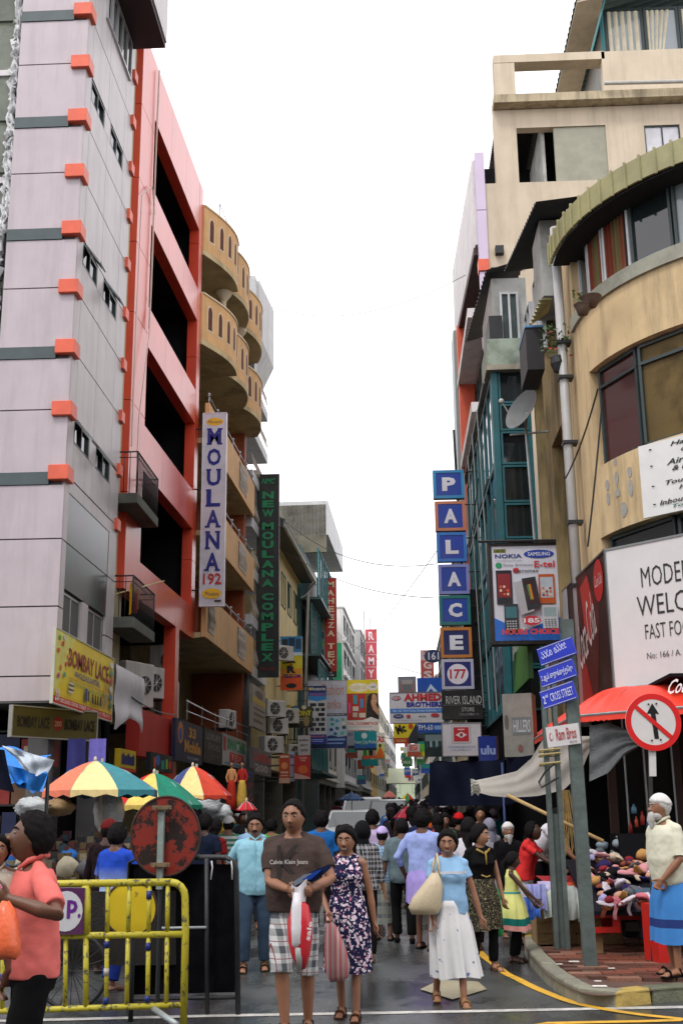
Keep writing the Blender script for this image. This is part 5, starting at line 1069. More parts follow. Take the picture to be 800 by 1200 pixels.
plate('street_name_plate','topmost blue street name plate with curly Sinhala lettering',630,760,670.5,745,21,blue_p,[('r',.01,.03,.99,.07,'a8acc8'),('r',.01,.93,.99,.97,'a8acc8')]+curls(.08,.46,.3,.75,4,'d0d4e8',5)+curls(.52,.95,.3,.75,5,'d0d4e8',9))
plate('street_name_plate','middle blue street name plate with Tamil lettering',631.5,785,671,770.5,21,blue_p,[('r',.01,.03,.99,.07,'a8acc8'),('r',.01,.93,.99,.97,'a8acc8'),('t',.04,.3,.96,.78,'2 ஆம் குறுக்குத்தெரு','d0d4e8',{'bold':.01})])
plate('street_name_plate','lowest blue street name plate reading 2nd CROSS STREET',633,810,671.5,796.5,21,blue_p,[('r',.01,.03,.99,.07,'a8acc8'),('r',.01,.93,.99,.97,'a8acc8'),('t',.06,.32,.13,.75,'2','d0d4e8'),('t',.14,.25,.22,.45,'nd','d0d4e8'),('t',.28,.3,.96,.75,'CROSS STREET','d0d4e8',{'bold':.0})])
plate('shop_plate','white plate reading Ram Bros in red on the posts',639,852,676.5,846.5,23,'c8c4c4',[('t',.30,.15,.92,.72,'Ram Bros','a03c34',{'bold':.015}),('e',.14,.5,.05,.2,'a83c34'),('e',.16,.5,.04,.14,'c8c4c4'),('t',.7,.82,.92,.92,'SINCE 1942','303030')],Yr=11.9,Yl=12.1,cat='sign')
ns=thing('no_straight_sign','round white road sign with a red ring and a crossed black arrow','road sign',tuple(GR(785,1145,KZ)))
c=AT(765,845.5,12.3);rr_=30.5/FPX*12.3*1.06
M_=face_cam(c[0],12.3,c[2],R(6));M=np.array(M_);T=lambda x,y,z:tuple((M@np.array([x,y,z,1]))[:3])
def disc(m,r0,z0,z1,n=40,ri=None,mi=0):
 if ri is None:m.add([T(r0*math.cos(2*PI*i/n),r0*math.sin(2*PI*i/n),z)for z in(z0,z1)for i in range(n)],[tuple(range(n))[::-1],tuple(range(n,2*n))]+[(i,(i+1)%n,n+(i+1)%n,n+i)for i in range(n)],mi)
 else:
  m.add([T(r*math.cos(2*PI*i/n),r*math.sin(2*PI*i/n),z1)for r in(ri,r0)for i in range(n)],[(i,n+i,n+(i+1)%n,(i+1)%n)for i in range(n)],mi)
m=MB();disc(m,rr_,-.012,0);m.build('disc',mat('sign_white',(.62,.60,.58),.4,.06,5,.02,stain=.15),ns)
redr=mat('sign_red',(.62,.015,.015),.35,.06,5,.02)
m=MB();disc(m,rr_,0,.002,ri=rr_*.80);m.build('red_ring',redr,ns)
m=MB();g=-R(42)
cs_,sn_=math.cos(g),math.sin(g)
m.add([T(x*cs_-y*sn_,x*sn_+y*cs_,.009)for x,y in((-rr_*.80,-rr_*.075),(rr_*.80,-rr_*.075),(rr_*.80,rr_*.075),(-rr_*.80,rr_*.075))],[(0,1,2,3)]);m.build('red_bar',redr,ns)
m=MB();q=rr_;m.add([T(x*q,y*q,.005)for x,y in((.0-.06+.05,-.58),(.12+.03,-.58),(.09,.30),(.22,.28),(0,.66),(-.22,.30),(-.08,.30))],[(0,1,2,3,4,5,6)]);m.build('arrow',paint('0c0c0c'),ns)
m=MB()
for x,y in((-.14,.62),(.14,.64),(-.12,-.64),(.2,-.62)):m.add([T(x*q+.012*math.cos(k*PI/3),y*q+.012*math.sin(k*PI/3),.012)for k in range(6)],[tuple(range(6))])
m.build('rivet',blackiron,ns)
m=MB();c2=GR(790,1140,KZ);zq=1.92;fq=(zq-KZ)/(c[2]-KZ);cq=c2[0]+(c[0]-c2[0])*fq;m.hexa([(cq-.035,12.33,zq),(cq+.035,12.33,zq),(cq+.035,12.37,zq),(cq-.035,12.37,zq),(c[0]-.035,12.32,c[2]+.2),(c[0]+.035,12.32,c[2]+.2),(c[0]+.035,12.36,c[2]+.2),(c[0]-.035,12.36,c[2]+.2)]);mk=MB();mk.cyl((c2[0],12.36,KZ),(cq,12.36,zq+.3),.02);mk.build('lower_post',blackiron,ns);m.build('post',mat('white_post',(.6,.6,.58),.5,.1,4,.05,stain=.3),ns)
Bx0=17.5;BL=3.75
bfn,bhit,bM=frame(-5.2,Bx0,0,1)
lace_items=[('r',0,.90,1,1,'c8301c'),('p',[(0,0),(.3,0),(.05,.8),(0,.9)],'d8d468'),('p',[(.85,.4),(1,.2),(1,.9),(.75,.9)],'c8a83c'),('r',0,.86,1,.9,'d8b818'),('t',.20,.17,.90,.43,'BOMBAY LACE','8c1c18',{'bold':.02}),('t',.30,.46,.74,.55,'WHOLESALE & RETAIL','14308c',{'bold':.01}),('t',.22,.575,.82,.61,'EMBROIDERY LACES AND BUTTONS AND RIBBONS','b8801c',{'bold':0}),('t',.22,.63,.84,.68,'SPECIALIST OF CUSTOM BUTTONS AND LACES AND NETS','3c8c5c',{'bold':0}),('t',.1,.915,.96,.98,'SECOND CROSS STREET, COLOMBO - 11. TEL: 0112','e8d8c8',{'bold':.02}),('t',.02,.8,.09,.97,'200','e0d0c0',{'bold':.03})]
for i,(x,y,c)in enumerate([(.05,.1,'4c9c3c'),(.10,.16,'c83c28'),(.04,.28,'d85c18'),(.12,.07,'c8c8c0'),(.16,.42,'c84c20'),(.08,.5,'e07820'),(.14,.58,'4c9c6c'),(.05,.62,'b83c90'),(.18,.3,'e09020')]):lace_items.append(('e',x,y,.018,.035,c))
for k in range(6):lace_items.append(('e',.94,.12+k*.13,.03,.05,['d8e0d8','4c8c7c','b83c50','d0d0c8','3c7c9c','507c3c'][k]))
for k in range(5):lace_items.append(('p',[(.20+k*.001,.80-.03*k),(.27,.80-.03*k),(.28,.78-.03*k),(.19,.78-.03*k)],['c8ccc8','303c40'][k%2]))
lace_items+=[('r',.46,.66,.50,.84,'2c3c7c'),('r',.505,.68,.53,.84,'141c28')]+[('p',[(.58+k*.045,.70),(.60+k*.045,.70),(.61+k*.045,.84),(.575+k*.045,.84)],'101418')for k in range(4)]+[('r',.78,.62,.79,.82,'d04c28'),('r',.80,.64,.81,.84,'28805c'),('r',.82,.62,.83,.8,'3c5cb0')]
board('lace_shop_sign','yellow illustrated sign reading BOMBAY LACE wholesale and retail',bM(BL/2,0,3.85),BL,1.13,mat('lace_sign_yellow',(.72,.56,.03),.45,.1,3,.02),lace_items,thick=.04,frame_='b8b8a8',fw=.02)
a=AT(25,838,18.2);c=AT(105,856,19.4);M_=Matrix((Vector((c[0]-a[0],c[1]-a[1],0)).normalized(),Vector((0,0,1)),Vector((c[1]-a[1],-(c[0]-a[0]),0)).normalized())).transposed().to_4x4();M_.translation=Vector(((a[0]+c[0])/2,(a[1]+c[1])/2,3.06))
board('lace_shop_sign','smaller shaded yellow sign reading BOMBAY LACE twice under the building',M_,1.75,.46,mat('shaded_yellow_sign',(.075,.06,.012),.6,.2,3,.05),[('t',.05,.3,.42,.7,'BOMBAY LACE','14140c',{'bold':.03}),('e',.52,.5,.06,.25,'7c1c14'),('t',.48,.4,.56,.6,'200','a08c60'),('t',.6,.3,.97,.7,'BOMBAY LACE','14140c',{'bold':.03})],thick=.08,frame_='8c8c84',fw=.02)  # sign yellow darkened in the material to carry the shade under the building
wb=thing('torn_banner','torn white plastic banner hanging beside the yellow lace sign','banner',(-5.2,22,3.3))
m=MB(bfn)
def bn(u,v):
 s_=3.85+u*2.5;z=4.35-v*1.2+(.3*max(0,math.sin(u*PI*1.0-.3))*v**3);return(s_,.02+.02*math.sin(u*14+v*3)*v+.02*math.sin(v*9),z)
m.grid(bn,26,18);m.build('sheet',mat('white_plastic_sheet',(.60,.60,.62),.45,.1,4,.1,stain=.2),wb,smooth=True)
def lshop(name,label,px0,px1,py0,py1,face,items,d=.12,thick=.1,**k):
 s0,z1=rhit(px0,py0,d);s1,_=rhit(px1,py0,d);_,z0=rhit(px0,py1,d)
 return board(name,label,rM((s0+s1)/2,d,(z0+z1)/2),s1-s0,z1-z0,face,items,thick,**k)
lshop('mobile_shop_sign','dark blue sign with golden raised letters reading Mobile',206.5,238,840,890,'101c3c',[('e',.16,.32,.1,.26,'b8703c'),('e',.16,.36,.06,.16,'2c4c8c'),('t',.45,.12,.72,.38,'33','c88c30',{'bold':.04}),('t',.3,.45,.92,.76,'Mobile','c88c30',{'bold':.04}),('t',.4,.84,.85,.92,'Tel: 0112544455','a0a8b8')])
lshop('shop_sign','dark brown sign with three rows of grey letters',239.5,261,851,892,'1c1512',[('t',.1,.12,.9,.32,'LUXURY','8c8c88'),('t',.2,.42,.85,.6,'SHOES','707470'),('t',.3,.75,.8,.88,'CITY','606460')])
lshop('shop_sign','white sign with green letters SWATHIK and red boxes',262,289,858,895,'b0aca8',[('r',0,.1,.1,.55,'b02c28'),('t',.15,.1,.98,.48,'SWATHIK','0c8c54',{'bold':.05}),('r',.25,.55,.85,.85,'b8241c'),('t',.3,.6,.8,.8,'TEX','d89c90'),('r',.05,.9,.9,.95,'4c90a8')])
lshop('advert_sign','brown advertising banner with a yellow band on the slate pillar',296,311,800,850,'8c8478',[('e',.5,.18,.3,.1,'4c3020'),('r',0,.28,1,.42,'b89c28'),('r',.1,.52,.9,.56,'5c4434'),('r',.1,.64,.9,.7,'5c4434'),('r',.1,.8,.8,.86,'5c4434')],d=.5)
lshop('shop_sign','grey sign with red letters LANKA near the mannequins',296,318,874,905,'5c5c5c',[('t',.05,.15,.95,.5,'LANKA','b83834',{'bold':.04}),('t',.1,.6,.8,.9,'200','a8a4a0',{'bold':.03})],d=.5)
lshop('shop_sign','dark upright sign with blue and red curly letters beside the mannequins',286.5,298,897,942,'0c101c',curls(.2,.8,.08,.3,1,'3060c8',1)+curls(.2,.8,.38,.62,1,'c02c30',3)+curls(.2,.8,.7,.95,1,'c02c30',2),d=1.0)
lshop('shop_sign','small yellow sign with dark blue figures above the parasols',141,160,876,902,'c0a41c',[('r',.1,.3,.9,.7,'14205c'),('p',[(.1,.3),(.2,.15),(.3,.3)],'14205c'),('p',[(.4,.3),(.5,.12),(.6,.3)],'14205c'),('p',[(.7,.3),(.8,.18),(.9,.3)],'14205c'),('r',0,.85,1,1,'b03c20')],d=.3)
lshop('shop_sign','dark display board with colourful bottle shapes under the red wall',177,203,880,902,'141c20',[('r',.12,.25,.22,.8,'c8481c'),('e',.3,.4,.1,.3,'2c60b0'),('r',.45,.35,.6,.85,'1c8c7c'),('r',.65,.25,.75,.8,'7cb030'),('e',.85,.55,.08,.25,'c02828')],d=.3)
cols=['c0281c','c8c8c4','1c50a8','d0a81c','1c8070','b0b4b8','8c3c20','2c7c3c','d06018','304878','c8a8a8','9cb0c0']
names={'c0281c':'red','c8c8c4':'white','1c50a8':'blue','d0a81c':'yellow','1c8070':'teal','b0b4b8':'grey','8c3c20':'brown','2c7c3c':'green','d06018':'orange','304878':'navy','c8a8a8':'pinkish','9cb0c0':'pale blue'}
rr=random.Random(11);words_=['TEX','SALE','CITY','SHOES','LANKA','GIFT','FASHION','TOYS','MOBILE','SILK']
for i in range(64):
 side='l' if i%2 else 'r';Y=58+rr.random()**1.3*105;px=(465-(30+rr.random()*38)*55/Y*1.0)if side=='l' else(465+(14+rr.random()*44)*50/Y)
 if side=='r':px=max(px,477 if Y<100 else 472)
 py=925-rr.random()*(62*60/Y+14)-12;w_=rr.uniform(6,13)*60/Y+2;h_=rr.uniform(5,13)*60/Y+2
 c=rr.choice(cols);c2=rr.choice([k for k in cols if k!=c])
 kind=rr.randrange(3);it=[('r',.08,.1,.92,.45,c2),('r',.1,.6,.8,.7,'303438')]if kind==0 else[('t',.08,.2,.92,.6,rr.choice(words_),c2,{'bold':.03})]if kind==1 else[('e',.3,.5,.2,.3,c2),('r',.55,.25,.92,.4,c2),('r',.55,.55,.9,.7,'282c34')]
 hang('far_sign','small distant %s shop sign with %s print over the far street'%(names[c],names[c2]),(px-w_/2,py-h_/2,px+w_/2,py+h_/2),Y,c,it,group='distant hanging signs %s and %s'%(names[c],names[c2]),thick=.15)
for i,(px,py,lab)in enumerate([(331,765,'air conditioner on the yellow wall below the upper windows'),(338,838,'white air conditioner high beside the green vertical sign'),(321,830,'air conditioner under the brown banner, upper one'),(324,850,'double fan air conditioner under the brown banner'),(341,790,'air conditioner beside the R and R sign'),(345,880,'lowest air conditioner behind the beauty center sign'),(318,872,'air conditioner above the LANKA sign')]):
 s_,z=rhit(px,py,.35);p=rfn(s_,.35,z-.3);ac_unit(*p,.9,.6,.35,rz=R(45),label=lab,group='air conditioners on the left facades beyond the green sign')
def wire(a,b_,sag,label):
 m=MB();a=np.array(a);b_=np.array(b_);m.tube([tuple(a+(b_-a)*u/20-np.array([0,0,sag*4*(u/20)*(1-u/20)]))for u in range(21)],.012,4);tag(m.build('overhead_wire',blackiron),label,'wire')
wire(AT(312,357,46),AT(545,322,33),.9,'thin black wire sagging high across the sky between facades')
wire(AT(325,602,42),AT(512,660,30),.7,'thin pale wire crossing from the green sign to the letter signs')
wire(AT(400,770,80),AT(515,640,30),.5,'faint wire rising towards the letter signs over the far street')
wire(AT(206,837,27.0),AT(150,812,22.5),.1,'short wire from the white banner to the mobile shop sign')
def sstep(a,b_,x):t_=max(0,min(1,(x-a)/(b_-a)));return t_*t_*(3-2*t_)
def ik(a,c,l1,l2,pole):
 a,c=Vector(a),Vector(c);d=c-a;L_=min(d.length,(l1+l2)*.998);d.normalize();c=a+d*L_
 x=(l1*l1-l2*l2+L_*L_)/(2*L_);h_=math.sqrt(max(0,l1*l1-x*x));p=Vector(pole)-d*Vector(pole).dot(d);p.normalize()
 return a+d*x+p*h_,c
FOLD=bpy.data.textures.new('cloth_folds','CLOUDS');FOLD.noise_scale=.17;FOLD.noise_depth=2
def finish(o,vox,smooth_=2,fold=0.0):
 r_=o.modifiers.new('remesh','REMESH');r_.mode='VOXEL';r_.voxel_size=vox;r_.use_smooth_shade=True
 if smooth_:q=o.modifiers.new('smooth','SMOOTH');q.iterations=smooth_;q.factor=.5
 if fold:q=o.modifiers.new('folds','DISPLACE');q.texture=FOLD;q.strength=fold;q.mid_level=.5;q.texture_coords='LOCAL'
 bake_later(o)
def headpt(d):
 x,y,z=.080*d[0],.099*d[1],.118*d[2]
 if d[2]<0:
  k=-d[2];x*=1-.27*k**1.4;y*=(1-.10*k**2)if y<0 else(1-.42*k)
 if d[1]<-.2:
  for sx in(-1,1):
   y+=.0055*math.exp(-((x-sx*.031)**2/.014**2+(z-.014)**2/.010**2));y-=.003*math.exp(-((x-sx*.036)**2/.02**2+(z+.03)**2/.018**2))
  y-=.003*math.exp(-(z-.036)**2/.010**2)*(1-abs(d[0]))
  y-=.009*math.exp(-(x**2/.022**2+(z+.100)**2/.014**2));y-=.006*math.exp(-(x**2/.025**2+(z+.058)**2/.014**2))
 return Vector((x,y,z))
def face_at(x,z,out=0.0):
 dx,dz=x/.080,z/.118;p=headpt((dx,-math.sqrt(max(.05,1-dx*dx-dz*dz)),dz));return Vector((x,p.y-out,z))
skins={'brown':(.25,.115,.062),'dark':(.125,.055,.031),'tan':(.33,.17,.10),'deep':(.065,.031,.021)}
def skinm(k):return mat('skin_'+k,skins[k],.48,.12,9,.08,spec=.45)
hairm=mat('black_hair',(.006,.005,.005),.7,.3,60,.4,spec=.12);greyhair=mat('grey_beard',(.45,.44,.42),.8,.2,40,.5)
eyew=mat('eye_white',(.30,.26,.23),.3,.0,1,0);eyeb=mat('eye_dark',(.01,.006,.005),.2,0,1,0);toothm=mat('teeth',(.50,.46,.40),.3,0,1,0)
lipm=mat('lips',(.13,.05,.038),.45,.05,5,0)
TOR_M=[(.80,0,.125,.095),(.86,0,.158,.115),(.93,0,.165,.118),(1.00,0,.155,.112),(1.08,-.005,.152,.108),(1.16,-.008,.160,.112),(1.24,-.008,.170,.115),(1.31,-.004,.168,.108),(1.36,.0,.145,.094),(1.40,.006,.100,.078),(1.43,.010,.070,.066),(1.46,.012,.058,.058)]
TOR_F=[(.80,0,.135,.105),(.86,.005,.172,.125),(.92,.008,.175,.122),(1.00,0,.150,.105),(1.08,-.002,.135,.095),(1.16,-.005,.142,.100),(1.24,-.012,.152,.108),(1.31,-.004,.146,.098),(1.35,.0,.126,.085),(1.39,.006,.084,.068),(1.42,.010,.056,.056)]
def person(label,x,y,z,rz,H,sex='m',skin='brown',lean=0.0,feet=None,hands=None,head=(0,0),wear=(),hair='short',face=None,wide=1.0,belly=0.0,hi=True,group=None,curl=.5,name='person',hz=None,thumb=None,bust=0.0,knee=None,hs=1.07):
 s=H/1.7;t=thing(name,label,'person',(x,y,z),group,rz,local=True);t['h']=H;del t['h']
 vox=.0075 if hi else .017;sk=skinm(skin);la=R(lean);piv=Vector((0,0,.95))
 def B(p):
  p=Vector(p);k=sstep(.93,1.12,p.z)if p.z<1.12 else 1;a=la*k;q=p-piv;return piv+Vector((q.x,q.y*math.cos(a)-q.z*math.sin(a),q.z*math.cos(a)+q.y*math.sin(a)))
 tor=TOR_M if sex=='m' else TOR_F
 def torso(m,t_=0.0,zlo=.8,zhi=2,scale=1.0):
  rings=[];n=28
  zs=[r_ for r_ in tor if zlo<=r_[0]<=zhi]
  for(zz_,cy,rx,ry)in zs:
   bl=belly*math.exp(-(zz_-1.05)**2/.012)
   ring=[]
   for i in range(n):
    a=2*PI*i/n;ca,sa=math.cos(a),math.sin(a);e=.85
    px=(rx*wide+bl*.5+t_)*math.copysign(abs(ca)**e,ca);py=(ry+t_+(bl*.0))*math.copysign(abs(sa)**e,sa)
    if sa<0:py-=bl+bust*math.exp(-(zz_-1.245)**2/.0035)*(.4+.6*math.exp(-(abs(ca)-.5)**2/.08))
    ring.append(tuple(B((px,cy+py,zz_))*s))
   rings.append(ring)
  vs=[p for q in rings for p in q];N=len(rings)
  m.add(vs,[(j*n+i,j*n+(i+1)%n,(j+1)*n+(i+1)%n,(j+1)*n+i)for j in range(N-1)for i in range(n)]+[tuple(range(n))[::-1],tuple(range((N-1)*n,N*n))])
 inv=Matrix.Rotation(-rz,3,'Z')
 def tgt(v):
  if v[0]=='px':p=AT(v[1],v[2],y+v[3]);return(inv@(Vector(p)-Vector((x,y,z))))/s
  return Vector(v)
 feet=feet or{};hands=hands or{}
 J={}
 for sd,sg in(('l',-1),('r',1)):
  hip=Vector((sg*.088*wide,.0,.90));f=tgt(feet[sd])if sd in feet else Vector((sg*.10,.0,0));ank=Vector((f.x,f.y+.03,f.z+.085))
  kn,ank=ik(hip,ank,.422,.402,knee or(sg*.06,-1,0));sh=B((sg*(.178 if sex=='m' else .155)*wide,.005,1.352))
  w_=tgt(hands[sd])if sd in hands else Vector((sg*(.27*wide),-.03,.80));pole=(sg*.7,.55,-.5)if sd in hands else(sg*.3,1,0)
  el,w_=ik(sh,w_,.285,.255,pole);J[sd]=(hip,kn,ank,f,sh,el,w_)
 lt=.80 if any(g[0]in('trousers','leggings','skirt','sarong','dress')for g in wear)else 1.0
 m=MB();torso(m,-.012 if wear else 0,.8)
 nb_,hc=B((0,.012,1.40)),B((0,-.014,1.556));hy,hp=head
 HR=Euler((R(hp),0,R(hy))).to_matrix()*hs
 m.limb([nb_*s,(B((0,.004,1.47)))*s,(hc+HR@Vector((0,.012,-.05)))*s],[.066*s,.059*s,.060*s])
 hc_=hc
 for sg in(-1,1):m.limb([B((sg*.02,.02,1.43))*s,B((sg*.09,.010,1.378))*s,J['l' if sg<0 else 'r'][4]*s],[.045*s,.042*s,.044*s])
 for sd,sg in(('l',-1),('r',1)):
  hip,kn,ank,f,sh,el,w_=J[sd];lw=1.0 if sex=='m' else .97
  m.limb([hip*s,(hip*.55+kn*.45)*s,kn*s,(kn*.68+ank*.32+Vector((0,.012,0)))*s,ank*s],[.085*lw*s*lt,.072*lw*s*lt,.052*s*lt,.054*s*lt,.034*s])
  fd=(Vector((f.x*.15+sg*.02,-1,0))).normalized();hl=Vector((ank.x,ank.y+.03,f.z+.035))
  m.limb([hl*s,(Vector((ank.x,ank.y,f.z+.045))+fd*.05)*s,(Vector((ank.x,ank.y,f.z+.025))+fd*.145)*s],[.034*s,.040*s,.034*s],side=(1,0,0),ratio=.75)
  if hi:
   for k in range(5):b0_=Vector((ank.x,ank.y,f.z+.018))+fd*.155+Vector((sg*(-.028+.014*k),0,0));m.limb([b0_*s,(b0_+fd*(.034-.005*k))*s],[.010*s,.009*s],n=8)
  aw_=1.0 if sex=='m' else .86
  m.limb([sh*s,(sh*.5+el*.5)*s,el*s,(el*.65+w_*.35)*s,w_*s],[.048*aw_*s,.046*aw_*s,.038*aw_*s,.040*aw_*s,.026*aw_*s])
  d=(w_-el).normalized();cu=curl if not isinstance(curl,dict)else curl.get(sd,.5)
  th=Vector((0,-1,.15))if sd not in hands else Vector((0,-.2,1))
  if thumb and sd in thumb:th=Vector(thumb[sd])
  th=(th-d*th.dot(d)).normalized();pn=d.cross(th);
  if pn.dot(Vector((-sg,0,0))+Vector((0,.3,0)))<0:pn=-pn
  m.limb([(w_-d*.01)*s,(w_+d*.04)*s,(w_+d*.082)*s],[.024*s,.036*s,.037*s],side=th,ratio=.42)
  if hi:
   for i in range(4):
    p=w_+d*.082+th*(.029-.0195*i);L_=(.074,.082,.076,.060)[i];dd_=d.copy();pts=[p*s];cc=cu*(1+.12*i)
    for j in range(3):
     dd_=(Matrix.Rotation(cc*(.5 if j==0 else .8),3,pn.cross(d))@dd_);
     p=p+dd_*L_*(.42,.32,.26)[j];pts.append(p*s)
    m.limb(pts,[.0092*s,.0088*s,.0082*s,.0070*s],n=8)
   p=w_+d*.022+th*.028;q=p+(th*.7+d*.75).normalized()*.04;r2=q+(th*.25+d*.9+pn*.3).normalized()*.034;m.limb([p*s,q*s,r2*s],[.0125*s,.011*s,.009*s],n=8)
  else:m.limb([(w_+d*.08)*s,(w_+d*.15+pn*.02)*s],[.030*s,.02*s],side=th,ratio=.45)
 n,mm=(36,26)if hi else(16,12);vs=[]
 for j in range(mm+1):
  tt=PI*(j+.0001)/(mm+.0002)
  for i in range(n):a=2*PI*i/n;vs.append(tuple((hc+HR@headpt((math.sin(tt)*math.cos(a),math.sin(tt)*math.sin(a),math.cos(tt))))*s))
 m.add(vs,[(j*n+i,(j+1)*n+i,(j+1)*n+(i+1)%n,j*n+(i+1)%n)for j in range(mm)for i in range(n)]+[tuple(range(n)),tuple(range(mm*n,mm*n+n))[::-1]])
 F=lambda v:(hc+HR@Vector(v))*s
 m.limb([F((0,-.090,.020)),F((0,-.104,-.008)),F((0,-.114,-.024))],[.007*s,.009*s,.0125*s],n=10)
 if hi:
  for sg in(-1,1):m.ell(F((sg*.011,-.105,-.028)),(.007*s,.009*s,.007*s),8,6)
 for sg in(-1,1):m.ell(F((sg*.074,.008,-.004)),(.010*s,.020*s,.031*s),10,8,rot=HR@Euler((0,0,sg*.5)).to_matrix())
 bd=m.build('body',sk,t);finish(bd,vox,2)
 if face is not None:
  ex=face
  for sg in(-1,1):
   e=MB();c=face_at(sg*.031,.012,.0025);e.ell(F(c),(.0135*s,.006*s,.0056*s),12,8,rot=HR);e.ell(F((c.x,c.y-.0035,c.z)),(.0072*s,.0035*s,.0060*s),10,6,mi=1,rot=HR);e.build('eye',[eyew,eyeb],t,smooth=True)
   e=MB();e.limb([F(face_at(sg*.013,.031,.003)),F(face_at(sg*.032,.037,.003)),F(face_at(sg*.050,.030,.001))],[.0045*s,.0055*s,.003*s],n=6);e.build('eyebrow',hairm if ex.get('grey')is None else greyhair,t,smooth=True)
  e=MB();w2=.027 if ex.get('smile')else .022
  if ex.get('smile'):
   e.limb([F(face_at(-w2,-.050,.001)),F(face_at(-.012,-.0535,.003)),F(face_at(.012,-.0535,.003)),F(face_at(w2,-.050,.001))],[.003*s,.0045*s,.0045*s,.003*s],n=6)
   e.limb([F(face_at(-w2,-.051,.001)),F(face_at(-.012,-.069,.002)),F(face_at(.012,-.069,.002)),F(face_at(w2,-.051,.001))],[.003*s,.0055*s,.0055*s,.003*s],n=6)
   q=MB();q.ell(F(face_at(0,-.0605,-.001)),(.021*s,.005*s,.0075*s),12,8,rot=HR);q.build('teeth',toothm,t,smooth=True)
  else:
   e.limb([F(face_at(-w2,-.058,.0)),F(face_at(0,-.055,.003)),F(face_at(w2,-.058,.0))],[.003*s,.005*s,.003*s],n=6);e.limb([F(face_at(-w2+.003,-.060,.0)),F(face_at(0,-.066,.003)),F(face_at(w2-.003,-.060,.0))],[.003*s,.006*s,.003*s],n=6)
  e.build('lips',mat('rosy_lips',(.26,.08,.06),.45,.05,5,0)if ex.get('smile')else lipm,t,smooth=True)
  if ex.get('mous'):e=MB();e.limb([F(face_at(-.030,-.050,.002)),F(face_at(-.010,-.041,.006)),F(face_at(.010,-.041,.006)),F(face_at(.030,-.050,.002))],[.004*s,.007*s,.007*s,.004*s],n=7);e.build('moustache',hairm,t,smooth=True)
  if ex.get('beard'):
   e=MB();e.limb([F((0,-.080,-.075)),F((0,-.095,-.12)),F((0,-.085,-.18))],[.045*s,.040*s,.015*s],n=12);e.ell(F((0,-.04,-.072)),(.070*s,.055*s,.048*s),16,10,rough=.05);e.build('beard',greyhair,t,smooth=True)
 rr_=random.Random(len(label))
 def shell(nm,mt,thr,thick,jit=0.0,extra=None,n=40,mm=30):
  m=MB();vs=[]
  for j in range(mm+1):
   tt=PI*(j+.0001)/(mm+.0002)
   for i in range(n):
    a=2*PI*i/n;d=(math.sin(tt)*math.cos(a),math.sin(tt)*math.sin(a),math.cos(tt));cv=thr(d);p=headpt(d);u=Vector(d)
    vs.append(tuple((hc+HR@(p+u*(-.014*(1-cv)+(thick+rr_.uniform(-jit,jit))*cv)))*s))
  m.add(vs,[(j*n+i,(j+1)*n+i,(j+1)*n+(i+1)%n,j*n+(i+1)%n)for j in range(mm)for i in range(n)])
  if extra:extra(m)
  return m.build(nm,mt,t,smooth=True)
 def hl_(front):
  def f(d):
   y_=d[1];th_=front if y_<-.80 else front+(.12-front)*(y_+.80)/.35 if y_<-.45 else .12-.42*(y_+.45)/.45 if y_<0 else-.30-.4*min(1,y_/.45)
   return sstep(-.04,.20,d[2]-th_+.05*math.sin(d[0]*23)+.03*math.sin(d[0]*51+d[1]*17))
  return f
 if hair=='short':shell('hair',hairm,hl_(.66),.020,.007)
 elif hair=='thick':shell('hair',hairm,hl_(.60),.025,.008)
 elif hair=='bald':shell('hair',hairm,hl_(.84),.012,.002)
 elif hair in('bun','pony','long'):
  def ext(m):
   if hair=='bun':m.ell(F((0,.115,.0)),(.045*s,.035*s,.045*s),12,8)
   if hair=='pony':m.limb([F((0,.10,.02)),F((0,.15,-.06)),F((0,.13,-.18)),F((0,.11,-.28))],[.03*s,.045*s,.04*s,.015*s],n=10)
   if hair=='long':m.limb([F((0,.05,-.02)),F((0,.07,-.12)),F((0,.09,-.24))],[.085*s,.085*s,.05*s],side=HR@Vector((1,0,0)),ratio=.6,n=16)
  shell('hair',hairm,hl_(.64),.024,.005,ext)
 elif hair[0]in('cap','scarf'):
  cmt=hair[1]
  if hair[0]=='cap':
   shell('hair',hairm if len(hair)<3 else greyhair,hl_(.6),.006)
   shell('cap',cmt,lambda d:sstep(.26,.34,d[2]+.12*d[1]),.018)
  else:
   shell('headscarf',cmt,lambda d:1-sstep(.25,.5,(-d[1]-.35)*1.6)*(1-sstep(.45,.6,abs(d[2]-.0))),.024,.002,lambda m:m.limb([F((0,.03,-.06)),F((0,.03,-.14)),F((0,.02,-.22))],[.080*s,.10*s,.15*s],side=HR@Vector((1,0,0)),ratio=.75,n=16))
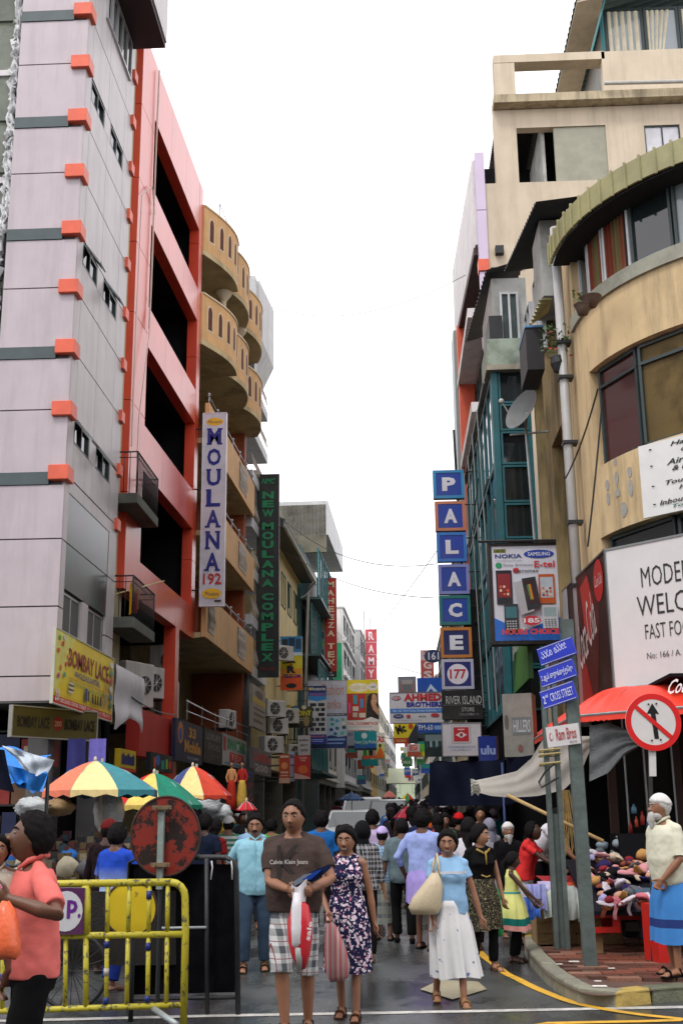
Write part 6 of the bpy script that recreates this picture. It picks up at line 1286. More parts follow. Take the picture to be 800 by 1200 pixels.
 for g in wear:
  kind,mt=g[0],g[1];op=g[2]if len(g)>2 else{}
  if kind in('shirt','dress'):
   m=MB();t_=op.get('t',.018);zlo=op.get('zlo',.86);torso(m,t_,zlo,1.42)
   sl_=op.get('sleeve',.6)
   for sg in(-1,1):
    S_=J['l' if sg<0 else 'r'][4];w3=1.0 if sl_>0 else .8
    m.limb([B((sg*.045,.014,1.412))*s,B((sg*.10,.010,1.378))*s,(S_+Vector((-sg*(.0 if sl_>0 else .045),0,.0)))*s],[.042*s,.052*s*w3,.056*s*w3])
   for sd,sg in(('l',-1),('r',1)):
    hip,kn,ank,f,sh,el,w_=J[sd];aw_=1.0 if sex=='m' else .88
    if sl_>1:e2_=el+(w_-el)*(sl_-1);m.limb([(sh+Vector((-sg*.01,0,.0)))*s,(sh*.5+el*.5)*s,el*s,e2_*s],[.057*aw_*s,.059*aw_*s,.053*aw_*s,.044*aw_*s],flat=(False,True),n=16)
    elif sl_>0:e2_=sh+(el-sh)*sl_;m.limb([(sh+Vector((-sg*.01,0,.0)))*s,(sh*.6+e2_*.4)*s,e2_*s],[.057*aw_*s,.060*aw_*s,.064*aw_*s],flat=(False,True),n=16)
   o=m.build(op.get('name','shirt'),mt,t);finish(o,.010 if hi else .02,2 if hi else 1,op.get('fold',.032 if hi else 0))
   if op.get('collar'):
    c=MB();cc=B((0,.008,1.435));c.limb([(cc+Vector((-.0,-.085,-.03)))*s,(cc+Vector((.055,-.045,.01)))*s,(cc+Vector((.062,.02,.03)))*s,(cc+Vector((0,.065,.035)))*s,(cc+Vector((-.062,.02,.03)))*s,(cc+Vector((-.055,-.045,.01)))*s,(cc+Vector((.0,-.085,-.03)))*s],[.008*s,.015*s,.016*s,.016*s,.016*s,.015*s,.008*s],n=8);c.build('collar',mt,t,smooth=True)
  if kind in('skirt','dress','sarong'):
   m=MB();z1=op.get('waist',1.0);z0=op.get('hem',.45);fl=op.get('flare',1.35);nf=op.get('folds',9);amp=op.get('amp',.018)
   ph_=rr_.uniform(0,6);n=72;K=12;sw=op.get('sway',(0,0));vs=[]
   for j in range(K+1):
    v=j/K;zz_=z1+(z0-z1)*v;rx=.150+.045*min(1,v*2.6);ry=.112+.035*min(1,v*2.6);f_=1+(fl-1)*v
    for i in range(n):
     a=2*PI*i/n;w3=amp*v*math.sin(nf*a+ph_+v*1.3)+amp*.5*v*math.sin((nf*2+1)*a+ph_*2)
     vs.append(tuple(Vector(((rx*wide*f_+w3+op.get('t',.01))*math.cos(a)+sw[0]*v*v,(ry*f_+w3+op.get('t',.01))*math.sin(a)+sw[1]*v*v-belly*math.exp(-(zz_-1.05)**2/.012)*(1 if math.sin(a)<0 else 0),zz_+(.012*math.sin(3*a+ph_)*v)))*s))
   m.add(vs,[(j*n+i,j*n+(i+1)%n,(j+1)*n+(i+1)%n,(j+1)*n+i)for j in range(K)for i in range(n)]+[tuple(range(n))[::-1]]);m.build(op.get('sname',kind if kind!='dress' else 'skirt'),op.get('mat2',mt),t,smooth=True)
   if op.get('band'):
    for bi,(b0_,b1_,bm_)in enumerate(op['band']):
     m=MB();vs=[]
     for zz_ in(b1_,b0_):
      v=(zz_-z1)/(z0-z1);rx=.150+.045*min(1,v*2.6);ry=.112+.035*min(1,v*2.6);f_=1+(fl-1)*v
      for i in range(n):
       a=2*PI*i/n;w3=amp*v*math.sin(nf*a+ph_+v*1.3)+amp*.5*v*math.sin((nf*2+1)*a+ph_*2)+.004
       vs.append(tuple(Vector(((rx*wide*f_+w3+op.get('t',.01))*math.cos(a)+sw[0]*v*v,(ry*f_+w3+op.get('t',.01))*math.sin(a)+sw[1]*v*v,zz_+(.012*math.sin(3*a+ph_)*v)))*s))
     m.add(vs,[(i,(i+1)%n,n+(i+1)%n,n+i)for i in range(n)]);m.build('trim_band',bm_,t,smooth=True)
  if kind in('trousers','shorts','leggings'):
   m=MB();torso(m,.012,.80,1.01);ex_={'trousers':.016,'shorts':.030,'leggings':.006}[kind]
   for sd,sg in(('l',-1),('r',1)):
    hip,kn,ank,f,sh,el,w_=J[sd]
    if kind=='shorts':e2_=kn+(ank-kn)*op.get('len',.12);m.limb([(hip+Vector((0,0,-.02)))*s,(hip*.5+kn*.5)*s,e2_*s],[.088*s,.092*s,.086*s],flat=(False,True),n=18)
    else:e2_=kn+(ank-kn)*op.get('len',.93);m.limb([(hip+Vector((0,0,-.02)))*s,(hip*.5+kn*.5)*s,kn*s,(kn*.5+e2_*.5)*s,e2_*s],[(.088+ex_*.3)*s,(.074+ex_)*s,(.058+ex_)*s,(.056+ex_)*s,(.048+ex_)*s],flat=(False,True),n=18)
   o=m.build(kind,mt,t);finish(o,.010 if hi else .022,2 if hi else 1,.02 if hi else 0)
  if kind in('sandals','shoes'):
   for sd,sg in(('l',-1),('r',1)):
    hip,kn,ank,f,sh,el,w_=J[sd];fd=(Vector((f.x*.15+sg*.02,-1,0))).normalized();m=MB();c=Vector((ank.x,ank.y+.05,f.z+.008))
    if kind=='sandals':
     m.limb([c*s,(c+fd*.11)*s,(c+fd*.235)*s],[.036*s,.036*s,.044*s],side=(1,0,0),ratio=.26,n=14)
     q=c+fd*.17;m.tube([(q+Vector((-.045,0,.0)))*s,(q+Vector((-.03,0,.050)))*s,(q+Vector((0,-.01,.062)))*s,(q+Vector((.03,0,.050)))*s,(q+Vector((.045,0,.0)))*s],.010*s,6)
     q=c+fd*.03;m.tube([(q+Vector((-.04,0,.0)))*s,(q+Vector((-.036,-.03,.07)))*s,(q+Vector((.036,-.03,.07)))*s,(q+Vector((.04,0,.0)))*s],.007*s,6)
    else:m.limb([(c+Vector((0,0,.03)))*s,(c+fd*.1+Vector((0,0,.03)))*s,(c+fd*.23+Vector((0,0,.02)))*s],[.042*s,.045*s,.042*s],side=(1,0,0),ratio=.8,n=14)
    m.build('sandal' if kind=='sandals' else 'shoe',mt,t,smooth=True)
 return t,J,s,B
def spot(px,py,ptop,zg=0.0,k=1.0):
 g=GR(px,py,zg);top=AT(px,ptop,g[1]);return float(g[0]),float(g[1]),float((top[2]-zg)*k)
def back_spot(px,ptop,Y,zg=0.0,H=None):
 p=AT(px,ptop,Y);return float(p[0]),float(Y),float(p[2]-zg)
def pattern(name,fn,rough=.9):
 def bld(t,b):
  n=t.nodes;l=t.links;tc=n.new('ShaderNodeTexCoord');sp=n.new('ShaderNodeSeparateXYZ');l.new(tc.outputs['Object'],sp.inputs[0]);out=fn(n,l,sp,tc);l.new(out,b.inputs['Base Color'])
  bp=n.new('ShaderNodeBump');bp.inputs['Strength'].default_value=.3;bp.inputs['Distance'].default_value=.01;q=n.new('ShaderNodeTexNoise');q.inputs['Scale'].default_value=22;l.new(tc.outputs['Object'],q.inputs[0]);l.new(q.outputs['Fac'],bp.inputs['Height']);l.new(bp.outputs[0],b.inputs['Normal'])
 return nodemat(name,bld,rough,.15)
def _m(n,l,op,a,b_=None,c=None):
 q=n.new('ShaderNodeMath');q.operation=op
 for i,v in enumerate((a,b_,c)):
  if v is None:continue
  if isinstance(v,(int,float)):q.inputs[i].default_value=v
  else:l.new(v,q.inputs[i])
 return q.outputs[0]
def _mix(n,l,f,a,b_):
 q=n.new('ShaderNodeMix');q.data_type='RGBA'
 for i,v in((0,f),(6,a),(7,b_)):
  if isinstance(v,(int,float)):q.inputs[i].default_value=v
  elif isinstance(v,tuple):q.inputs[i].default_value=(*v,1)
  else:l.new(v,q.inputs[i])
 return q.outputs[2]
def plaid(base,c1,c2,f1=9,w1=.35,f2=9,w2=.08):
 def fn(n,l,sp,tc):
  outs=[]
  u=_m(n,l,'ADD',sp.outputs['X'],_m(n,l,'MULTIPLY',sp.outputs['Y'],.8))
  for ax in(u,sp.outputs['Z']):
   a=_m(n,l,'LESS_THAN',_m(n,l,'FRACT',_m(n,l,'MULTIPLY',ax,f1)),w1);outs.append(a)
  half=_m(n,l,'MULTIPLY',_m(n,l,'ADD',outs[0],outs[1]),.5);c=_mix(n,l,half,base,c1)
  lines=_m(n,l,'MAXIMUM',*[_m(n,l,'LESS_THAN',_m(n,l,'FRACT',_m(n,l,'ADD',_m(n,l,'MULTIPLY',ax,f2),.35)),w2)for ax in(u,sp.outputs['Z'])])
  return _mix(n,l,lines,c,c2)
 return fn
def blotch(base,cols,scale=16,cut=.28,rand=1.0):
 def fn(n,l,sp,tc):
  out=base
  for i,(c,sc,ct)in enumerate(cols):
   v=n.new('ShaderNodeTexVoronoi');v.inputs['Scale'].default_value=sc;v.inputs['Randomness'].default_value=rand
   mp=n.new('ShaderNodeMapping');mp.inputs['Location'].default_value=(i*1.7,i*.9,i*.4);nz=n.new('ShaderNodeTexNoise');nz.inputs['Scale'].default_value=sc*1.2
   mx_=n.new('ShaderNodeMix');mx_.data_type='VECTOR';mx_.inputs[0].default_value=.06;l.new(tc.outputs['Object'],nz.inputs[0]);l.new(tc.outputs['Object'],mx_.inputs[4]);l.new(nz.outputs['Color'],mx_.inputs[5]);l.new(mx_.outputs[1],mp.inputs[0]);l.new(mp.outputs[0],v.inputs['Vector'])
   out=_mix(n,l,_m(n,l,'LESS_THAN',v.outputs['Distance'],ct),out,c)
  return out
 return fn
floral=pattern('navy_floral',blotch((.012,.012,.045),[((.62,.50,.58),25,.36),((.55,.16,.24),27,.20),((.70,.66,.70),34,.24)]))
golddots=pattern('black_gold_print',blotch((.012,.012,.012),[((.26,.22,.11),42,.30),((.16,.14,.08),60,.34)]))
whiteleaf=pattern('white_leaf_print',blotch((.66,.66,.66),[((.12,.18,.36),15,.14)]))
plaidgrey=pattern('grey_white_plaid',plaid((.52,.53,.52),(.075,.085,.095),(.20,.07,.07),8.5,.42,8.5,.05))
checkblue=pattern('blue_check',plaid((.50,.56,.62),(.03,.17,.36),(.03,.17,.36),26,.45,26,.1))
plaiddark=pattern('black_plaid',plaid((.03,.03,.035),(.30,.30,.31),(.4,.4,.4),10,.30,10,.05))
sarongp=pattern('grey_green_sarong',plaid((.25,.28,.24),(.09,.11,.12),(.30,.25,.2),7,.4,14,.1))
whiteblk=pattern('white_black_print',blotch((.58,.56,.60),[((.03,.03,.03),12,.24)]))
childp=pattern('green_pink_print',blotch((.42,.40,.32),[((.16,.38,.06),16,.36),((.55,.10,.25),18,.30),((.6,.55,.5),26,.2)]))
def _noise(n,l,tc,sc):q=n.new('ShaderNodeTexNoise');q.inputs['Scale'].default_value=sc;q.inputs['Detail'].default_value=4;l.new(tc.outputs['Object'],q.inputs[0]);return q.outputs['Fac']
jeans=pattern('blue_denim',lambda n,l,sp,tc:_mix(n,l,_noise(n,l,tc,5),(.012,.022,.04),(.05,.085,.13)))
blackc=cloth('0a0a0c');darkc=cloth('1a1c22')
x,y,H=spot(345,1212,934)
brown=mat('brown_tshirt',(.060,.042,.036),.9,.12,10,.3,spec=.12)
T1=person('man in a dark brown printed tee and plaid shorts walking towards the viewer',x,y,0,R(-4),H,'m','brown',2,{'l':(-.05,-.16,.02),'r':(.08,.12,.0)},{'l':('px',337,1041,-.30),'r':('px',366,1040,-.33)},(-8,3),[('shirt',brown,{'zlo':.86,'t':.026,'sleeve':.72}),('shorts',plaidgrey,{'len':.16}),('sandals',blackc)],'bald',{'mous':0},1.06,.05,curl={'l':1.1,'r':1.1},thumb={'l':(0,-.3,1),'r':(0,-.3,1)})[0]
def on_chest(t,s_,z,w_,h_,txt,mt,y_=-.165,bold=.0,rx=0,px=0):
 M_=Matrix.Translation(t.location)@Matrix.Rotation(t.rotation_euler.z,4,'Z')@Matrix.Translation(Vector((px,y_,z)))@Matrix.Rotation(PI/2+rx,4,'X')
 Ml=Matrix.Translation(Vector((px,y_,z)))@Matrix.Rotation(PI/2+rx,4,'X');text(txt,Ml,w_,h_,mt,t,bold=bold,ex=.0,name='shirt_print')
sc1=H/1.7
on_chest(T1,sc1,1.225*sc1,.29,.042,'Calvin Klein Jeans',mat('shirt_print_white',(.55,.53,.5),.8,.05),y_=-.176*sc1,bold=.0,rx=R(-1),px=-.015)
on_chest(T1,sc1,1.22*sc1,.19,.26,'K',mat('shirt_print_black',(.024,.018,.016),.8,.05),y_=-.172*sc1,bold=.0,rx=R(-1),px=-.01)
bx=AT(352,1085,y-.42)
bag=thing('shopping_bag','red and white plastic shopping bag hanging in front of the man in brown','bag',tuple(bx))
def bagf(px0,pw,z0,z1,dep,fn_,Yb):pass
redbag=mat('red_plastic',(.50,.02,.03),.28,.1,6,.1);whitebag=mat('white_plastic',(.62,.60,.62),.28,.06,6,.1);clearbag=mat('grey_plastic',(.30,.32,.30),.25,.1,6,.1)
Yb=y-.40;ba=lambda px,py,d=0:Vector(AT(px,py,Yb+d))
def pillow(cpts,dep,n=14):
 m=MB();vs=[]
 for(py,a,c,dp)in cpts:
  A,C_=ba(a,py),ba(c,py);mid=(A+C_)/2;hw=(C_.x-A.x)/2
  for i in range(n):g=2*PI*i/n;vs.append((mid.x+hw*math.copysign(abs(math.cos(g))**.8,math.cos(g)),mid.y+dp*math.sin(g),mid.z+.006*math.sin(g*3+py)))
 K=len(cpts);m.add(vs,[(j*n+i,j*n+(i+1)%n,(j+1)*n+(i+1)%n,(j+1)*n+i)for j in range(K-1)for i in range(n)]+[tuple(range(n))[::-1],tuple(range((K-1)*n,K*n))]);return m
pillow([(1052,347,352,.03),(1060,342,362,.06),(1080,336.5,366,.08),(1100,337,366,.085),(1118,341,363,.075),(1134,349,358,.03)],.08).build('bag_body',redbag,bag,smooth=True)
m=pillow([(1045,344,354,.055),(1062,341,356,.085),(1085,340,357,.10),(1104,341,356,.10),(1110,344,353,.06)],.1);m.build('white_panel',whitebag,bag,smooth=True)
m=pillow([(1108,344,356,.09),(1122,346,356,.085),(1136,349,355,.03)],.1);m.build('clear_base',clearbag,bag,smooth=True)
m=MB();m.grid(lambda u,v:tuple(ba(341+u*19-4*v*(u-.5),1034+v*22+5*math.sin(u*PI*1.5)*(1-v),-.02+.03*math.sin(u*7))),10,8);m.build('handle_flaps',whitebag,bag,smooth=True)
Mr=face_cam(*tuple(ba(362,1090,-.088)),R(0))@Matrix.Rotation(R(80),4,'Z');text('sale',Mr,.13,.035,whitebag,bag,bold=.02)
fo=thing('folder','dark blue and grey folder tucked under the arm of the man in brown','folder',tuple(ba(368,1030)))
for(p,mt,dz)in(([(344,1034),(352,1026),(386,1012),(388,1016),(372,1030),(350,1040)],cloth('142040',.4),0),([(343,1033),(356,1024),(366,1022),(352,1034),(345,1038)],cloth('6c7480',.4),-.02),([(354,1030),(370,1020),(378,1018),(364,1030)],cloth('1c3c8c',.4),-.025)):
 m=MB();n_=len(p);m.add([tuple(ba(a,c,.03+dz))for a,c in p]+[tuple(ba(a,c,.055+dz))for a,c in p],[tuple(range(n_)),tuple(range(n_,2*n_))[::-1]]+[(i,(i+1)%n_,n_+(i+1)%n_,n_+i)for i in range(n_)]);m.build('cover',mt,fo)
x,y,H=spot(408,1192,966)
T2=person('smiling young woman in a sleeveless navy floral dress carrying a striped bag',x,y,0,R(-6),H,'f','brown',0,{'l':(-.07,.05,0),'r':(.09,-.14,0)},{'l':('px',385,1070,-.12),'r':('px',440,1088,.02)},(-4,4),[('dress',floral,{'sleeve':0,'t':.012,'hem':.40,'flare':1.12,'folds':5,'amp':.008,'waist':1.06,'zlo':.86,'name':'dress_top','sname':'dress_skirt','fold':.010}),('sandals',cloth('4c3020'))],'long',{'smile':1},.98,0,bust=.035,curl={'l':1.2,'r':.5})[0]
Yb=y-.16
b2=thing('striped_bag','pink grey striped plastic bag carried by the woman in the floral dress','bag',tuple(ba(395,1110)))
stripes=pattern('pink_grey_stripes',lambda n,l,sp,tc:_mix(n,l,_m(n,l,'LESS_THAN',_m(n,l,'FRACT',_m(n,l,'MULTIPLY',sp.outputs['X'],24)),.45),(.42,.13,.12),_mix(n,l,_m(n,l,'LESS_THAN',_m(n,l,'FRACT',_m(n,l,'MULTIPLY',sp.outputs['X'],11)),.5),(.30,.26,.28),(.48,.34,.33))),.4)
pillow([(1074,382,385,.03),(1084,381.5,394,.05),(1105,380,404,.07),(1128,380,410,.08),(1142,382,409,.07),(1149,386,402,.04)],.08).build('bag_body',stripes,b2,smooth=True)
m=MB();m.tube([tuple(ba(383,1080)),tuple(ba(382,1070)),tuple(ba(386,1068)),tuple(ba(390,1080))],.012);m.build('handle',stripes,b2)
x,y,H=spot(298,1137,952)
T3=person('moustached man in a pale aqua shirt and dark jeans beside the black barrier',x,y,0,R(6),H,'m','brown',0,{'l':(-.12,-.10,0),'r':(.11,.05,0)},{'l':(-.30,.08,.86),'r':(.27,.10,.86)},(-4,6),[('shirt',mat('aqua_shirt',(.24,.47,.56),.85,.1,12,.12,spec=.15),{'zlo':.80,'t':.026,'sleeve':.8,'collar':1}),('trousers',jeans),('sandals',cloth('2c1c14'))],'short',{'mous':1},1.02,.02)[0]
m=MB();m.box(-.006,.006,-.150,-.140,.88*H/1.7,1.38*H/1.7);m.build('placket',mat('aqua_shirt',(.24,.47,.56)),T3)
x,y,H=spot(530,1176,971)
T4=person('laughing woman in a pale blue tee and white skirt with a cream shoulder bag',x,y,0,R(4),H,'f','brown',1,{'l':(-.14,.16,.02),'r':(.10,-.16,0)},{'l':('px',507,1076,-.10),'r':('px',566,1083,-.02)},(-10,2),[('shirt',mat('sky_blue_tee',(.24,.42,.62),.85,.08,12,.12,spec=.15),{'zlo':.86,'t':.016,'sleeve':.5,'fold':.026}),('skirt',whiteleaf,{'waist':1.0,'hem':.26,'flare':1.12,'folds':8,'amp':.034,'sway':(.05,0)}),('sandals',cloth('8c6c48'))],'bun',{'smile':1},1.04,.035,bust=.04,curl={'l':.8,'r':.5})[0]
s4=H/1.7;m=MB();n=28;vs=[]
for zz_ in(1.262,1.288):
 for i in range(n+1):a=PI+PI*i/n;vs.append((.192*math.cos(a)*s4,(-.012+(.118+.055*math.exp(-(abs(math.cos(a))-.5)**2/.08)+.026)*math.sin(a))*s4,zz_*s4))
m.add(vs,[(i,i+1,n+2+i,n+1+i)for i in range(n)]);m.build('chest_stripe',cloth('c8ccd4'),T4,smooth=True)
Yb=y-.12
hb=thing('handbag','cream leather shoulder bag hanging at the side of the laughing woman','handbag',tuple(ba(497,1045)))
creamb=mat('cream_leather',(.50,.42,.28),.5,.1,6,.2)
pillow([(1022,506,514,.05),(1036,495,519,.08),(1050,483,518,.09),(1062,478,517,.09),(1070,482,514,.07)],.08).build('bag_body',creamb,hb,smooth=True)
m=MB();m.tube([tuple(ba(506,1030)),tuple(ba(508,1010,.0)),tuple(ba(512,1000,.04)),tuple(ba(513,1012,-.05)),tuple(ba(515,1032))],.014);m.build('strap',creamb,hb,smooth=True)
x,y,H=spot(567,1137,964)
T5=person('woman in a black and gold printed dress looking towards the clothes stall',x,y,0,R(24),H,'f','tan',2,{'l':(-.12,.0,0),'r':(.12,-.06,0)},{'l':(-.27,-.05,.84),'r':(.26,-.06,.82)},(40,0),[('dress',blackc,{'sleeve':.35,'t':.016,'hem':.47,'flare':1.25,'folds':6,'amp':.012,'waist':1.05,'mat2':golddots,'name':'dress_top','sname':'dress_skirt'}),('leggings',blackc),('sandals',cloth('6c5038'))],'pony',{},1.0,0,bust=.035)[0]
s5=H/1.7;m=MB();m.tube([(-.06*s5,-.14*s5,1.10*s5),(0,-.155*s5,1.075*s5),(.06*s5,-.14*s5,1.09*s5)],.008);m.tube([(.0,-.16*s5,1.38*s5),(.0,-.17*s5,1.22*s5)],.008);m.tube([(-.09*s5,-.09*s5,1.40*s5),(0,-.145*s5,1.34*s5),(.09*s5,-.09*s5,1.40*s5)],.012);m.build('gold_trim',cloth('9c8448'),T5,smooth=True)
gb2=thing('green_bag','bright green plastic bag behind the woman in the black and gold dress','bag',(x+.25,y+.2,0));Yb=y+.2
pillow([(1040,580,584,.03),(1065,578,588,.05),(1090,576,590,.06),(1096,580,588,.03)],.05).build('bag_body',mat('green_plastic',(.02,.38,.12),.3),gb2,smooth=True)
x,y,H=spot(603,1127,997)
T6=person('little girl in a yellow dress with a teal band beside the wooden crate',x,y,0,R(78),H,'f','deep',3,{'l':(-.08,0,0),'r':(.08,-.05,0)},{'l':(-.10,-.42,.93),'r':('px',628,1062,-.05)},(10,6),[('dress',mat('pale_yellow_cloth',(.60,.62,.20),.85,.1,12,.1),{'sleeve':0,'t':.02,'hem':.50,'flare':1.7,'folds':8,'amp':.024,'waist':1.08,'name':'dress_top','sname':'dress_skirt','band':[(.50,.575,cloth('c88c84')),(.576,.68,cloth('14645c')),(1.05,1.08,cloth('3c8c84'))]}),('leggings',blackc,{}),('sandals',cloth('3c2c20'))],'pony',None,.95)[0]
x,y,H=spot(617,1106,962)
T7=person('dark haired woman in a red tee leaning over the clothes pile',x,y,0,R(66),H*1.02,'f','deep',16,{'l':(-.1,0,0),'r':(.1,-.1,0)},{'l':('px',676,1030,-.35),'r':('px',668,1034,-.3)},(0,-22),[('shirt',mat('red_tee',(.62,.02,.02),.85,.1,12,.1),{'sleeve':.6,'t':.022,'zlo':.86}),('trousers',whiteblk,{'len':.8}),('sandals',blackc)],'pony',None,1.08,.02,bust=.03)[0]
x,y,H=spot(640,1096,966)
T8=person('person in a white tee bending over the stall behind the woman in red',x-.05,y+.1,.12,R(62),1.62,'m','brown',34,{'l':(-.1,0,0),'r':(.1,-.1,0)},{'l':('px',680,1012,-.45),'r':('px',684,1024,-.4)},(0,-30),[('shirt',mat('white_tee',(.60,.58,.62),.85,.08,12,.1),{'sleeve':.8,'t':.022}),('trousers',blackc)],'short',None,1.0)[0]
x,y,H=spot(793,1142,928,KZ)
capw=pattern('white_knit_cap',lambda n,l,sp,tc:_mix(n,l,_noise(n,l,tc,60),(.50,.50,.48),(.70,.70,.68)))
T9=person('old man in a white cap and cream shirt standing at the right edge',x,y,KZ,R(-66),H,'m','brown',3,{'l':(-.10,.02,0),'r':(.12,-.10,0)},{'l':('px',779,1036,-.12),'r':('px',776,1030,-.2)},(-10,-4),[('shirt',mat('cream_shirt',(.60,.59,.46),.85,.06,12,.1),{'sleeve':.92,'t':.034,'zlo':.80,'collar':1}),('sarong',pattern('blue_sarong',lambda n,l,sp,tc:_mix(n,l,_m(n,l,'LESS_THAN',_m(n,l,'FRACT',_m(n,l,'MULTIPLY',sp.outputs['Z'],2.4)),.18),(.05,.20,.50),(.02,.04,.16))),{'waist':.92,'hem':.30,'flare':1.2,'folds':5,'amp':.018,'t':.018}),('sandals',blackc)],('cap',capw,'grey'),{'beard':1,'grey':1},1.05,.03,curl=1.0)[0]
Yp=6.0;p=AT(60,949,Yp);Hp=p[2]
coral=mat('coral_polo',(.66,.15,.13),.85,.08,12,.1,spec=.15)
T10=person('man in a coral polo shirt holding a child at the left edge',p[0]-.05,Yp,0,R(-62),Hp,'m','dark',3,{'l':(-.1,.05,0),'r':(.1,-.12,0)},{'l':('px',-6,1050,-.05),'r':('px',12,1053,-.33)},(-6,-14),[('shirt',coral,{'sleeve':.8,'t':.020,'zlo':.84,'collar':1}),('trousers',blackc),('sandals',blackc)],'short',{},.95,.0,curl=1.1)[0]
T11=person('small child in a bright patterned top held by the man in coral',AT(-7,1000,Yp-.12)[0],Yp-.06,.57,R(38),.92,'f','brown',0,{'l':(-.14,-.10,.25),'r':(.14,.12,.25)},{'l':(-.2,-.25,1.05),'r':(.24,-.18,1.0)},(-20,-10),[('shirt',childp,{'sleeve':.5,'t':.02,'zlo':.80,'collar':1}),('trousers',cloth('6c4438'),{'len':.5})],'thick',{},1.2)[0]
Yb=Yp-.45
ob=thing('orange_bag','translucent orange plastic bag hanging from the hand of the man in coral','bag',tuple(ba(8,1085)))
pillow([(1056,2,10,.03),(1068,-2,18,.05),(1085,-8,22,.07),(1105,-12,24,.08),(1118,-12,24,.075),(1123,-8,18,.04)],.08).build('bag_body',mat('orange_plastic',(.75,.14,.05),.3,.1,8,.2),ob,smooth=True)
def P(label,px,py,ptop,rz,sex,skin,wear,hair,**k):
 x,y,H=spot(px,py,ptop);return person(label,x,y,gz(y),R(rz),H,sex,skin,k.pop('lean',0),k.pop('feet',{'l':(-.1,.08,0),'r':(.1,-.08,0)}),k.pop('hands',{}),k.pop('head',(0,0)),wear,hair,k.pop('face',None),**k)[0]
P('man in a blue checked shirt and lilac cap seen from behind',450,1101,967,178,'m','dark',[('shirt',checkblue,{'sleeve':.8,'t':.032,'zlo':.80}),('sarong',sarongp,{'waist':.95,'hem':.25,'flare':1.02,'folds':4,'amp':.015,'t':.02}),('sandals',blackc)],('cap',cloth('b0a0d0')),wide=1.12)
P('man in a grey shirt and black trousers seen from behind',474,1104,957,182,'m','dark',[('shirt',cloth('5c6c70'),{'sleeve':.9,'t':.03,'zlo':.80}),('trousers',blackc),('shoes',blackc)],'bald',wide=1.1)
P('man in a lavender blue shirt and lifted lilac sarong seen from behind',499,1112,947,160,'m','dark',[('shirt',cloth('93a3d6'),{'sleeve':1.5,'t':.028,'zlo':.86}),('sarong',cloth('a090d0'),{'waist':1.0,'hem':.55,'flare':1.05,'folds':4,'amp':.012,'t':.02}),('sandals',blackc)],'thick',wide=1.08,hands={'l':(-.16,-.30,1.10),'r':(.30,-.1,.9)})
def Q(label,px,ptop,Y,rz,sex,skin,wear,hair,**k):
 x,y,H=back_spot(px,ptop,Y,gz(Y));H=min(max(H,1.3),1.85);return person(label,x,y,gz(y),R(rz),H,sex,skin,k.pop('lean',0),k.pop('feet',{'l':(-.1,.08,0),'r':(.1,-.08,0)}),k.pop('hands',{}),k.pop('head',(0,0)),wear,hair,k.pop('face',None),**k)[0]
Q('woman with black headscarf and black plaid shirt behind the floral dress',424,961,13.5,176,'f','brown',[('shirt',plaiddark,{'sleeve':1.5,'t':.03}),('trousers',blackc)],('scarf',cloth('0e0e12')))
Q('man in a pale lilac shirt standing by the white car',436,948,18.2,184,'m','dark',[('shirt',cloth('b8a8c8'),{'sleeve':.8,'t':.03}),('trousers',darkc)],'thick',wide=1.1)
Q('man in a royal blue shirt seen from behind near the cars',376,949,16.5,186,'m','dark',[('shirt',cloth('1c5c9c'),{'sleeve':.8,'t':.03}),('trousers',blackc)],'thick')
Q('person in a bright green tee behind the man in aqua',318,958,19.0,175,'m','brown',[('shirt',cloth('3c9c3c'),{'sleeve':.8}),('trousers',darkc)],'short')
Q('young man in a blue and white polo at the left stall',138,963,11.5,152,'m','dark',[('shirt',pattern('blue_white_fade',lambda n,l,sp,tc:_mix(n,l,_m(n,l,'MULTIPLY',_m(n,l,'SUBTRACT',1.12,sp.outputs['Z']),4.0),(.015,.06,.42),(.34,.44,.62))),{'sleeve':.8,'t':.028}),('trousers',cloth('14286c'))],'short',hands={'l':(-.2,-.35,1.1),'r':(.2,-.3,1.05)},head=(10,-8))
Q('person in dark clothes and a dull red cap at the left stall',128,958,12.6,170,'m','deep',[('shirt',cloth('1c1014'),{'sleeve':1.5}),('trousers',blackc)],('cap',cloth('5c1818')))
Q('old bearded man in a dark coat and white cap in the market shade',594,962,16.0,8,'m','brown',[('shirt',cloth('141418'),{'sleeve':1.8,'t':.03,'zlo':.80}),('trousers',blackc)],('cap',capw,'grey'),face={'beard':1,'grey':1})
Q('dark haired woman in a white and black top seen from behind',548,957,14.6,168,'f','dark',[('shirt',whiteblk,{'sleeve':.6}),('trousers',blackc)],'long')
Q('young man in a pale blue shirt looking left in the crowd',524,947,21,-40,'m','brown',[('shirt',cloth('7ca0c8'),{'sleeve':.8}),('trousers',darkc)],'short',face={})
Q('shopper in a bright red cap in the crowd',537,951,20,190,'m','dark',[('shirt',cloth('2c1c20'),{}),('trousers',blackc)],('cap',cloth('b81c20')))
Q('woman in a pink top facing away deep in the crowd',557,952,22,175,'f','brown',[('shirt',cloth('c08c9c'),{'sleeve':1.4}),('trousers',darkc)],'long')
Q('woman with pale grey headscarf and white dress in the market shade',573,958,18.5,-150,'f','brown',[('dress',cloth('a0a0a8'),{'sleeve':1.6,'hem':.2,'flare':1.2})],('scarf',cloth('7c7c8c')))
Q('man in a dark navy shirt behind the black barrier',240,952,15.5,160,'m','deep',[('shirt',cloth('141c30'),{}),('trousers',blackc)],'short')
Q('woman in a dark red top behind the black barrier',252,958,16.2,150,'f','deep',[('shirt',cloth('6c1418'),{}),('trousers',blackc)],'long')
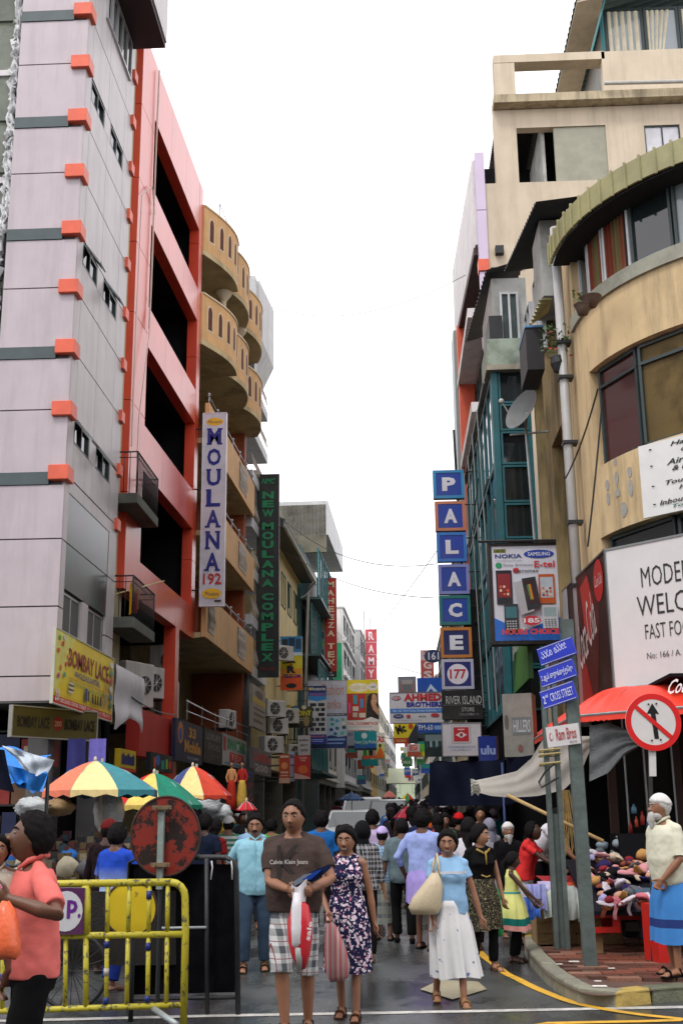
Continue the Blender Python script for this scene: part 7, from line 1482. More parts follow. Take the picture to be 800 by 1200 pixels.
Q('man with a striped green shirt and white cap near the left shops',268,955,17.5,175,'m','dark',[('shirt',pattern('green_white_stripe',lambda n,l,sp,tc:_mix(n,l,_m(n,l,'LESS_THAN',_m(n,l,'FRACT',_m(n,l,'MULTIPLY',sp.outputs['Z'],14)),.5),(.4,.42,.4),(.04,.16,.10))),{}),('trousers',blackc)],('cap',cloth('b0b0b0')))
Q('man in an electric blue shirt behind the man in aqua',272,968,18.4,185,'m','deep',[('shirt',cloth('1c3ca8'),{}),('trousers',blackc)],'short')
Q('woman with long hair and red dress at the far right of the crowd',512,952,18.8,200,'f','dark',[('dress',cloth('8c2030'),{'hem':.4})],'long')
Q('man with a thick head of hair and dark shirt left of the headscarf woman',398,966,21,178,'m','dark',[('shirt',cloth('24242c'),{}),('trousers',blackc)],'short')
flush()
protos=[]
for(sx,hr,kind)in(('m','short',0),('f','long',1),('m','thick',0),('f','pony',1),('m',('cap',cloth('b8b8b8')),0),('f',('scarf',cloth('302830')),2)):
 wr=[('shirt',cloth('6c7078'),{'sleeve':.7}),('trousers',cloth('1c2028'))]if kind==0 else[('dress',cloth('6c7078'),{'sleeve':.5,'hem':.4})]
 protos.append(person('shopper',0,0,0,0,1.66,sx,random.choice(['dark','brown','deep']),0,{'l':(-.09,.12,0),'r':(.09,-.12,0)},{},(0,0),wr,hr,None,hi=False)[0])
flush()
ccols={'red':'9c2028','white':'a8a8b0','navy':'1c2444','blue':'3c6cb0','black':'16161a','charcoal':'24242a','dark blue':'141c38','pink':'c07c94','green':'2c6c44','yellow':'c0a030','grey':'70747c','maroon':'4c1420','lilac':'9c8cc0','orange':'c05c24','brown':'4c3424','pale blue':'8cb0d0','teal':'1c7078'}
rr=random.Random(21);placed=[];used=set()
tries=0
kinds_=['short haired man','long haired woman','man','woman with tied hair','man in pale cap','woman in headscarf']
while len(placed)<175 and tries<6000:
 tries+=1;Y=17+rr.random()**1.25*62;px=rr.choice([rr.uniform(205,345),rr.uniform(440,600),rr.uniform(455,560),rr.uniform(455,530)])if Y<32 else rr.uniform(395,535)
 X=AT(px,1000,Y)[0]
 if X<xl(Y)+.9 or X>2.6:continue
 if 24<Y<50 and-3.0<X<-.2:continue
 if any(math.hypot(X-a,Y-c)<.5 for a,c in placed):continue
 if Y<(24 if px<475 else 19.6)and 300<px<620:continue
 placed.append((X,Y));i=rr.randrange(6);c=rr.choice(list(ccols));src=protos[i]
 far_='far down the street' if Y>45 else 'mid crowd' if Y>28 else 'crowd front'
 side_='on the left' if px<350 else 'by the cars' if px<460 else 'on the right'
 o=src.copy();COL.objects.link(o);o.location=(X,Y,gz(Y));o.rotation_euler.z=R(rr.choice([180,170,190,165,200,0,15,-20]));sc=rr.uniform(.93,1.06);o.scale=(sc,sc,sc)
 fc_='facing' if abs(o.rotation_euler.z)<1 else 'backed';o['label']='%s in %s %s %s, %s'%(kinds_[i],c,far_,side_,'face on' if fc_=='facing' else 'from behind');o['group']='shoppers crowding the street: %s, %s, %s, %s'%(kinds_[i],c,far_,side_+' '+fc_)
 for ch in src.children:
  q=ch.copy();COL.objects.link(q);q.parent=o
  if ch.name.split('.')[0]in('shirt','skirt'):q.material_slots[0].link='OBJECT';q.material_slots[0].material=cloth(ccols[c])
for pr in protos:
 for ch in list(pr.children):bpy.data.objects.remove(ch)
 bpy.data.objects.remove(pr)
def _chip(t,b,c0,c1,thr,sc=14):
 n=t.nodes;l=t.links;tc=n.new('ShaderNodeTexCoord');q=n.new('ShaderNodeTexNoise');q.inputs['Scale'].default_value=sc;q.inputs['Detail'].default_value=8;q.inputs['Roughness'].default_value=.7
 l.new(tc.outputs['Object'],q.inputs[0]);r=n.new('ShaderNodeMapRange');r.inputs['From Min'].default_value=thr;r.inputs['From Max'].default_value=thr+.04;l.new(q.outputs['Fac'],r.inputs['Value'])
 l.new(_mix(n,l,r.outputs[0],c0,c1),b.inputs['Base Color']);bp=n.new('ShaderNodeBump');bp.inputs['Strength'].default_value=.4;bp.inputs['Distance'].default_value=.004;l.new(r.outputs[0],bp.inputs['Height']);bp.invert=True;l.new(bp.outputs[0],b.inputs['Normal'])
yel=nodemat('chipped_yellow_paint',lambda t,b:_chip(t,b,(.46,.40,.03),(.09,.085,.045),.55,20),.4,.4)
rusty=nodemat('rusty_red_back',lambda t,b:_chip(t,b,(.20,.020,.012),(.018,.010,.008),.485,6),.55,.3)
yeldisc=nodemat('scuffed_yellow_disc',lambda t,b:_chip(t,b,(.62,.46,.02),(.25,.18,.03),.62,9),.5,.3)
YB=9.5
bp_=lambda px,py,d=0:tuple(AT(px,py,YB+d))
br=thing('barrier','chipped yellow steel crowd barrier in the left foreground','barrier',(AT(215,1203,YB)[0],YB,0))
def part_tube(name,pts,r,mt,par,n=8,smooth=True):m=MB();m.tube(pts,r,n);return m.build(name,mt,par,smooth=smooth)
cv=[bp_(200,1033)]+[bp_(200+17*math.sin(a),1050-17*math.cos(a))for a in(.4,.8,1.2,1.57)]+[bp_(217.5,1090),bp_(215,1207)]
part_tube('end_post',cv,.029,yel,br,10)
part_tube('top_rail',[bp_(-60,1037),bp_(200,1033)],.029,yel,br,10)
part_tube('middle_rail',[bp_(-60,1098),bp_(214,1094)],.026,yel,br,10)
part_tube('bottom_rail',[bp_(-60,1186),bp_(213,1177)],.023,yel,br,10)
for i,(a,c)in enumerate(((101,101),(127,124.6),(152,148.5),(175.5,173),(197,195))):
 part_tube('bar',[bp_(a,1037),bp_((a+c)/2,1094)],.038 if i==0 else .018,yel,br);part_tube('bar',[bp_((a+c)/2,1096),bp_(c,1180)],.022 if i==0 else .018,yel,br)
for c in(76.5,50,26,3):part_tube('bar',[bp_(c+1,1096),bp_(c,1182)],.018,yel,br)
for i,(px,py0,py1,col)in enumerate([(175,1043,1053,'14286c'),(125.5,1102,1110,'14286c'),(173.8,1104,1113,'14286c'),(125,1134,1142,'b0aca4'),(124.7,1168,1176,'14286c'),(173,1166,1174,'14286c'),(3,1140,1150,'14286c')]):
 part_tube('tape',[bp_(px,py0,-.002),bp_(px-.3,py1,-.002)],.0215,paint(col),br)
part_tube('foot',[bp_(180,1181,.0),bp_(207,1200,-.35)],.024,galv,br)
Msg=face_cam(*bp_(79,1067,-.06));wS=AT(98,1067,YB)[0]-AT(60,1067,YB)[0];hS=AT(79,1040,YB)[2]-AT(79,1094,YB)[2]
board('barrier_sign','purple square sign with a white disc and purple letter fixed on the yellow barrier',Msg,wS,hS,'4c1c4c',[('e',.46,.50,.52,.44,'c0c0c4'),('p',[(.0,.1),(.03,.1),(.03,.9),(0,.9)],'7c3c5c'),('t',.5,.26,.82,.66,'p','5c1c7c',{'bold':.03}),('e',.88,.60,.045,.045,'5c1c7c')],thick=.02)
def disc_thing(name,label,cx,cy,rx,ry,Y,mt,post,thick=.02,cat='road sign',seg=True):
 c=AT(cx,cy,Y);r0=rx/FPX*Y*1.02;r1=ry/FPX*Y*1.02;t=thing(name,label,cat,(c[0],Y,0));m=MB();n=40;rim=MB()
 m.add([(c[0]+r0*math.cos(2*PI*i/n),Y+dy,c[2]+r1*math.sin(2*PI*i/n))for dy in(0,thick)for i in range(n)],[tuple(range(n)),tuple(range(n,2*n))[::-1]]+[(i,n+i,n+(i+1)%n,(i+1)%n)for i in range(n)]);m.build('disc',mt,t)
 rim.tube([(c[0]+r0*math.cos(2*PI*i/n),Y+.0,c[2]+r1*math.sin(2*PI*i/n))for i in range(n+1)],.010,5);rim.build('rim',mat('dark_rim',(.04,.02,.015),.6,.3,9,.2),t)
 if post:post(t,c,r0,r1)
 return t
def rp(t,c,r0,r1):
 m=MB();k_=MB();k_.cyl((c[0]-.03,10.2,0),(c[0]-.03,10.2,1.1),.02);k_.build('stand',blackiron,t);m.box(c[0]-.055,c[0]-.005,10.13,10.19,.98,c[2]+.24);m.build('post',mat('grey_post',(.22,.27,.25),.5,.25,8,.15,stain=.5),t)
 for z in(c[2]+.235,c[2]-.235):q=MB();q.box(c[0]-.10,c[0]+.06,10.10,10.135,z-.015,z+.02);q.cyl((c[0]-.07,10.1,z),(c[0]-.07,10.07,z),.015);q.cyl((c[0]+.03,10.1,z),(c[0]+.03,10.07,z),.015);q.build('clamp',mat('rusty_clamp',(.16,.11,.06),.7,.3,9,.3),t)
disc_thing('sign_back','rusty red back of a round road sign on a grey post',194,979,39,43,10.2,rusty,rp)
disc_thing('sign_back','scuffed yellow round plate behind the bars of the barrier',153,1064,29,29,9.75,yeldisc,lambda t,c,r0,r1:part_tube('post',[(c[0]+.02,9.8,0),(c[0]+.02,9.8,c[2]+.1)],.02,blackiron,t))
bb=thing('black_barrier','black steel barrier with a black board beside the man in aqua','barrier',(AT(278,1192,10.1)[0],10.1,0))
kp2=lambda px,py,Y=10.1:tuple(AT(px,py,Y))
part_tube('frame',[kp2(150,1200,10.6),kp2(152,1010,10.6),kp2(165,1003,10.55),kp2(265,1004),kp2(274,1009),kp2(277,1020),kp2(279,1191)],.022,blackiron,bb)
part_tube('frame',[kp2(242,1005),kp2(243,1200)],.018,blackiron,bb);part_tube('frame',[kp2(152,1170,10.5),kp2(278,1168)],.016,blackiron,bb);part_tube('frame',[kp2(190,1087,10.1),kp2(242,1086,10.08)],.012,galv,bb)
m=MB();a=kp2(154,1012,10.62);c=kp2(275,1012,10.13);d=kp2(275,1162,10.13);e=kp2(154,1165,10.62);m.add([a,c,d,e]+[(p[0],p[1]+.02,p[2])for p in(a,c,d,e)],[(0,1,2,3),(7,6,5,4),(0,4,5,1),(1,5,6,2),(2,6,7,3),(3,7,4,0)]);m.build('board',mat('black_board',(.004,.004,.005),.95,.5,6,.1,spec=.03),bb)
for px in(248,271):part_tube('tie',[kp2(px,1008,10.06),kp2(px+1,1016,10.06),kp2(px-1 if px<260 else px+1,1030,10.06)],.006,paint('c8c8c8'),bb)
m=MB();w3=thing('bicycle','dark bicycle wheel and added black board behind the yellow barrier','bicycle',(AT(90,1150,10.4)[0],10.4,0));c=AT(84,1150,10.3)
m=MB();m.tube([(c[0]+.30*math.cos(a),10.3,.32+.30*math.sin(a))for a in[2*PI*i/28 for i in range(29)]],.02,6);m.build('tyre',blackiron,w3,smooth=True)
m=MB()
for i in range(10):a=PI*i/10;m.cyl((c[0]+.29*math.cos(a),10.3,.32+.29*math.sin(a)),(c[0]-.29*math.cos(a),10.3,.32-.29*math.sin(a)),.004,n=4)
m.build('spokes',blackiron,w3)
m=MB();m.box(c[0]-.5,c[0]+.9,10.4,10.44,.35,.95);m.build('shade_board',mat('board_shade_black',(.010,.008,.006),.7,.3,8,.3),w3)  # added board, near-black to stand in for shade behind the barrier
def parasol(label,ax,ay,x0,x1,ry,Y,cols,polex=None,tilt=0.0,g='market parasols',th0=0.0,zfoot=0.0):
 a=AT(ax,ay,Y);l_=AT(x0,ry,Y);r_=AT(x1,ry,Y);R_=(r_[0]-l_[0])/2;cx=(l_[0]+r_[0])/2;zr=(l_[2]+r_[2])/2;zt=a[2]
 t=thing('parasol',label,'parasol',(cx,Y,zfoot),g);K=8
 fr_=R_*.12
 for k in range(K):
  a0=th0+2*PI*k/K;a1=th0+2*PI*(k+1)/K
  def f(u,v):
   p0=Vector((math.cos(a0),math.sin(a0),0));p1=Vector((math.cos(a1),math.sin(a1),0));d=p0.lerp(p1,u);vv=v;sag=.05*R_*math.sin(u*PI)*math.sin(vv*PI)
   top=Vector((cx+(a[0]-cx)*(1-vv),Y,0));return(top.x+d.x*R_*vv,top.y+d.y*R_*vv,zr+(zt-zr)*(1-vv**1.55)-sag+tilt*d.x*R_*vv)
  m=MB();m.grid(f,6,8);
  m.grid(lambda u,v:(f(u,1)[0],f(u,1)[1],f(u,1)[2]-fr_*v*(.8+.2*math.cos(u*2*PI*2))),8,1);m.build('panel',cloth(cols[k%len(cols)],.6),t,smooth=True)
  q=MB();q.tube([f(0,.02),f(0,.5),f(0,1)],.006,4);q.build('rib',galv,t)
 m=MB();px_=cx;m.tube([(px_,Y,zfoot),(px_,Y,zt+.03)],.018,8);m.build('pole',mat('pale_pole',(.45,.42,.33),.5),t);m=MB();m.cyl((px_,Y,zfoot),(px_,Y,zfoot+.08),.2,n=16);m.build('base',conc,t);m=MB();m.ell((a[0],Y,zt+.02),(.02,.02,.035));m.build('finial',paint('c8c0a8'),t)
 return t
parasol('faded red cream and teal parasol nearest the blue tarpaulin',112,891,51,187,926,14.2,['d8785c','e0cc90','3c8088','4c6080','3c8088','1c6c74','4c5c80','d07060'],th0=PI+.52)
parasol('red yellow and green parasol partly hidden by the rusty sign',181,905,130,237,943,15.6,['b42c20','d8bc64','1c7860','1c7860','b42c20','d8bc64','1c7860','b42c20'],th0=PI+.26)
parasol('blue yellow and red parasol below the mobile shop sign',226,897,188,272,932,17.2,['3c4878','e0c484','c04430','b82c24','2c6c78','3c4878','e0c484','286c70'],th0=PI+.37)
parasol('dark blue parasol by the white van',412,928,397,427,936,41,['34507c','2c4468'],zfoot=gz(41))
parasol('rainbow striped parasol deep in the street',477,929,469,486,938,58,['d0b020','2c7c3c','c03028','2c50a0'],zfoot=gz(58),th0=.3)
parasol('pink and orange parasol far along the left side',456,926,448,464,933,62,['c86c60','d08c50','c07078'],zfoot=gz(62))
parasol('dark red umbrella with a white edge carried above the crowd',478,944,461,497,957,25,['902030','a02838'],zfoot=gz(25),g=None)
parasol('small plain red umbrella near the mannequins',289,938,277,301,948,19.5,['b02028','b82830'],g=None)
tp=thing('tarpaulin','bright blue tarpaulin with folded silver underside over the left stall','tarpaulin',(AT(30,900,12)[0],12,2))
bluet=mat('blue_tarpaulin',(.02,.20,.62),.35,.15,5,.3);silver=mat('silver_tarpaulin',(.42,.48,.54),.3,.15,6,.4);navyt=mat('navy_tarpaulin',(.004,.006,.016),.7,.3,5,.2,spec=.08)
TA=lambda px,py,Y=12.0:Vector(AT(px,py,Y))
def quadsheet(name,A,B_,C_,D_,mt,par,wob=.03,fr=7,nu=18,nv=12,kind=None):
 A,B_,C_,D_=map(Vector,(A,B_,C_,D_));N_=(B_-A).cross(D_-A).normalized();m=MB();ph_=random.random()*6
 m.grid(lambda u,v:tuple((A*(1-u)+B_*u)*(1-v)+(D_*(1-u)+C_*u)*v+N_*(wob*math.sin(fr*u+ph_+2*v)*math.sin(PI*min(1,v*1.2)*.6+.4)+wob*.5*math.sin(fr*2.3*u-3*v+ph_))),nu,nv);return m.build(name,mt,par,smooth=True)
quadsheet('blue_sheet',TA(-60,868,13.2),TA(60,884,12.6),TA(50,926,12),TA(15,918,11.8),bluet,tp,.05)
quadsheet('blue_sheet',TA(8,896,11.9),TA(56,906,11.9),TA(46,927,11.95),TA(20,922,11.9),bluet,tp,.03)
quadsheet('silver_fold',TA(4,873,11.8),TA(64,890,11.8),TA(56,905,11.75),TA(14,884,11.8),silver,tp,.04,9)
quadsheet('silver_fold',TA(12,882,11.7),TA(60,895,11.7),TA(44,909,11.65),TA(30,901,11.7),silver,tp,.05,6)
quadsheet('navy_sheet',TA(-60,872,11.9),TA(6,878,11.85),TA(18,928,11.85),TA(-60,912,11.9),navyt,tp,.03)
part_tube('pole',[tuple(TA(58,885,12.4)),(TA(58,885,12.4).x,12.4,0)],.02,blackiron,tp)
st=thing('stall','left market stall table under the parasols covered with packets','stall',(-3.7,13.3,0))
m=MB();m.box(-5.0,-2.9,12.9,14.2,.78,.84);m.build('table_top',mat('old_wood',(.16,.11,.06),.7,.3,6,.3),st)
for a,c in((-4.9,13.0),(-3.0,13.0),(-4.9,14.1),(-3.0,14.1)):m=MB();m.box(a-.03,a+.03,c-.03,c+.03,0,.78);m.build('leg',mat('old_wood',(.16,.11,.06)),st)
quadsheet('table_sheet',(-5.0,12.86,.87),(-2.85,12.86,.87),(-2.9,12.84,.25),(-5.0,12.84,.25),mat('white_plastic_sheet',(.60,.60,.62)),st,.03,14)
rr=random.Random(5)
def crumple(c,r,col,name,label,cat,group,n=9,mm=7,sq=.5):
 m=MB();m.ell((0,0,0),r,n,mm,rough=.16);o=m.build(name,cloth(col,.75),None,smooth=True,loc=None);o.location=c;o.rotation_euler=(rr.uniform(-.4,.4),rr.uniform(-.4,.4),rr.uniform(0,6));return tag(o,label,cat,group)
colw={'c8c8cc':'white','a8b8c0':'pale grey','8c6c40':'brown','b0a890':'cream','2c60a0':'blue','982c28':'red','5c5c60':'grey'}
for i in range(26):
 c=rr.choice(list(colw));x_=rr.uniform(-4.9,-2.95);y_=rr.uniform(12.95,14.1);r_=rr.uniform(.07,.17)
 crumple((x_,y_,.86+r_*.7+(y_-12.9)*.22),(r_,r_*.8,r_*.75),c,'packet','%s soft packet on the %s %s of the left stall table'%(colw[c],'front' if y_<13.5 else 'back','left' if x_<-3.9 else 'right'),'packet','%s packets, %s %s of the left stall'%(colw[c],'front' if y_<13.5 else 'back','left' if x_<-3.9 else 'right'))
pk=MB()
for i in range(260):
 x_=rr.uniform(-4.9,-3.0);y_=rr.uniform(13.0,14.1);z_=.86+(y_-13.0)*.42+rr.uniform(0,.05);a=rr.uniform(.02,.045);pk.box(x_-a,x_+a,y_-a,y_+a,z_,z_+a*2.2,rr.randrange(5))
tag(pk.build('small_goods',[paint(c)for c in('5c4c30','807860','2c4450','4c2420','242428')]),'small boxed goods stacked in rows on the left stall','goods',kind='stuff')
plas=mat('clear_wrap',(.48,.52,.52),.22,.2,9,.8,spec=.7)
for i,(px,py,w_,h_,Y,lab)in enumerate([(38,946,18,12,13.5,'clear plastic wrapped bundle left of the brown bundle'),(70,945,16,10,13.8,'brown wrapped bundle above the stacked boxes'),(128,950,16,26,14.6,'tall clear plastic sheet hanging by the parasol pole'),(216,946,18,14,17.8,'white plastic covered bundle right of the rusty sign'),(240,942,20,13,18.2,'larger white plastic covered heap beside the mannequins'),(258,952,14,10,18.6,'low white plastic covered heap under the red umbrella')]):
 c=AT(px,py,Y);m=MB();m.ell((0,0,0),(w_/FPX*Y,.3,h_/FPX*Y),16,12,rough=.13);o=m.build('bundle',plas if i!=1 else mat('brown_wrap',(.25,.16,.07),.5,.2,9,.6),None,smooth=True);o.location=tuple(c);tag(o,lab,'bundle')
sh=thing('shelf','dark shelving full of purple and blue boxes behind the parasols','shelf',(-7,19.4,0))
for z in(.6,1.2,1.8,2.4,3.0):m=MB();m.box(-9.0,-5.7,19.3,19.8,z-.03,z);m.build('board',blackiron,sh)
for x_ in(-9,-7.9,-6.8,-5.72):m=MB();m.box(x_-.03,x_+.03,19.3,19.8,0,3.25);m.build('upright',blackiron,sh)
bc={'3c3c8c':'indigo','5c5cb0':'violet','202848':'navy','6c5ca8':'purple','2c2030':'plum','a89c50':'olive yellow','8c2c28':'red','6c5038':'brown'}
for z in(.0,.6,1.2,1.8,2.4):
 x_=-8.95
 while x_<-5.95:
  w_=rr.uniform(.22,.42);c=rr.choice(list(bc));h_=rr.uniform(.38,.54)
  if rr.random()<.85:
   m=MB();m.box(-w_/2,w_/2,-.15,.15,0,h_);o=m.build('box',paint(c),None);o.location=(x_+w_/2,19.48,z+.002);tag(o,'%s boxed goods on the %s of the dark shelving'%(bc[c],{0:'bottom',.6:'second shelf',1.2:'middle shelf',1.8:'fourth shelf',2.4:'top shelf'}[z]),'box','%s boxes on the dark shelving, level %d'%(bc[c],int(z*10)))
   if rr.random()<.5:q=MB();q.box(-w_*.3,w_*.3,-.156,-.151,h_*.4,h_*.75);q.build('label',paint(rr.choice(['c8b898','b8b8c8','c08c50'])),None).parent=o
  x_+=w_+.03
for i,(a,c,col,lab)in enumerate([(105,122,'7068b8','lilac plastic banner hanging behind the faded parasol'),(80,98,'34346c','dark violet banner hanging behind the faded parasol')]):
 m=MB();p0=AT(a,865,18.3);p1=AT(c,932,18.3);m.grid(lambda u,v:(p0[0]+(p1[0]-p0[0])*u,18.3+.02*math.sin(u*9),p0[2]+(p1[2]-p0[2])*v),8,6);tag(m.build('banner',cloth(col,.5),smooth=True),lab,'banner')
for i,(px,col,sash,lab)in enumerate([(271,'a83020','c89060','mannequin in an orange red sari, left of the pair'),(283.5,'c09c48','a82c24','mannequin in a gold sari with red sash, right of the pair')]):
 Y=23.0;c=AT(px,945,Y);t=thing('mannequin',lab,'mannequin',tuple(c));s_=.62;q0=lambda p:(c[0]+p[0]*s_,Y+p[1]*s_,c[2]+p[2]*s_-.05)
 m=MB();m.lathe([(.16*s_,0),(.17*s_,.3*s_),(.13*s_,.75*s_),(.09*s_,.9*s_)],q0((0,0,0)),16);m.build('skirt',cloth(col),t,smooth=True)
 m=MB();m.limb([q0((0,0,.85)),q0((0,0,1.05)),q0((0,0,1.2))],[.085*s_,.10*s_,.09*s_],ratio=.7);m.limb([q0((-.09,0,1.2)),q0((-.16,-.02,1.0)),q0((-.12,-.08,.85))],[.04*s_,.03*s_,.025*s_]);m.limb([q0((.09,0,1.2)),q0((.16,-.02,1.0)),q0((.12,-.08,.85))],[.04*s_,.03*s_,.025*s_]);m.build('blouse',cloth(sash),t,smooth=True)
 m=MB();m.limb([q0((0,0,1.22)),q0((0,0,1.3))],[.035*s_,.035*s_]);m.ell(q0((0,0,1.38)),(.06*s_,.07*s_,.085*s_),12,9);m.build('head',skinm('tan'),t,smooth=True);m=MB();m.ell(q0((0,.02,1.42)),(.066*s_,.072*s_,.07*s_),12,8);m.build('hair',hairm,t,smooth=True)
 m=MB();m.box(c[0]-.22,c[0]+.22,Y-.15,Y+.15,c[2]-.12,c[2]-.06);m.build('shelf',blackiron,t)
def car(label,X,Y,L_,W,Hc,col,kind='hatch',rz=0.0):
 t=thing('parked_car',label,'car',(X,Y,gz(Y)),None,rz,local=True);z0=.22;bl=Hc*.56;hl=L_/2
 if kind=='van':prof=[(-hl,z0),(-hl,.62),(-hl+.10,.80),(-hl+.75,.98),(-hl+1.5,Hc-.04),(-hl+1.9,Hc),(hl-.1,Hc-.02),(hl,bl),(hl,z0)]
 else:prof=[(-hl,z0),(-hl,.58),(-hl+.08,.70),(-hl+.95,.88),(-hl+1.65,Hc-.05),(-hl+2.1,Hc),(hl-.6,Hc-.04),(hl-.05,bl),(hl,.6),(hl,z0)]
 secs=[]
 for k,(wy)in enumerate((-1,-.97,-.5,.5,.97,1)):
  ring=[]
  for(yy,zz)in prof:
   wf=1 if zz<bl+.08 else 1-.20*(zz-bl-.08)/(Hc-bl)
   ring.append((W/2*wy*wf,yy+(0.02 if abs(wy)==1 else 0)*(1 if yy<0 else-1),zz-(.02 if abs(wy)==1 else 0)))
  secs.append(ring)
 m=MB();n=len(prof);m.add([p for r_ in secs for p in r_],[(j*n+i,j*n+(i+1)%n,(j+1)*n+(i+1)%n,(j+1)*n+i)for j in range(5)for i in range(n)]+[tuple(range(n))[::-1],tuple(range(5*n,6*n))])
 pm=mat('car_paint_'+col,col,.25,.04,1,0,spec=.6);m.build('body',pm,t)
 gl=dkglass;i0,i1=(3,4)
 def onp(a,b_,u):return(a[0]+(b_[0]-a[0])*u,a[1]+(b_[1]-a[1])*u)
 A=onp(prof[i0],prof[i1],.06);B_=onp(prof[i0],prof[i1],.94);wA=W/2*.90;wB=W/2*.74
 m=MB();m.hexa([(-wA,A[0]-.012,A[1]),(wA,A[0]-.012,A[1]),(wA,A[0]+.03,A[1]-.01),(-wA,A[0]+.03,A[1]-.01),(-wB,B_[0]-.012,B_[1]+.012),(wB,B_[0]-.012,B_[1]+.012),(wB,B_[0]+.02,B_[1]),(-wB,B_[0]+.02,B_[1])]);m.build('windscreen',glass('car_glass',(.10,.13,.13),.05),t)
 for sg in(-1,1):
  m=MB();ya,yb,yc,yd=-hl+1.25,hl-.45,hl-.75,-hl+1.75;zb,zt=bl+.08,Hc-.12;x0=W/2*1.0;x1=W/2*.855
  m.hexa([(sg*x0,ya,zb),(sg*x0,yb,zb),(sg*(x0-.04),yb,zb),(sg*(x0-.04),ya,zb),(sg*x1,yd,zt),(sg*x1,yc,zt),(sg*(x1-.04),yc,zt),(sg*(x1-.04),yd,zt)]);m.build('side_window',gl,t)
  m=MB();m.ell((sg*W*.36,-hl+.02,.66),(W*.11,.08,.09),14,8);m.build('headlight',greyglass,t,smooth=True)
  m=MB();m.ell((sg*(W/2+.08),-hl+1.25,.98),(.09,.05,.065),10,7);m.build('mirror',pm,t,smooth=True)
  for yy in(-hl+.78,hl-.75):
   m=MB();m.cyl((sg*(W/2-.16),yy,.30),(sg*(W/2+.01),yy,.30),.30,n=24);w_=m.build('wheel',mat('tyre_rubber',(.02,.02,.02),.85,.1),t);m=MB();m.cyl((sg*(W/2+.01),yy,.30),(sg*(W/2+.022),yy,.30),.18,n=16);m.build('rim',galv,w_)
 m=MB();m.box(-W*.22,W*.22,-hl-.012,-hl+.02,.50,.62);m.build('grille',blackiron,t);m=MB();m.box(-W*.44,W*.44,-hl-.03,-hl+.05,.26,.44);m.build('bumper',pm,t);m=MB();m.box(-.24,.24,-hl-.04,-hl-.03,.33,.43);m.build('number_plate',paint('c8c8c0'),t)
 return t
p=AT(409,960,38.5);car('small white hatchback parked nearest among the crowd',p[0],40.2,3.8,1.66,1.46,'e4eaea')
p=AT(424,950,45);car('white van with a tall roof behind the hatchback',p[0],47.2,4.4,1.72,1.85,'dde3e8','van')
p=AT(455,955,44);car('dark off road vehicle to the right of the white van',p[0],46.5,4.0,1.65,1.75,'141c20','van')
PZ=KZ
stl=thing('stall','right market stall of boards on crates heaped with underwear and caps','stall',(2.9,13.6,PZ))
wood=mat('crate_wood',(.24,.155,.065),.75,.3,5,.4,stain=.3)
TB=[(690,1066),(778,1050)]
m=MB();m.hexa([(2.0,12.9,.52),(3.6,12.6,.52),(3.9,14.2,.98),(2.0,14.6,.98),(2.0,12.9,.56),(3.6,12.6,.56),(3.9,14.2,1.02),(2.0,14.6,1.02)]);m.build('board',cloth('1c1a22'),stl)  # board coloured near-black so it reads as shadow within the heap
b0_=AT(722,976,14.7);b1_=AT(775,976,14.7);m=MB();m.box(b0_[0],b1_[0],14.55,15.2,PZ,b1_[2]);m.build('back_counter',black_in,stl)
for a,c in((2.1,13.1),(3.5,12.8),(2.1,14.4),(3.7,14.1)):m=MB();m.box(a-.04,a+.04,c-.04,c+.04,PZ,.55 if c<13.5 else .95);m.build('leg',wood,stl)
def crate(label,cx,cy,cz,w_,d_,h_,mt,name='crate',slat=True,rz=0.0,cat='crate',open_=False):
 t=thing(name,label,cat,(cx,cy,cz),None,rz,local=True);
 if slat:
  k=max(2,int(h_/.12))
  for i in range(k):
   z0,z1=h_*i/k+.006,h_*(i+1)/k-.006
   m=MB();m.box(-w_/2,w_/2,-d_/2,-d_/2+.015,z0,z1);m.build('plank',mt,t)
  m=MB();m.box(-w_/2,-w_/2+.015,-d_/2+.016,d_/2,0,h_);m.build('side',mt,t);m=MB();m.box(w_/2-.015,w_/2,-d_/2+.016,d_/2,0,h_);m.build('side',mt,t);m=MB();m.box(-w_/2+.02,w_/2-.02,-d_/2+.02,d_/2,0,.015);m.box(-w_/2+.02,w_/2-.02,d_/2-.015,d_/2,.02,h_);m.build('base',mt,t)
 return t
crate('wooden crate draped with clothes at the kerb behind the posts',2.02,14.15,PZ,.95,.6,.36,wood)
redp=mat('red_crate_plastic',(.50,.015,.01),.4,.1,5,.05,stain=.2)
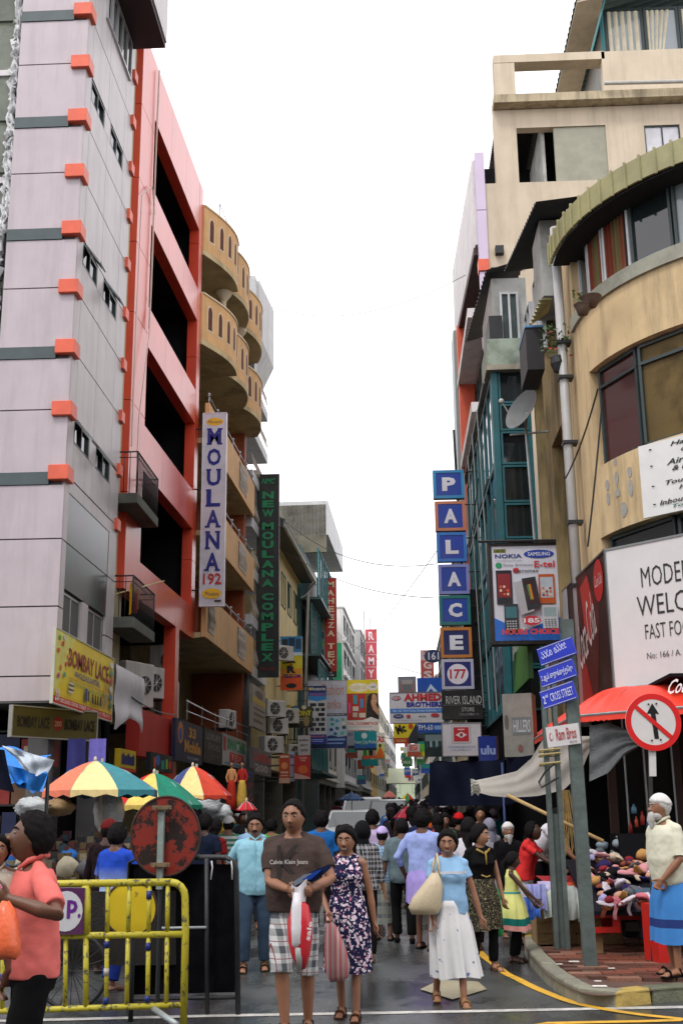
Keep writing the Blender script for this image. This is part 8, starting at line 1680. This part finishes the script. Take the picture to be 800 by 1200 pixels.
def plastic_crate(label,cx,cy,cz,w_,d_,h_,mt,rz=0.0,grid=False,rx=0.0,txt=None):
 t=thing('plastic_crate',label,'crate',(cx,cy,cz),None,rz,local=True);t.rotation_euler=(rx,0,rz)
 m=MB();m.box(-w_/2,w_/2,-d_/2,-d_/2+.02,0,h_*.3);m.box(-w_/2,w_/2,-d_/2,-d_/2+.02,h_*.75,h_);m.box(-w_/2,-w_*.28,-d_/2,-d_/2+.02,h_*.3,h_*.75);m.box(w_*.28,w_/2,-d_/2,-d_/2+.02,h_*.3,h_*.75)
 if grid:
  for k in range(1,8):x_=-w_/2+w_*k/8;m.box(x_-.004,x_+.004,-d_/2-.002,-d_/2+.018,0,h_)
 m.box(-w_/2,-w_/2+.02,-d_/2+.02,d_/2,0,h_);m.box(w_/2-.02,w_/2,-d_/2+.02,d_/2,0,h_);m.box(-w_/2+.02,w_/2-.02,d_/2-.02,d_/2,0,h_);m.box(-w_/2+.02,w_/2-.02,-d_/2+.02,d_/2-.02,0,.02);m.build('shell',mt,t)
 if txt:M_=Matrix.Translation(Vector((0,-d_/2-.004,h_*.5)))@Matrix.Rotation(PI/2,4,'X')@Matrix.Rotation(txt[1],4,'Z');text(txt[0],M_,txt[2],txt[3],paint('d0b8b0'),t,shear=.3)
 return t
q=AT(705,1082,13.0);plastic_crate('red plastic crate under the front of the heap',q[0],13.1,.34,.36,.3,.20,redp)
q=AT(738,1065,13.0);plastic_crate('red plastic crate beside the blue wire crate',q[0],13.2,.46,.36,.3,.20,redp)
bluep=mat('blue_grey_crate',(.10,.17,.26),.45,.15,5,.05)
q=AT(762,1050,12.9);plastic_crate('upper blue grey grid crate at the end of the stall',q[0],12.95,.56,.34,.3,.22,bluep,grid=True)
q=AT(770,1080,12.9);plastic_crate('lower dark blue grid crate at the end of the stall',q[0]+.03,13.0,.28,.36,.3,.26,mat('navy_crate',(.03,.05,.11),.45),grid=True)
q=GR(781,1127,PZ);t=thing('plastic_crate','red soft drink crate stood on end with white script beside the old man','crate',(q[0],q[1],PZ),None,R(14),local=True)
m=MB();m.box(-.09,.09,-.02,.02,0,.54);m.box(-.09,-.075,.02,.3,0,.54);m.box(.075,.09,.02,.3,0,.54);m.box(-.075,.075,.02,.3,0,.02);m.box(-.075,.075,.02,.3,.52,.54);m.build('shell',redp,t)
text('Coca-Cola',Matrix.Translation(Vector((.01,-.022,.30)))@Matrix.Rotation(PI/2,4,'X')@Matrix.Rotation(-R(80),4,'Z'),.28,.08,paint('d8c0b8'),t,shear=.3,ex=.002)
for i in range(8):
 x_=rr.uniform(2.35,3.1);m=MB();m.box(x_-.2,x_+.2,13.7,14.0,PZ+.05*i+.002,PZ+.05*i+.048)
 m.build('stone_slab',mat('dim_stone',(.07,.065,.05),.8),stl)
gcol={'c88c90':'pink','c89880':'peach','b88c54':'tan','141418':'black','2c2450':'purple','c8c0c8':'white','8c4c38':'brown','a8a0c8':'lilac','c0b098':'cream','802830':'dark red','5c6064':'grey','c06c78':'rose'}
def garment_mesh(kind):
 m=MB();N1,M1=12,8;ph_=rr.uniform(0,6)
 def f(u,v):
  a=2*PI*u;t_=PI*v;w3=1+.14*math.sin(3*a+ph_)*math.sin(t_)+.10*math.sin(5*a-ph_*2+3*t_)
  if kind==0:p=(math.sin(t_)*math.cos(a)*w3,math.sin(t_)*math.sin(a)*w3,max(-.25,math.cos(t_))*.75)
  elif kind==1:p=(math.sin(t_)*math.cos(a)*1.5*w3,math.sin(t_)*math.sin(a)*w3*.8,math.cos(t_)*.35+.12*math.sin(4*a+2*t_))
  else:p=(math.sin(t_)*math.cos(a)*w3,math.sin(t_)*math.sin(a)*w3,math.cos(t_)*.9*w3)
  return p
 m.grid(f,N1,M1,closed_u=True);return m
gm=[]
for i in range(8):gm.append(garment_mesh(i%3))
gmesh={}
for i in range(240):
 u,v=rr.random(),-.06+1.06*rr.random()**1.35;x_=2.12+u*1.6;y_=12.75+v*1.75-(u-.3)*.2;z_=.58+v*.46+.06*math.sin(u*7)*(1-v)+rr.uniform(0,.11)
 c=rr.choice(list(gcol));k=rr.randrange(8);key=(k,c)
 if key not in gmesh:gmesh[key]=gm[k].mesh('garment',cloth(c,.85),None,True)
 o=bpy.data.objects.new('garment',gmesh[key]);COL.objects.link(o);s_=rr.uniform(.045,.08);o.location=(x_,y_,z_);o.scale=(s_,s_,s_*.9);o.rotation_euler=(rr.uniform(-.9,.5),rr.uniform(-.6,.6),rr.uniform(0,6))
 gl_='%s %s garment in the %s %s of the stall heap'%(['cup shaped','folded','bunched'][k%3],gcol[c],'front' if v<.33 else 'middle' if v<.66 else 'back','left' if u<.33 else 'centre' if u<.66 else 'right');tag(o,gl_,'garment',gl_+'s')
for i in range(46):
 c=rr.choice(['a8a0c8','c8c0c8','802830','c06c78','b83c24','3c6cc0','c0b098','141418']);nm_=gcol.get(c,{'b83c24':'orange red','3c6cc0':'blue'}.get(c));k=rr.randrange(8);key=(k,c)
 if key not in gmesh:gmesh[key]=gm[k].mesh('garment',cloth(c,.85),None,True)
 o=bpy.data.objects.new('garment',gmesh[key]);COL.objects.link(o);s_=rr.uniform(.06,.11);u=rr.random();v=rr.random();o.location=(1.60+u*.85,13.85+v*.6,.53+v*.16+rr.uniform(0,.07));o.scale=(s_,s_,s_*.6);o.rotation_euler=(rr.uniform(-.5,.3),rr.uniform(-.4,.4),rr.uniform(0,6))
 gl_='%s %s garment lying on the %s %s of the wooden crate'%(['cup shaped','folded','bunched'][k%3],nm_,'front' if v<.5 else 'back','left' if u<.5 else 'right');tag(o,gl_,'garment',gl_+'s')
for i in range(13):
 x_=2.15+i*.105+rr.uniform(-.03,.03);c=rr.choice(['c88c90','c8c0c8','8c4c38','c89880','141418']);m=MB();w_=rr.uniform(.02,.06);h_=rr.uniform(.06,.2);yf=12.86-(x_-2.0)*.18
 m.grid(lambda u,v:(x_+(u-.5)*w_*(1-.3*v)+.015*math.sin(v*5+i),yf-.03*math.sin(v*3)-.02,.66-h_*v),3,6);tag(m.build('garment',cloth(c),smooth=True),'%s strip of cloth hanging over the stall front'%gcol[c],'garment','%s strips hanging over the stall front'%gcol[c])
for(px,py,w_,h_,col,lab,Y)in[(628,1050,10,28,'8488b8','lavender printed cloth draped over the left end of the wooden crate',13.75),(655,1055,18,34,'b8c0b8','white cloth with green edge draped over the wooden crate',13.8),(686,1058,14,36,'b4bcb8','white cloth draped over the crate between the posts',13.8),(645,1037,18,10,'a8a0c0','pale lilac cloth lying on top of the crate',14.0),(668,1038,22,10,'c04c28','orange cloth lying on the crate behind the posts',14.2),(652,1030,20,9,'8c1c20','red cloth heaped at the back of the crate',14.4),(622,1062,8,22,'3c6cc0','blue corner of cloth hanging from the crate',13.7)]:
 c=AT(px,py,Y);W3,H3=w_/FPX*Y,h_/FPX*Y;m=MB();ph_=rr.uniform(0,6)
 m.grid(lambda u,v:(c[0]+(u-.5)*W3*2*(1+.15*math.sin(v*3+ph_)),Y-.22*math.sin(v*PI*.5)+.035*math.sin(u*13+ph_+v*2),c[2]+H3*(.5-v**1.25)*.95+.02*math.sin(u*7+ph_)*v),20,12);tag(m.build('cloth',mat('drape_'+col,col,.85,.15,12,.4),smooth=True),lab,'cloth')
wt=thing('white_tarpaulin','translucent white plastic sheet stretched over the right stall','tarpaulin',tuple(AT(600,920,15)))
wtm=mat('thin_white_plastic',(.62,.61,.56),.35,.25,5,.8,stain=.4)
_n=wtm.node_tree.nodes;_l=wtm.node_tree.links;_t=_n.new('ShaderNodeBsdfTranslucent');_t.inputs[0].default_value=(.66,.65,.58,1);_x=_n.new('ShaderNodeMixShader');_x.inputs[0].default_value=.6
_l.new(_n['Principled BSDF'].outputs[0],_x.inputs[1]);_l.new(_t.outputs[0],_x.inputs[2]);_l.new(_x.outputs[0],_n['Material Output'].inputs[0])
S=lambda px,py,Y:Vector(AT(px,py,Y))
def ptsheet(top,bot,mt,nm,Yf,par,wob=.022,nu=44,nv=20):
 def ip(P_,u):
  k=u*(len(P_)-1);i=min(int(k),len(P_)-2);f=k-i;return(P_[i][0]*(1-f)+P_[i+1][0]*f,P_[i][1]*(1-f)+P_[i+1][1]*f)
 m=MB();m.grid(lambda u,v:tuple(S(*(np.array(ip(top,u))*(1-v)+np.array(ip(bot,u))*v),Yf(u,v)+wob*math.sin(v*16+u*5)*(.3+u))),nu,nv);return m.build(nm,mt,par,smooth=True)
ptsheet([(551,915),(575,910),(605,903),(622,888),(636,865),(646,862),(690,862)],[(553,926),(575,932),(600,934),(630,932),(660,925),(680,905),(690,880)],wtm,'sheet',lambda u,v:15.2-.9*u+.6*v,wt)
ptsheet([(551,912),(554,912),(557,914),(560,916)],[(552,932),(556,928),(560,932),(563,926)],wtm,'knot',lambda u,v:15.1+.1*v,wt,.06)
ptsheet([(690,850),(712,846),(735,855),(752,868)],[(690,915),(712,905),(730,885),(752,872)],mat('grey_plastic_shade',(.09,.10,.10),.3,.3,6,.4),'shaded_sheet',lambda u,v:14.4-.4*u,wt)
m=MB();m.tube([tuple(S(594,931,14.4)),tuple(S(650,958,14.2)),tuple(S(706,985,13.9))],.022,8);tag(m.build('bamboo_pole',mat('bamboo',(.40,.27,.11),.6,.2,8,.2),smooth=True),'slanting bamboo pole holding up the white plastic sheet','pole')
nt_=thing('navy_tarpaulin','large dark navy tarpaulin hanging over the right side of the crowd','tarpaulin',tuple(AT(540,915,20.5)))
quadsheet('sheet',S(503,893,20.5),S(592,890,19.5),S(592,943,19.5),S(503,944,20.5),navyt,nt_,.05,9);quadsheet('top_sheet',S(503,893,20.5),S(592,890,19.5),S(600,893,25.5),S(512,900,26),navyt,nt_,.04,7)
quadsheet('side_sheet',S(592,890,19.5),S(642,880,17.5),S(642,930,17.5),S(592,943,19.5),navyt,nt_,.04,7)
part_tube('pole',[tuple(S(505,893,20.5)),(S(505,893,20.5).x,20.5,0)],.025,blackiron,nt_)
part_tube('pole',[tuple(S(588,893,19.5)),(S(588,893,19.5).x,19.5,0)],.025,mat('blue_pole',(.02,.04,.12),.5),nt_)
si=thing('clothes_shop','dark shop front behind the stall with glass doors and brown timber posts','shop',(4.2,15.2,PZ))
dw=mat('dark_brown_timber',(.035,.016,.010),.5,.3,6,.2)
for px in(722,765,800,840):c=AT(px,1000,15.6);m=MB();m.box(c[0]-.05,c[0]+.05,15.55,15.65,PZ,3.0);m.build('post',dw,si)
for a,c in((725,762),(768,797),(803,838)):
 p0,p1=AT(a,1000,15.6),AT(c,1000,15.6);m=MB();m.box(p0[0]+.03,p1[0]-.03,15.60,15.61,.9,2.9);m.build('pane',mat('shaded_glass',(.01,.01,.01),.2,.2,2,0,spec=.25),si)
for px in(734,757,790):c=AT(px,930,15.5);m=MB();m.cyl((c[0],15.5,1.0),(c[0],15.5,2.9),.012);m.build('chrome_rail',galv,si)
for z in np.arange(.3,2.9,.22):m=MB();c0_,c1_=AT(775,1000,15.7),AT(835,1000,15.7);m.box(c0_[0],c1_[0],15.66,15.7,z,z+.20);m.build('plank',dw,si)
goods=[(738,968,'8c2018',4,14,'red bottle'),(745,962,'b04828',4,12,'orange bottle'),(752,958,'a02820',5,15,'red tall bottle'),(760,966,'2c6c9c',6,8,'blue packet'),(742,947,'4c7c90',6,10,'pale blue figure'),(762,950,'b8a850',4,6,'yellow packet'),(730,980,'b0a890',14,5,'cream carton'),(768,975,'98988c',8,6,'grey packet'),(750,984,'383c40',9,6,'dark packet'),(725,988,'8c98a0',14,9,'clear plastic packet'),(705,990,'788890',12,8,'shiny grey packet')]
for(px,py,col,w_,h_,nm)in goods:
 c=AT(px,py,14.7);W3,H3=w_/FPX*14.7,h_/FPX*14.7;m=MB()
 if 'bottle' in nm or 'figure' in nm:m.lathe([(W3*.5,-H3*.5),(W3*.5,H3*.1),(W3*.2,H3*.3),(W3*.2,H3*.5)],(0,0,0),12)
 else:m.ell((0,0,0),(W3*.6,W3*.5,H3*.6),10,7,rough=.12)
 o=m.build('goods',paint(col),None,smooth=True);o.location=tuple(c);tag(o,'%s standing among the goods behind the heap'%nm,'goods')
m=MB();c=AT(664,962,14.9)
for k in range(26):x_=c[0]+rr.uniform(-.12,.12);m.tube([(x_*.4+c[0]*.6,14.9,c[2]+.38),(x_,14.88,c[2]+rr.uniform(-.1,.1)),(x_+rr.uniform(-.04,.04),14.86,c[2]-rr.uniform(.25,.4))],.005,4,0)
tag(m.build('straw_brushes',mat('straw',(.30,.20,.07),.8,.4,9,.3)),'bunch of straw brushes hanging between the two posts','brush')
def bush(name,label,c,r,n,cols,par=None):
 t=thing(name,label,'plant',tuple(c));mm_=[MB(),MB()]
 for k in range(n):
  p=Vector(c)+Vector((rr.gauss(0,r*.45),rr.gauss(0,r*.4),rr.gauss(0,r*.5)));d=Vector((rr.uniform(-1,1),rr.uniform(-1,1),rr.uniform(-.6,1))).normalized();e=d.orthogonal().normalized();L_=rr.uniform(.05,.11);q=mm_[0 if rr.random()>.12 else 1]
  q.add([tuple(p),tuple(p+d*L_*.5+e*L_*.28),tuple(p+d*L_),tuple(p+d*L_*.5-e*L_*.28)],[(0,1,2,3)])
 o=mm_[0].build('leaves',mat('leaf_'+cols[0],cols[0],.5,.35,7,.1),t);o['kind']='stuff';o=mm_[1].build('flowers',mat('petal_'+cols[1],cols[1],.6,.2),t);o['kind']='stuff'
 return t
c=AT(652,398,17.6);t=bush('potted_plant','leafy plant with red flowers hanging beside the drainpipe',c,.28,170,('2c5420','b04038'));m=MB();m.lathe([(.08,-.55),(.13,-.42),(.12,-.3)],tuple(c),12);m.tube([tuple(Vector(c)+Vector((0,0,-.4))),tuple(Vector(c)+Vector((0,0,.05)))],.01);m.build('pot',blackiron,t)
for(px,py,r_,lab)in((692,352,.13,'larger brown bowl shaped pot hanging under the curtained window'),(682,361,.10,'smaller bowl shaped pot with a sprig hanging under the curtained window')):
 c=AT(px,py,15.7);t=thing('hanging_pot',lab,'pot',tuple(c));m=MB();m.lathe([(.02,-.12),(.07,-.10),(r_,0),(r_+.02,.05),(r_+.03,.06),(r_,.07)],tuple(c),16);m.build('bowl',mat('brown_pot',(.10,.065,.045),.6,.2,8,.2),t,smooth=True)
c=AT(678,350,15.8);bush('plant','small green sprig growing in the smaller hanging pot',c,.10,40,('3c5c20','8c7c30'))
wire(AT(705,470,14.4),AT(688,640,15.2),.05,'thin cable running down the beige corner wall')
wire(AT(700,455,14.6),AT(662,560,17.0),.1,'slack cable from the window bracket to the drainpipe')
for i,(a,b_,c,d,Y0,Y1,sg_)in enumerate([(330,640,508,700,48,31,.5),(395,740,500,790,75,40,.4),(352,700,372,676,47,61,.2),(440,800,495,815,95,50,.4),(295,790,330,830,41,47,.3),(560,560,548,640,26,29,.2),(420,850,480,862,62,46,.3)]):
 wire(AT(a,b_,Y0),AT(c,d,Y1),sg_,['loose cable from the yellow building to the PALACE letters','cable crossing the street beyond MAHEEZA TEX','short cable up to the MAHEEZA TEX sign','far cable crossing under the RAMY letters','cable drooping below the green vertical sign','cable behind the topmost PALACE letter','low cable crossing by the teal sign'][i])
flush()
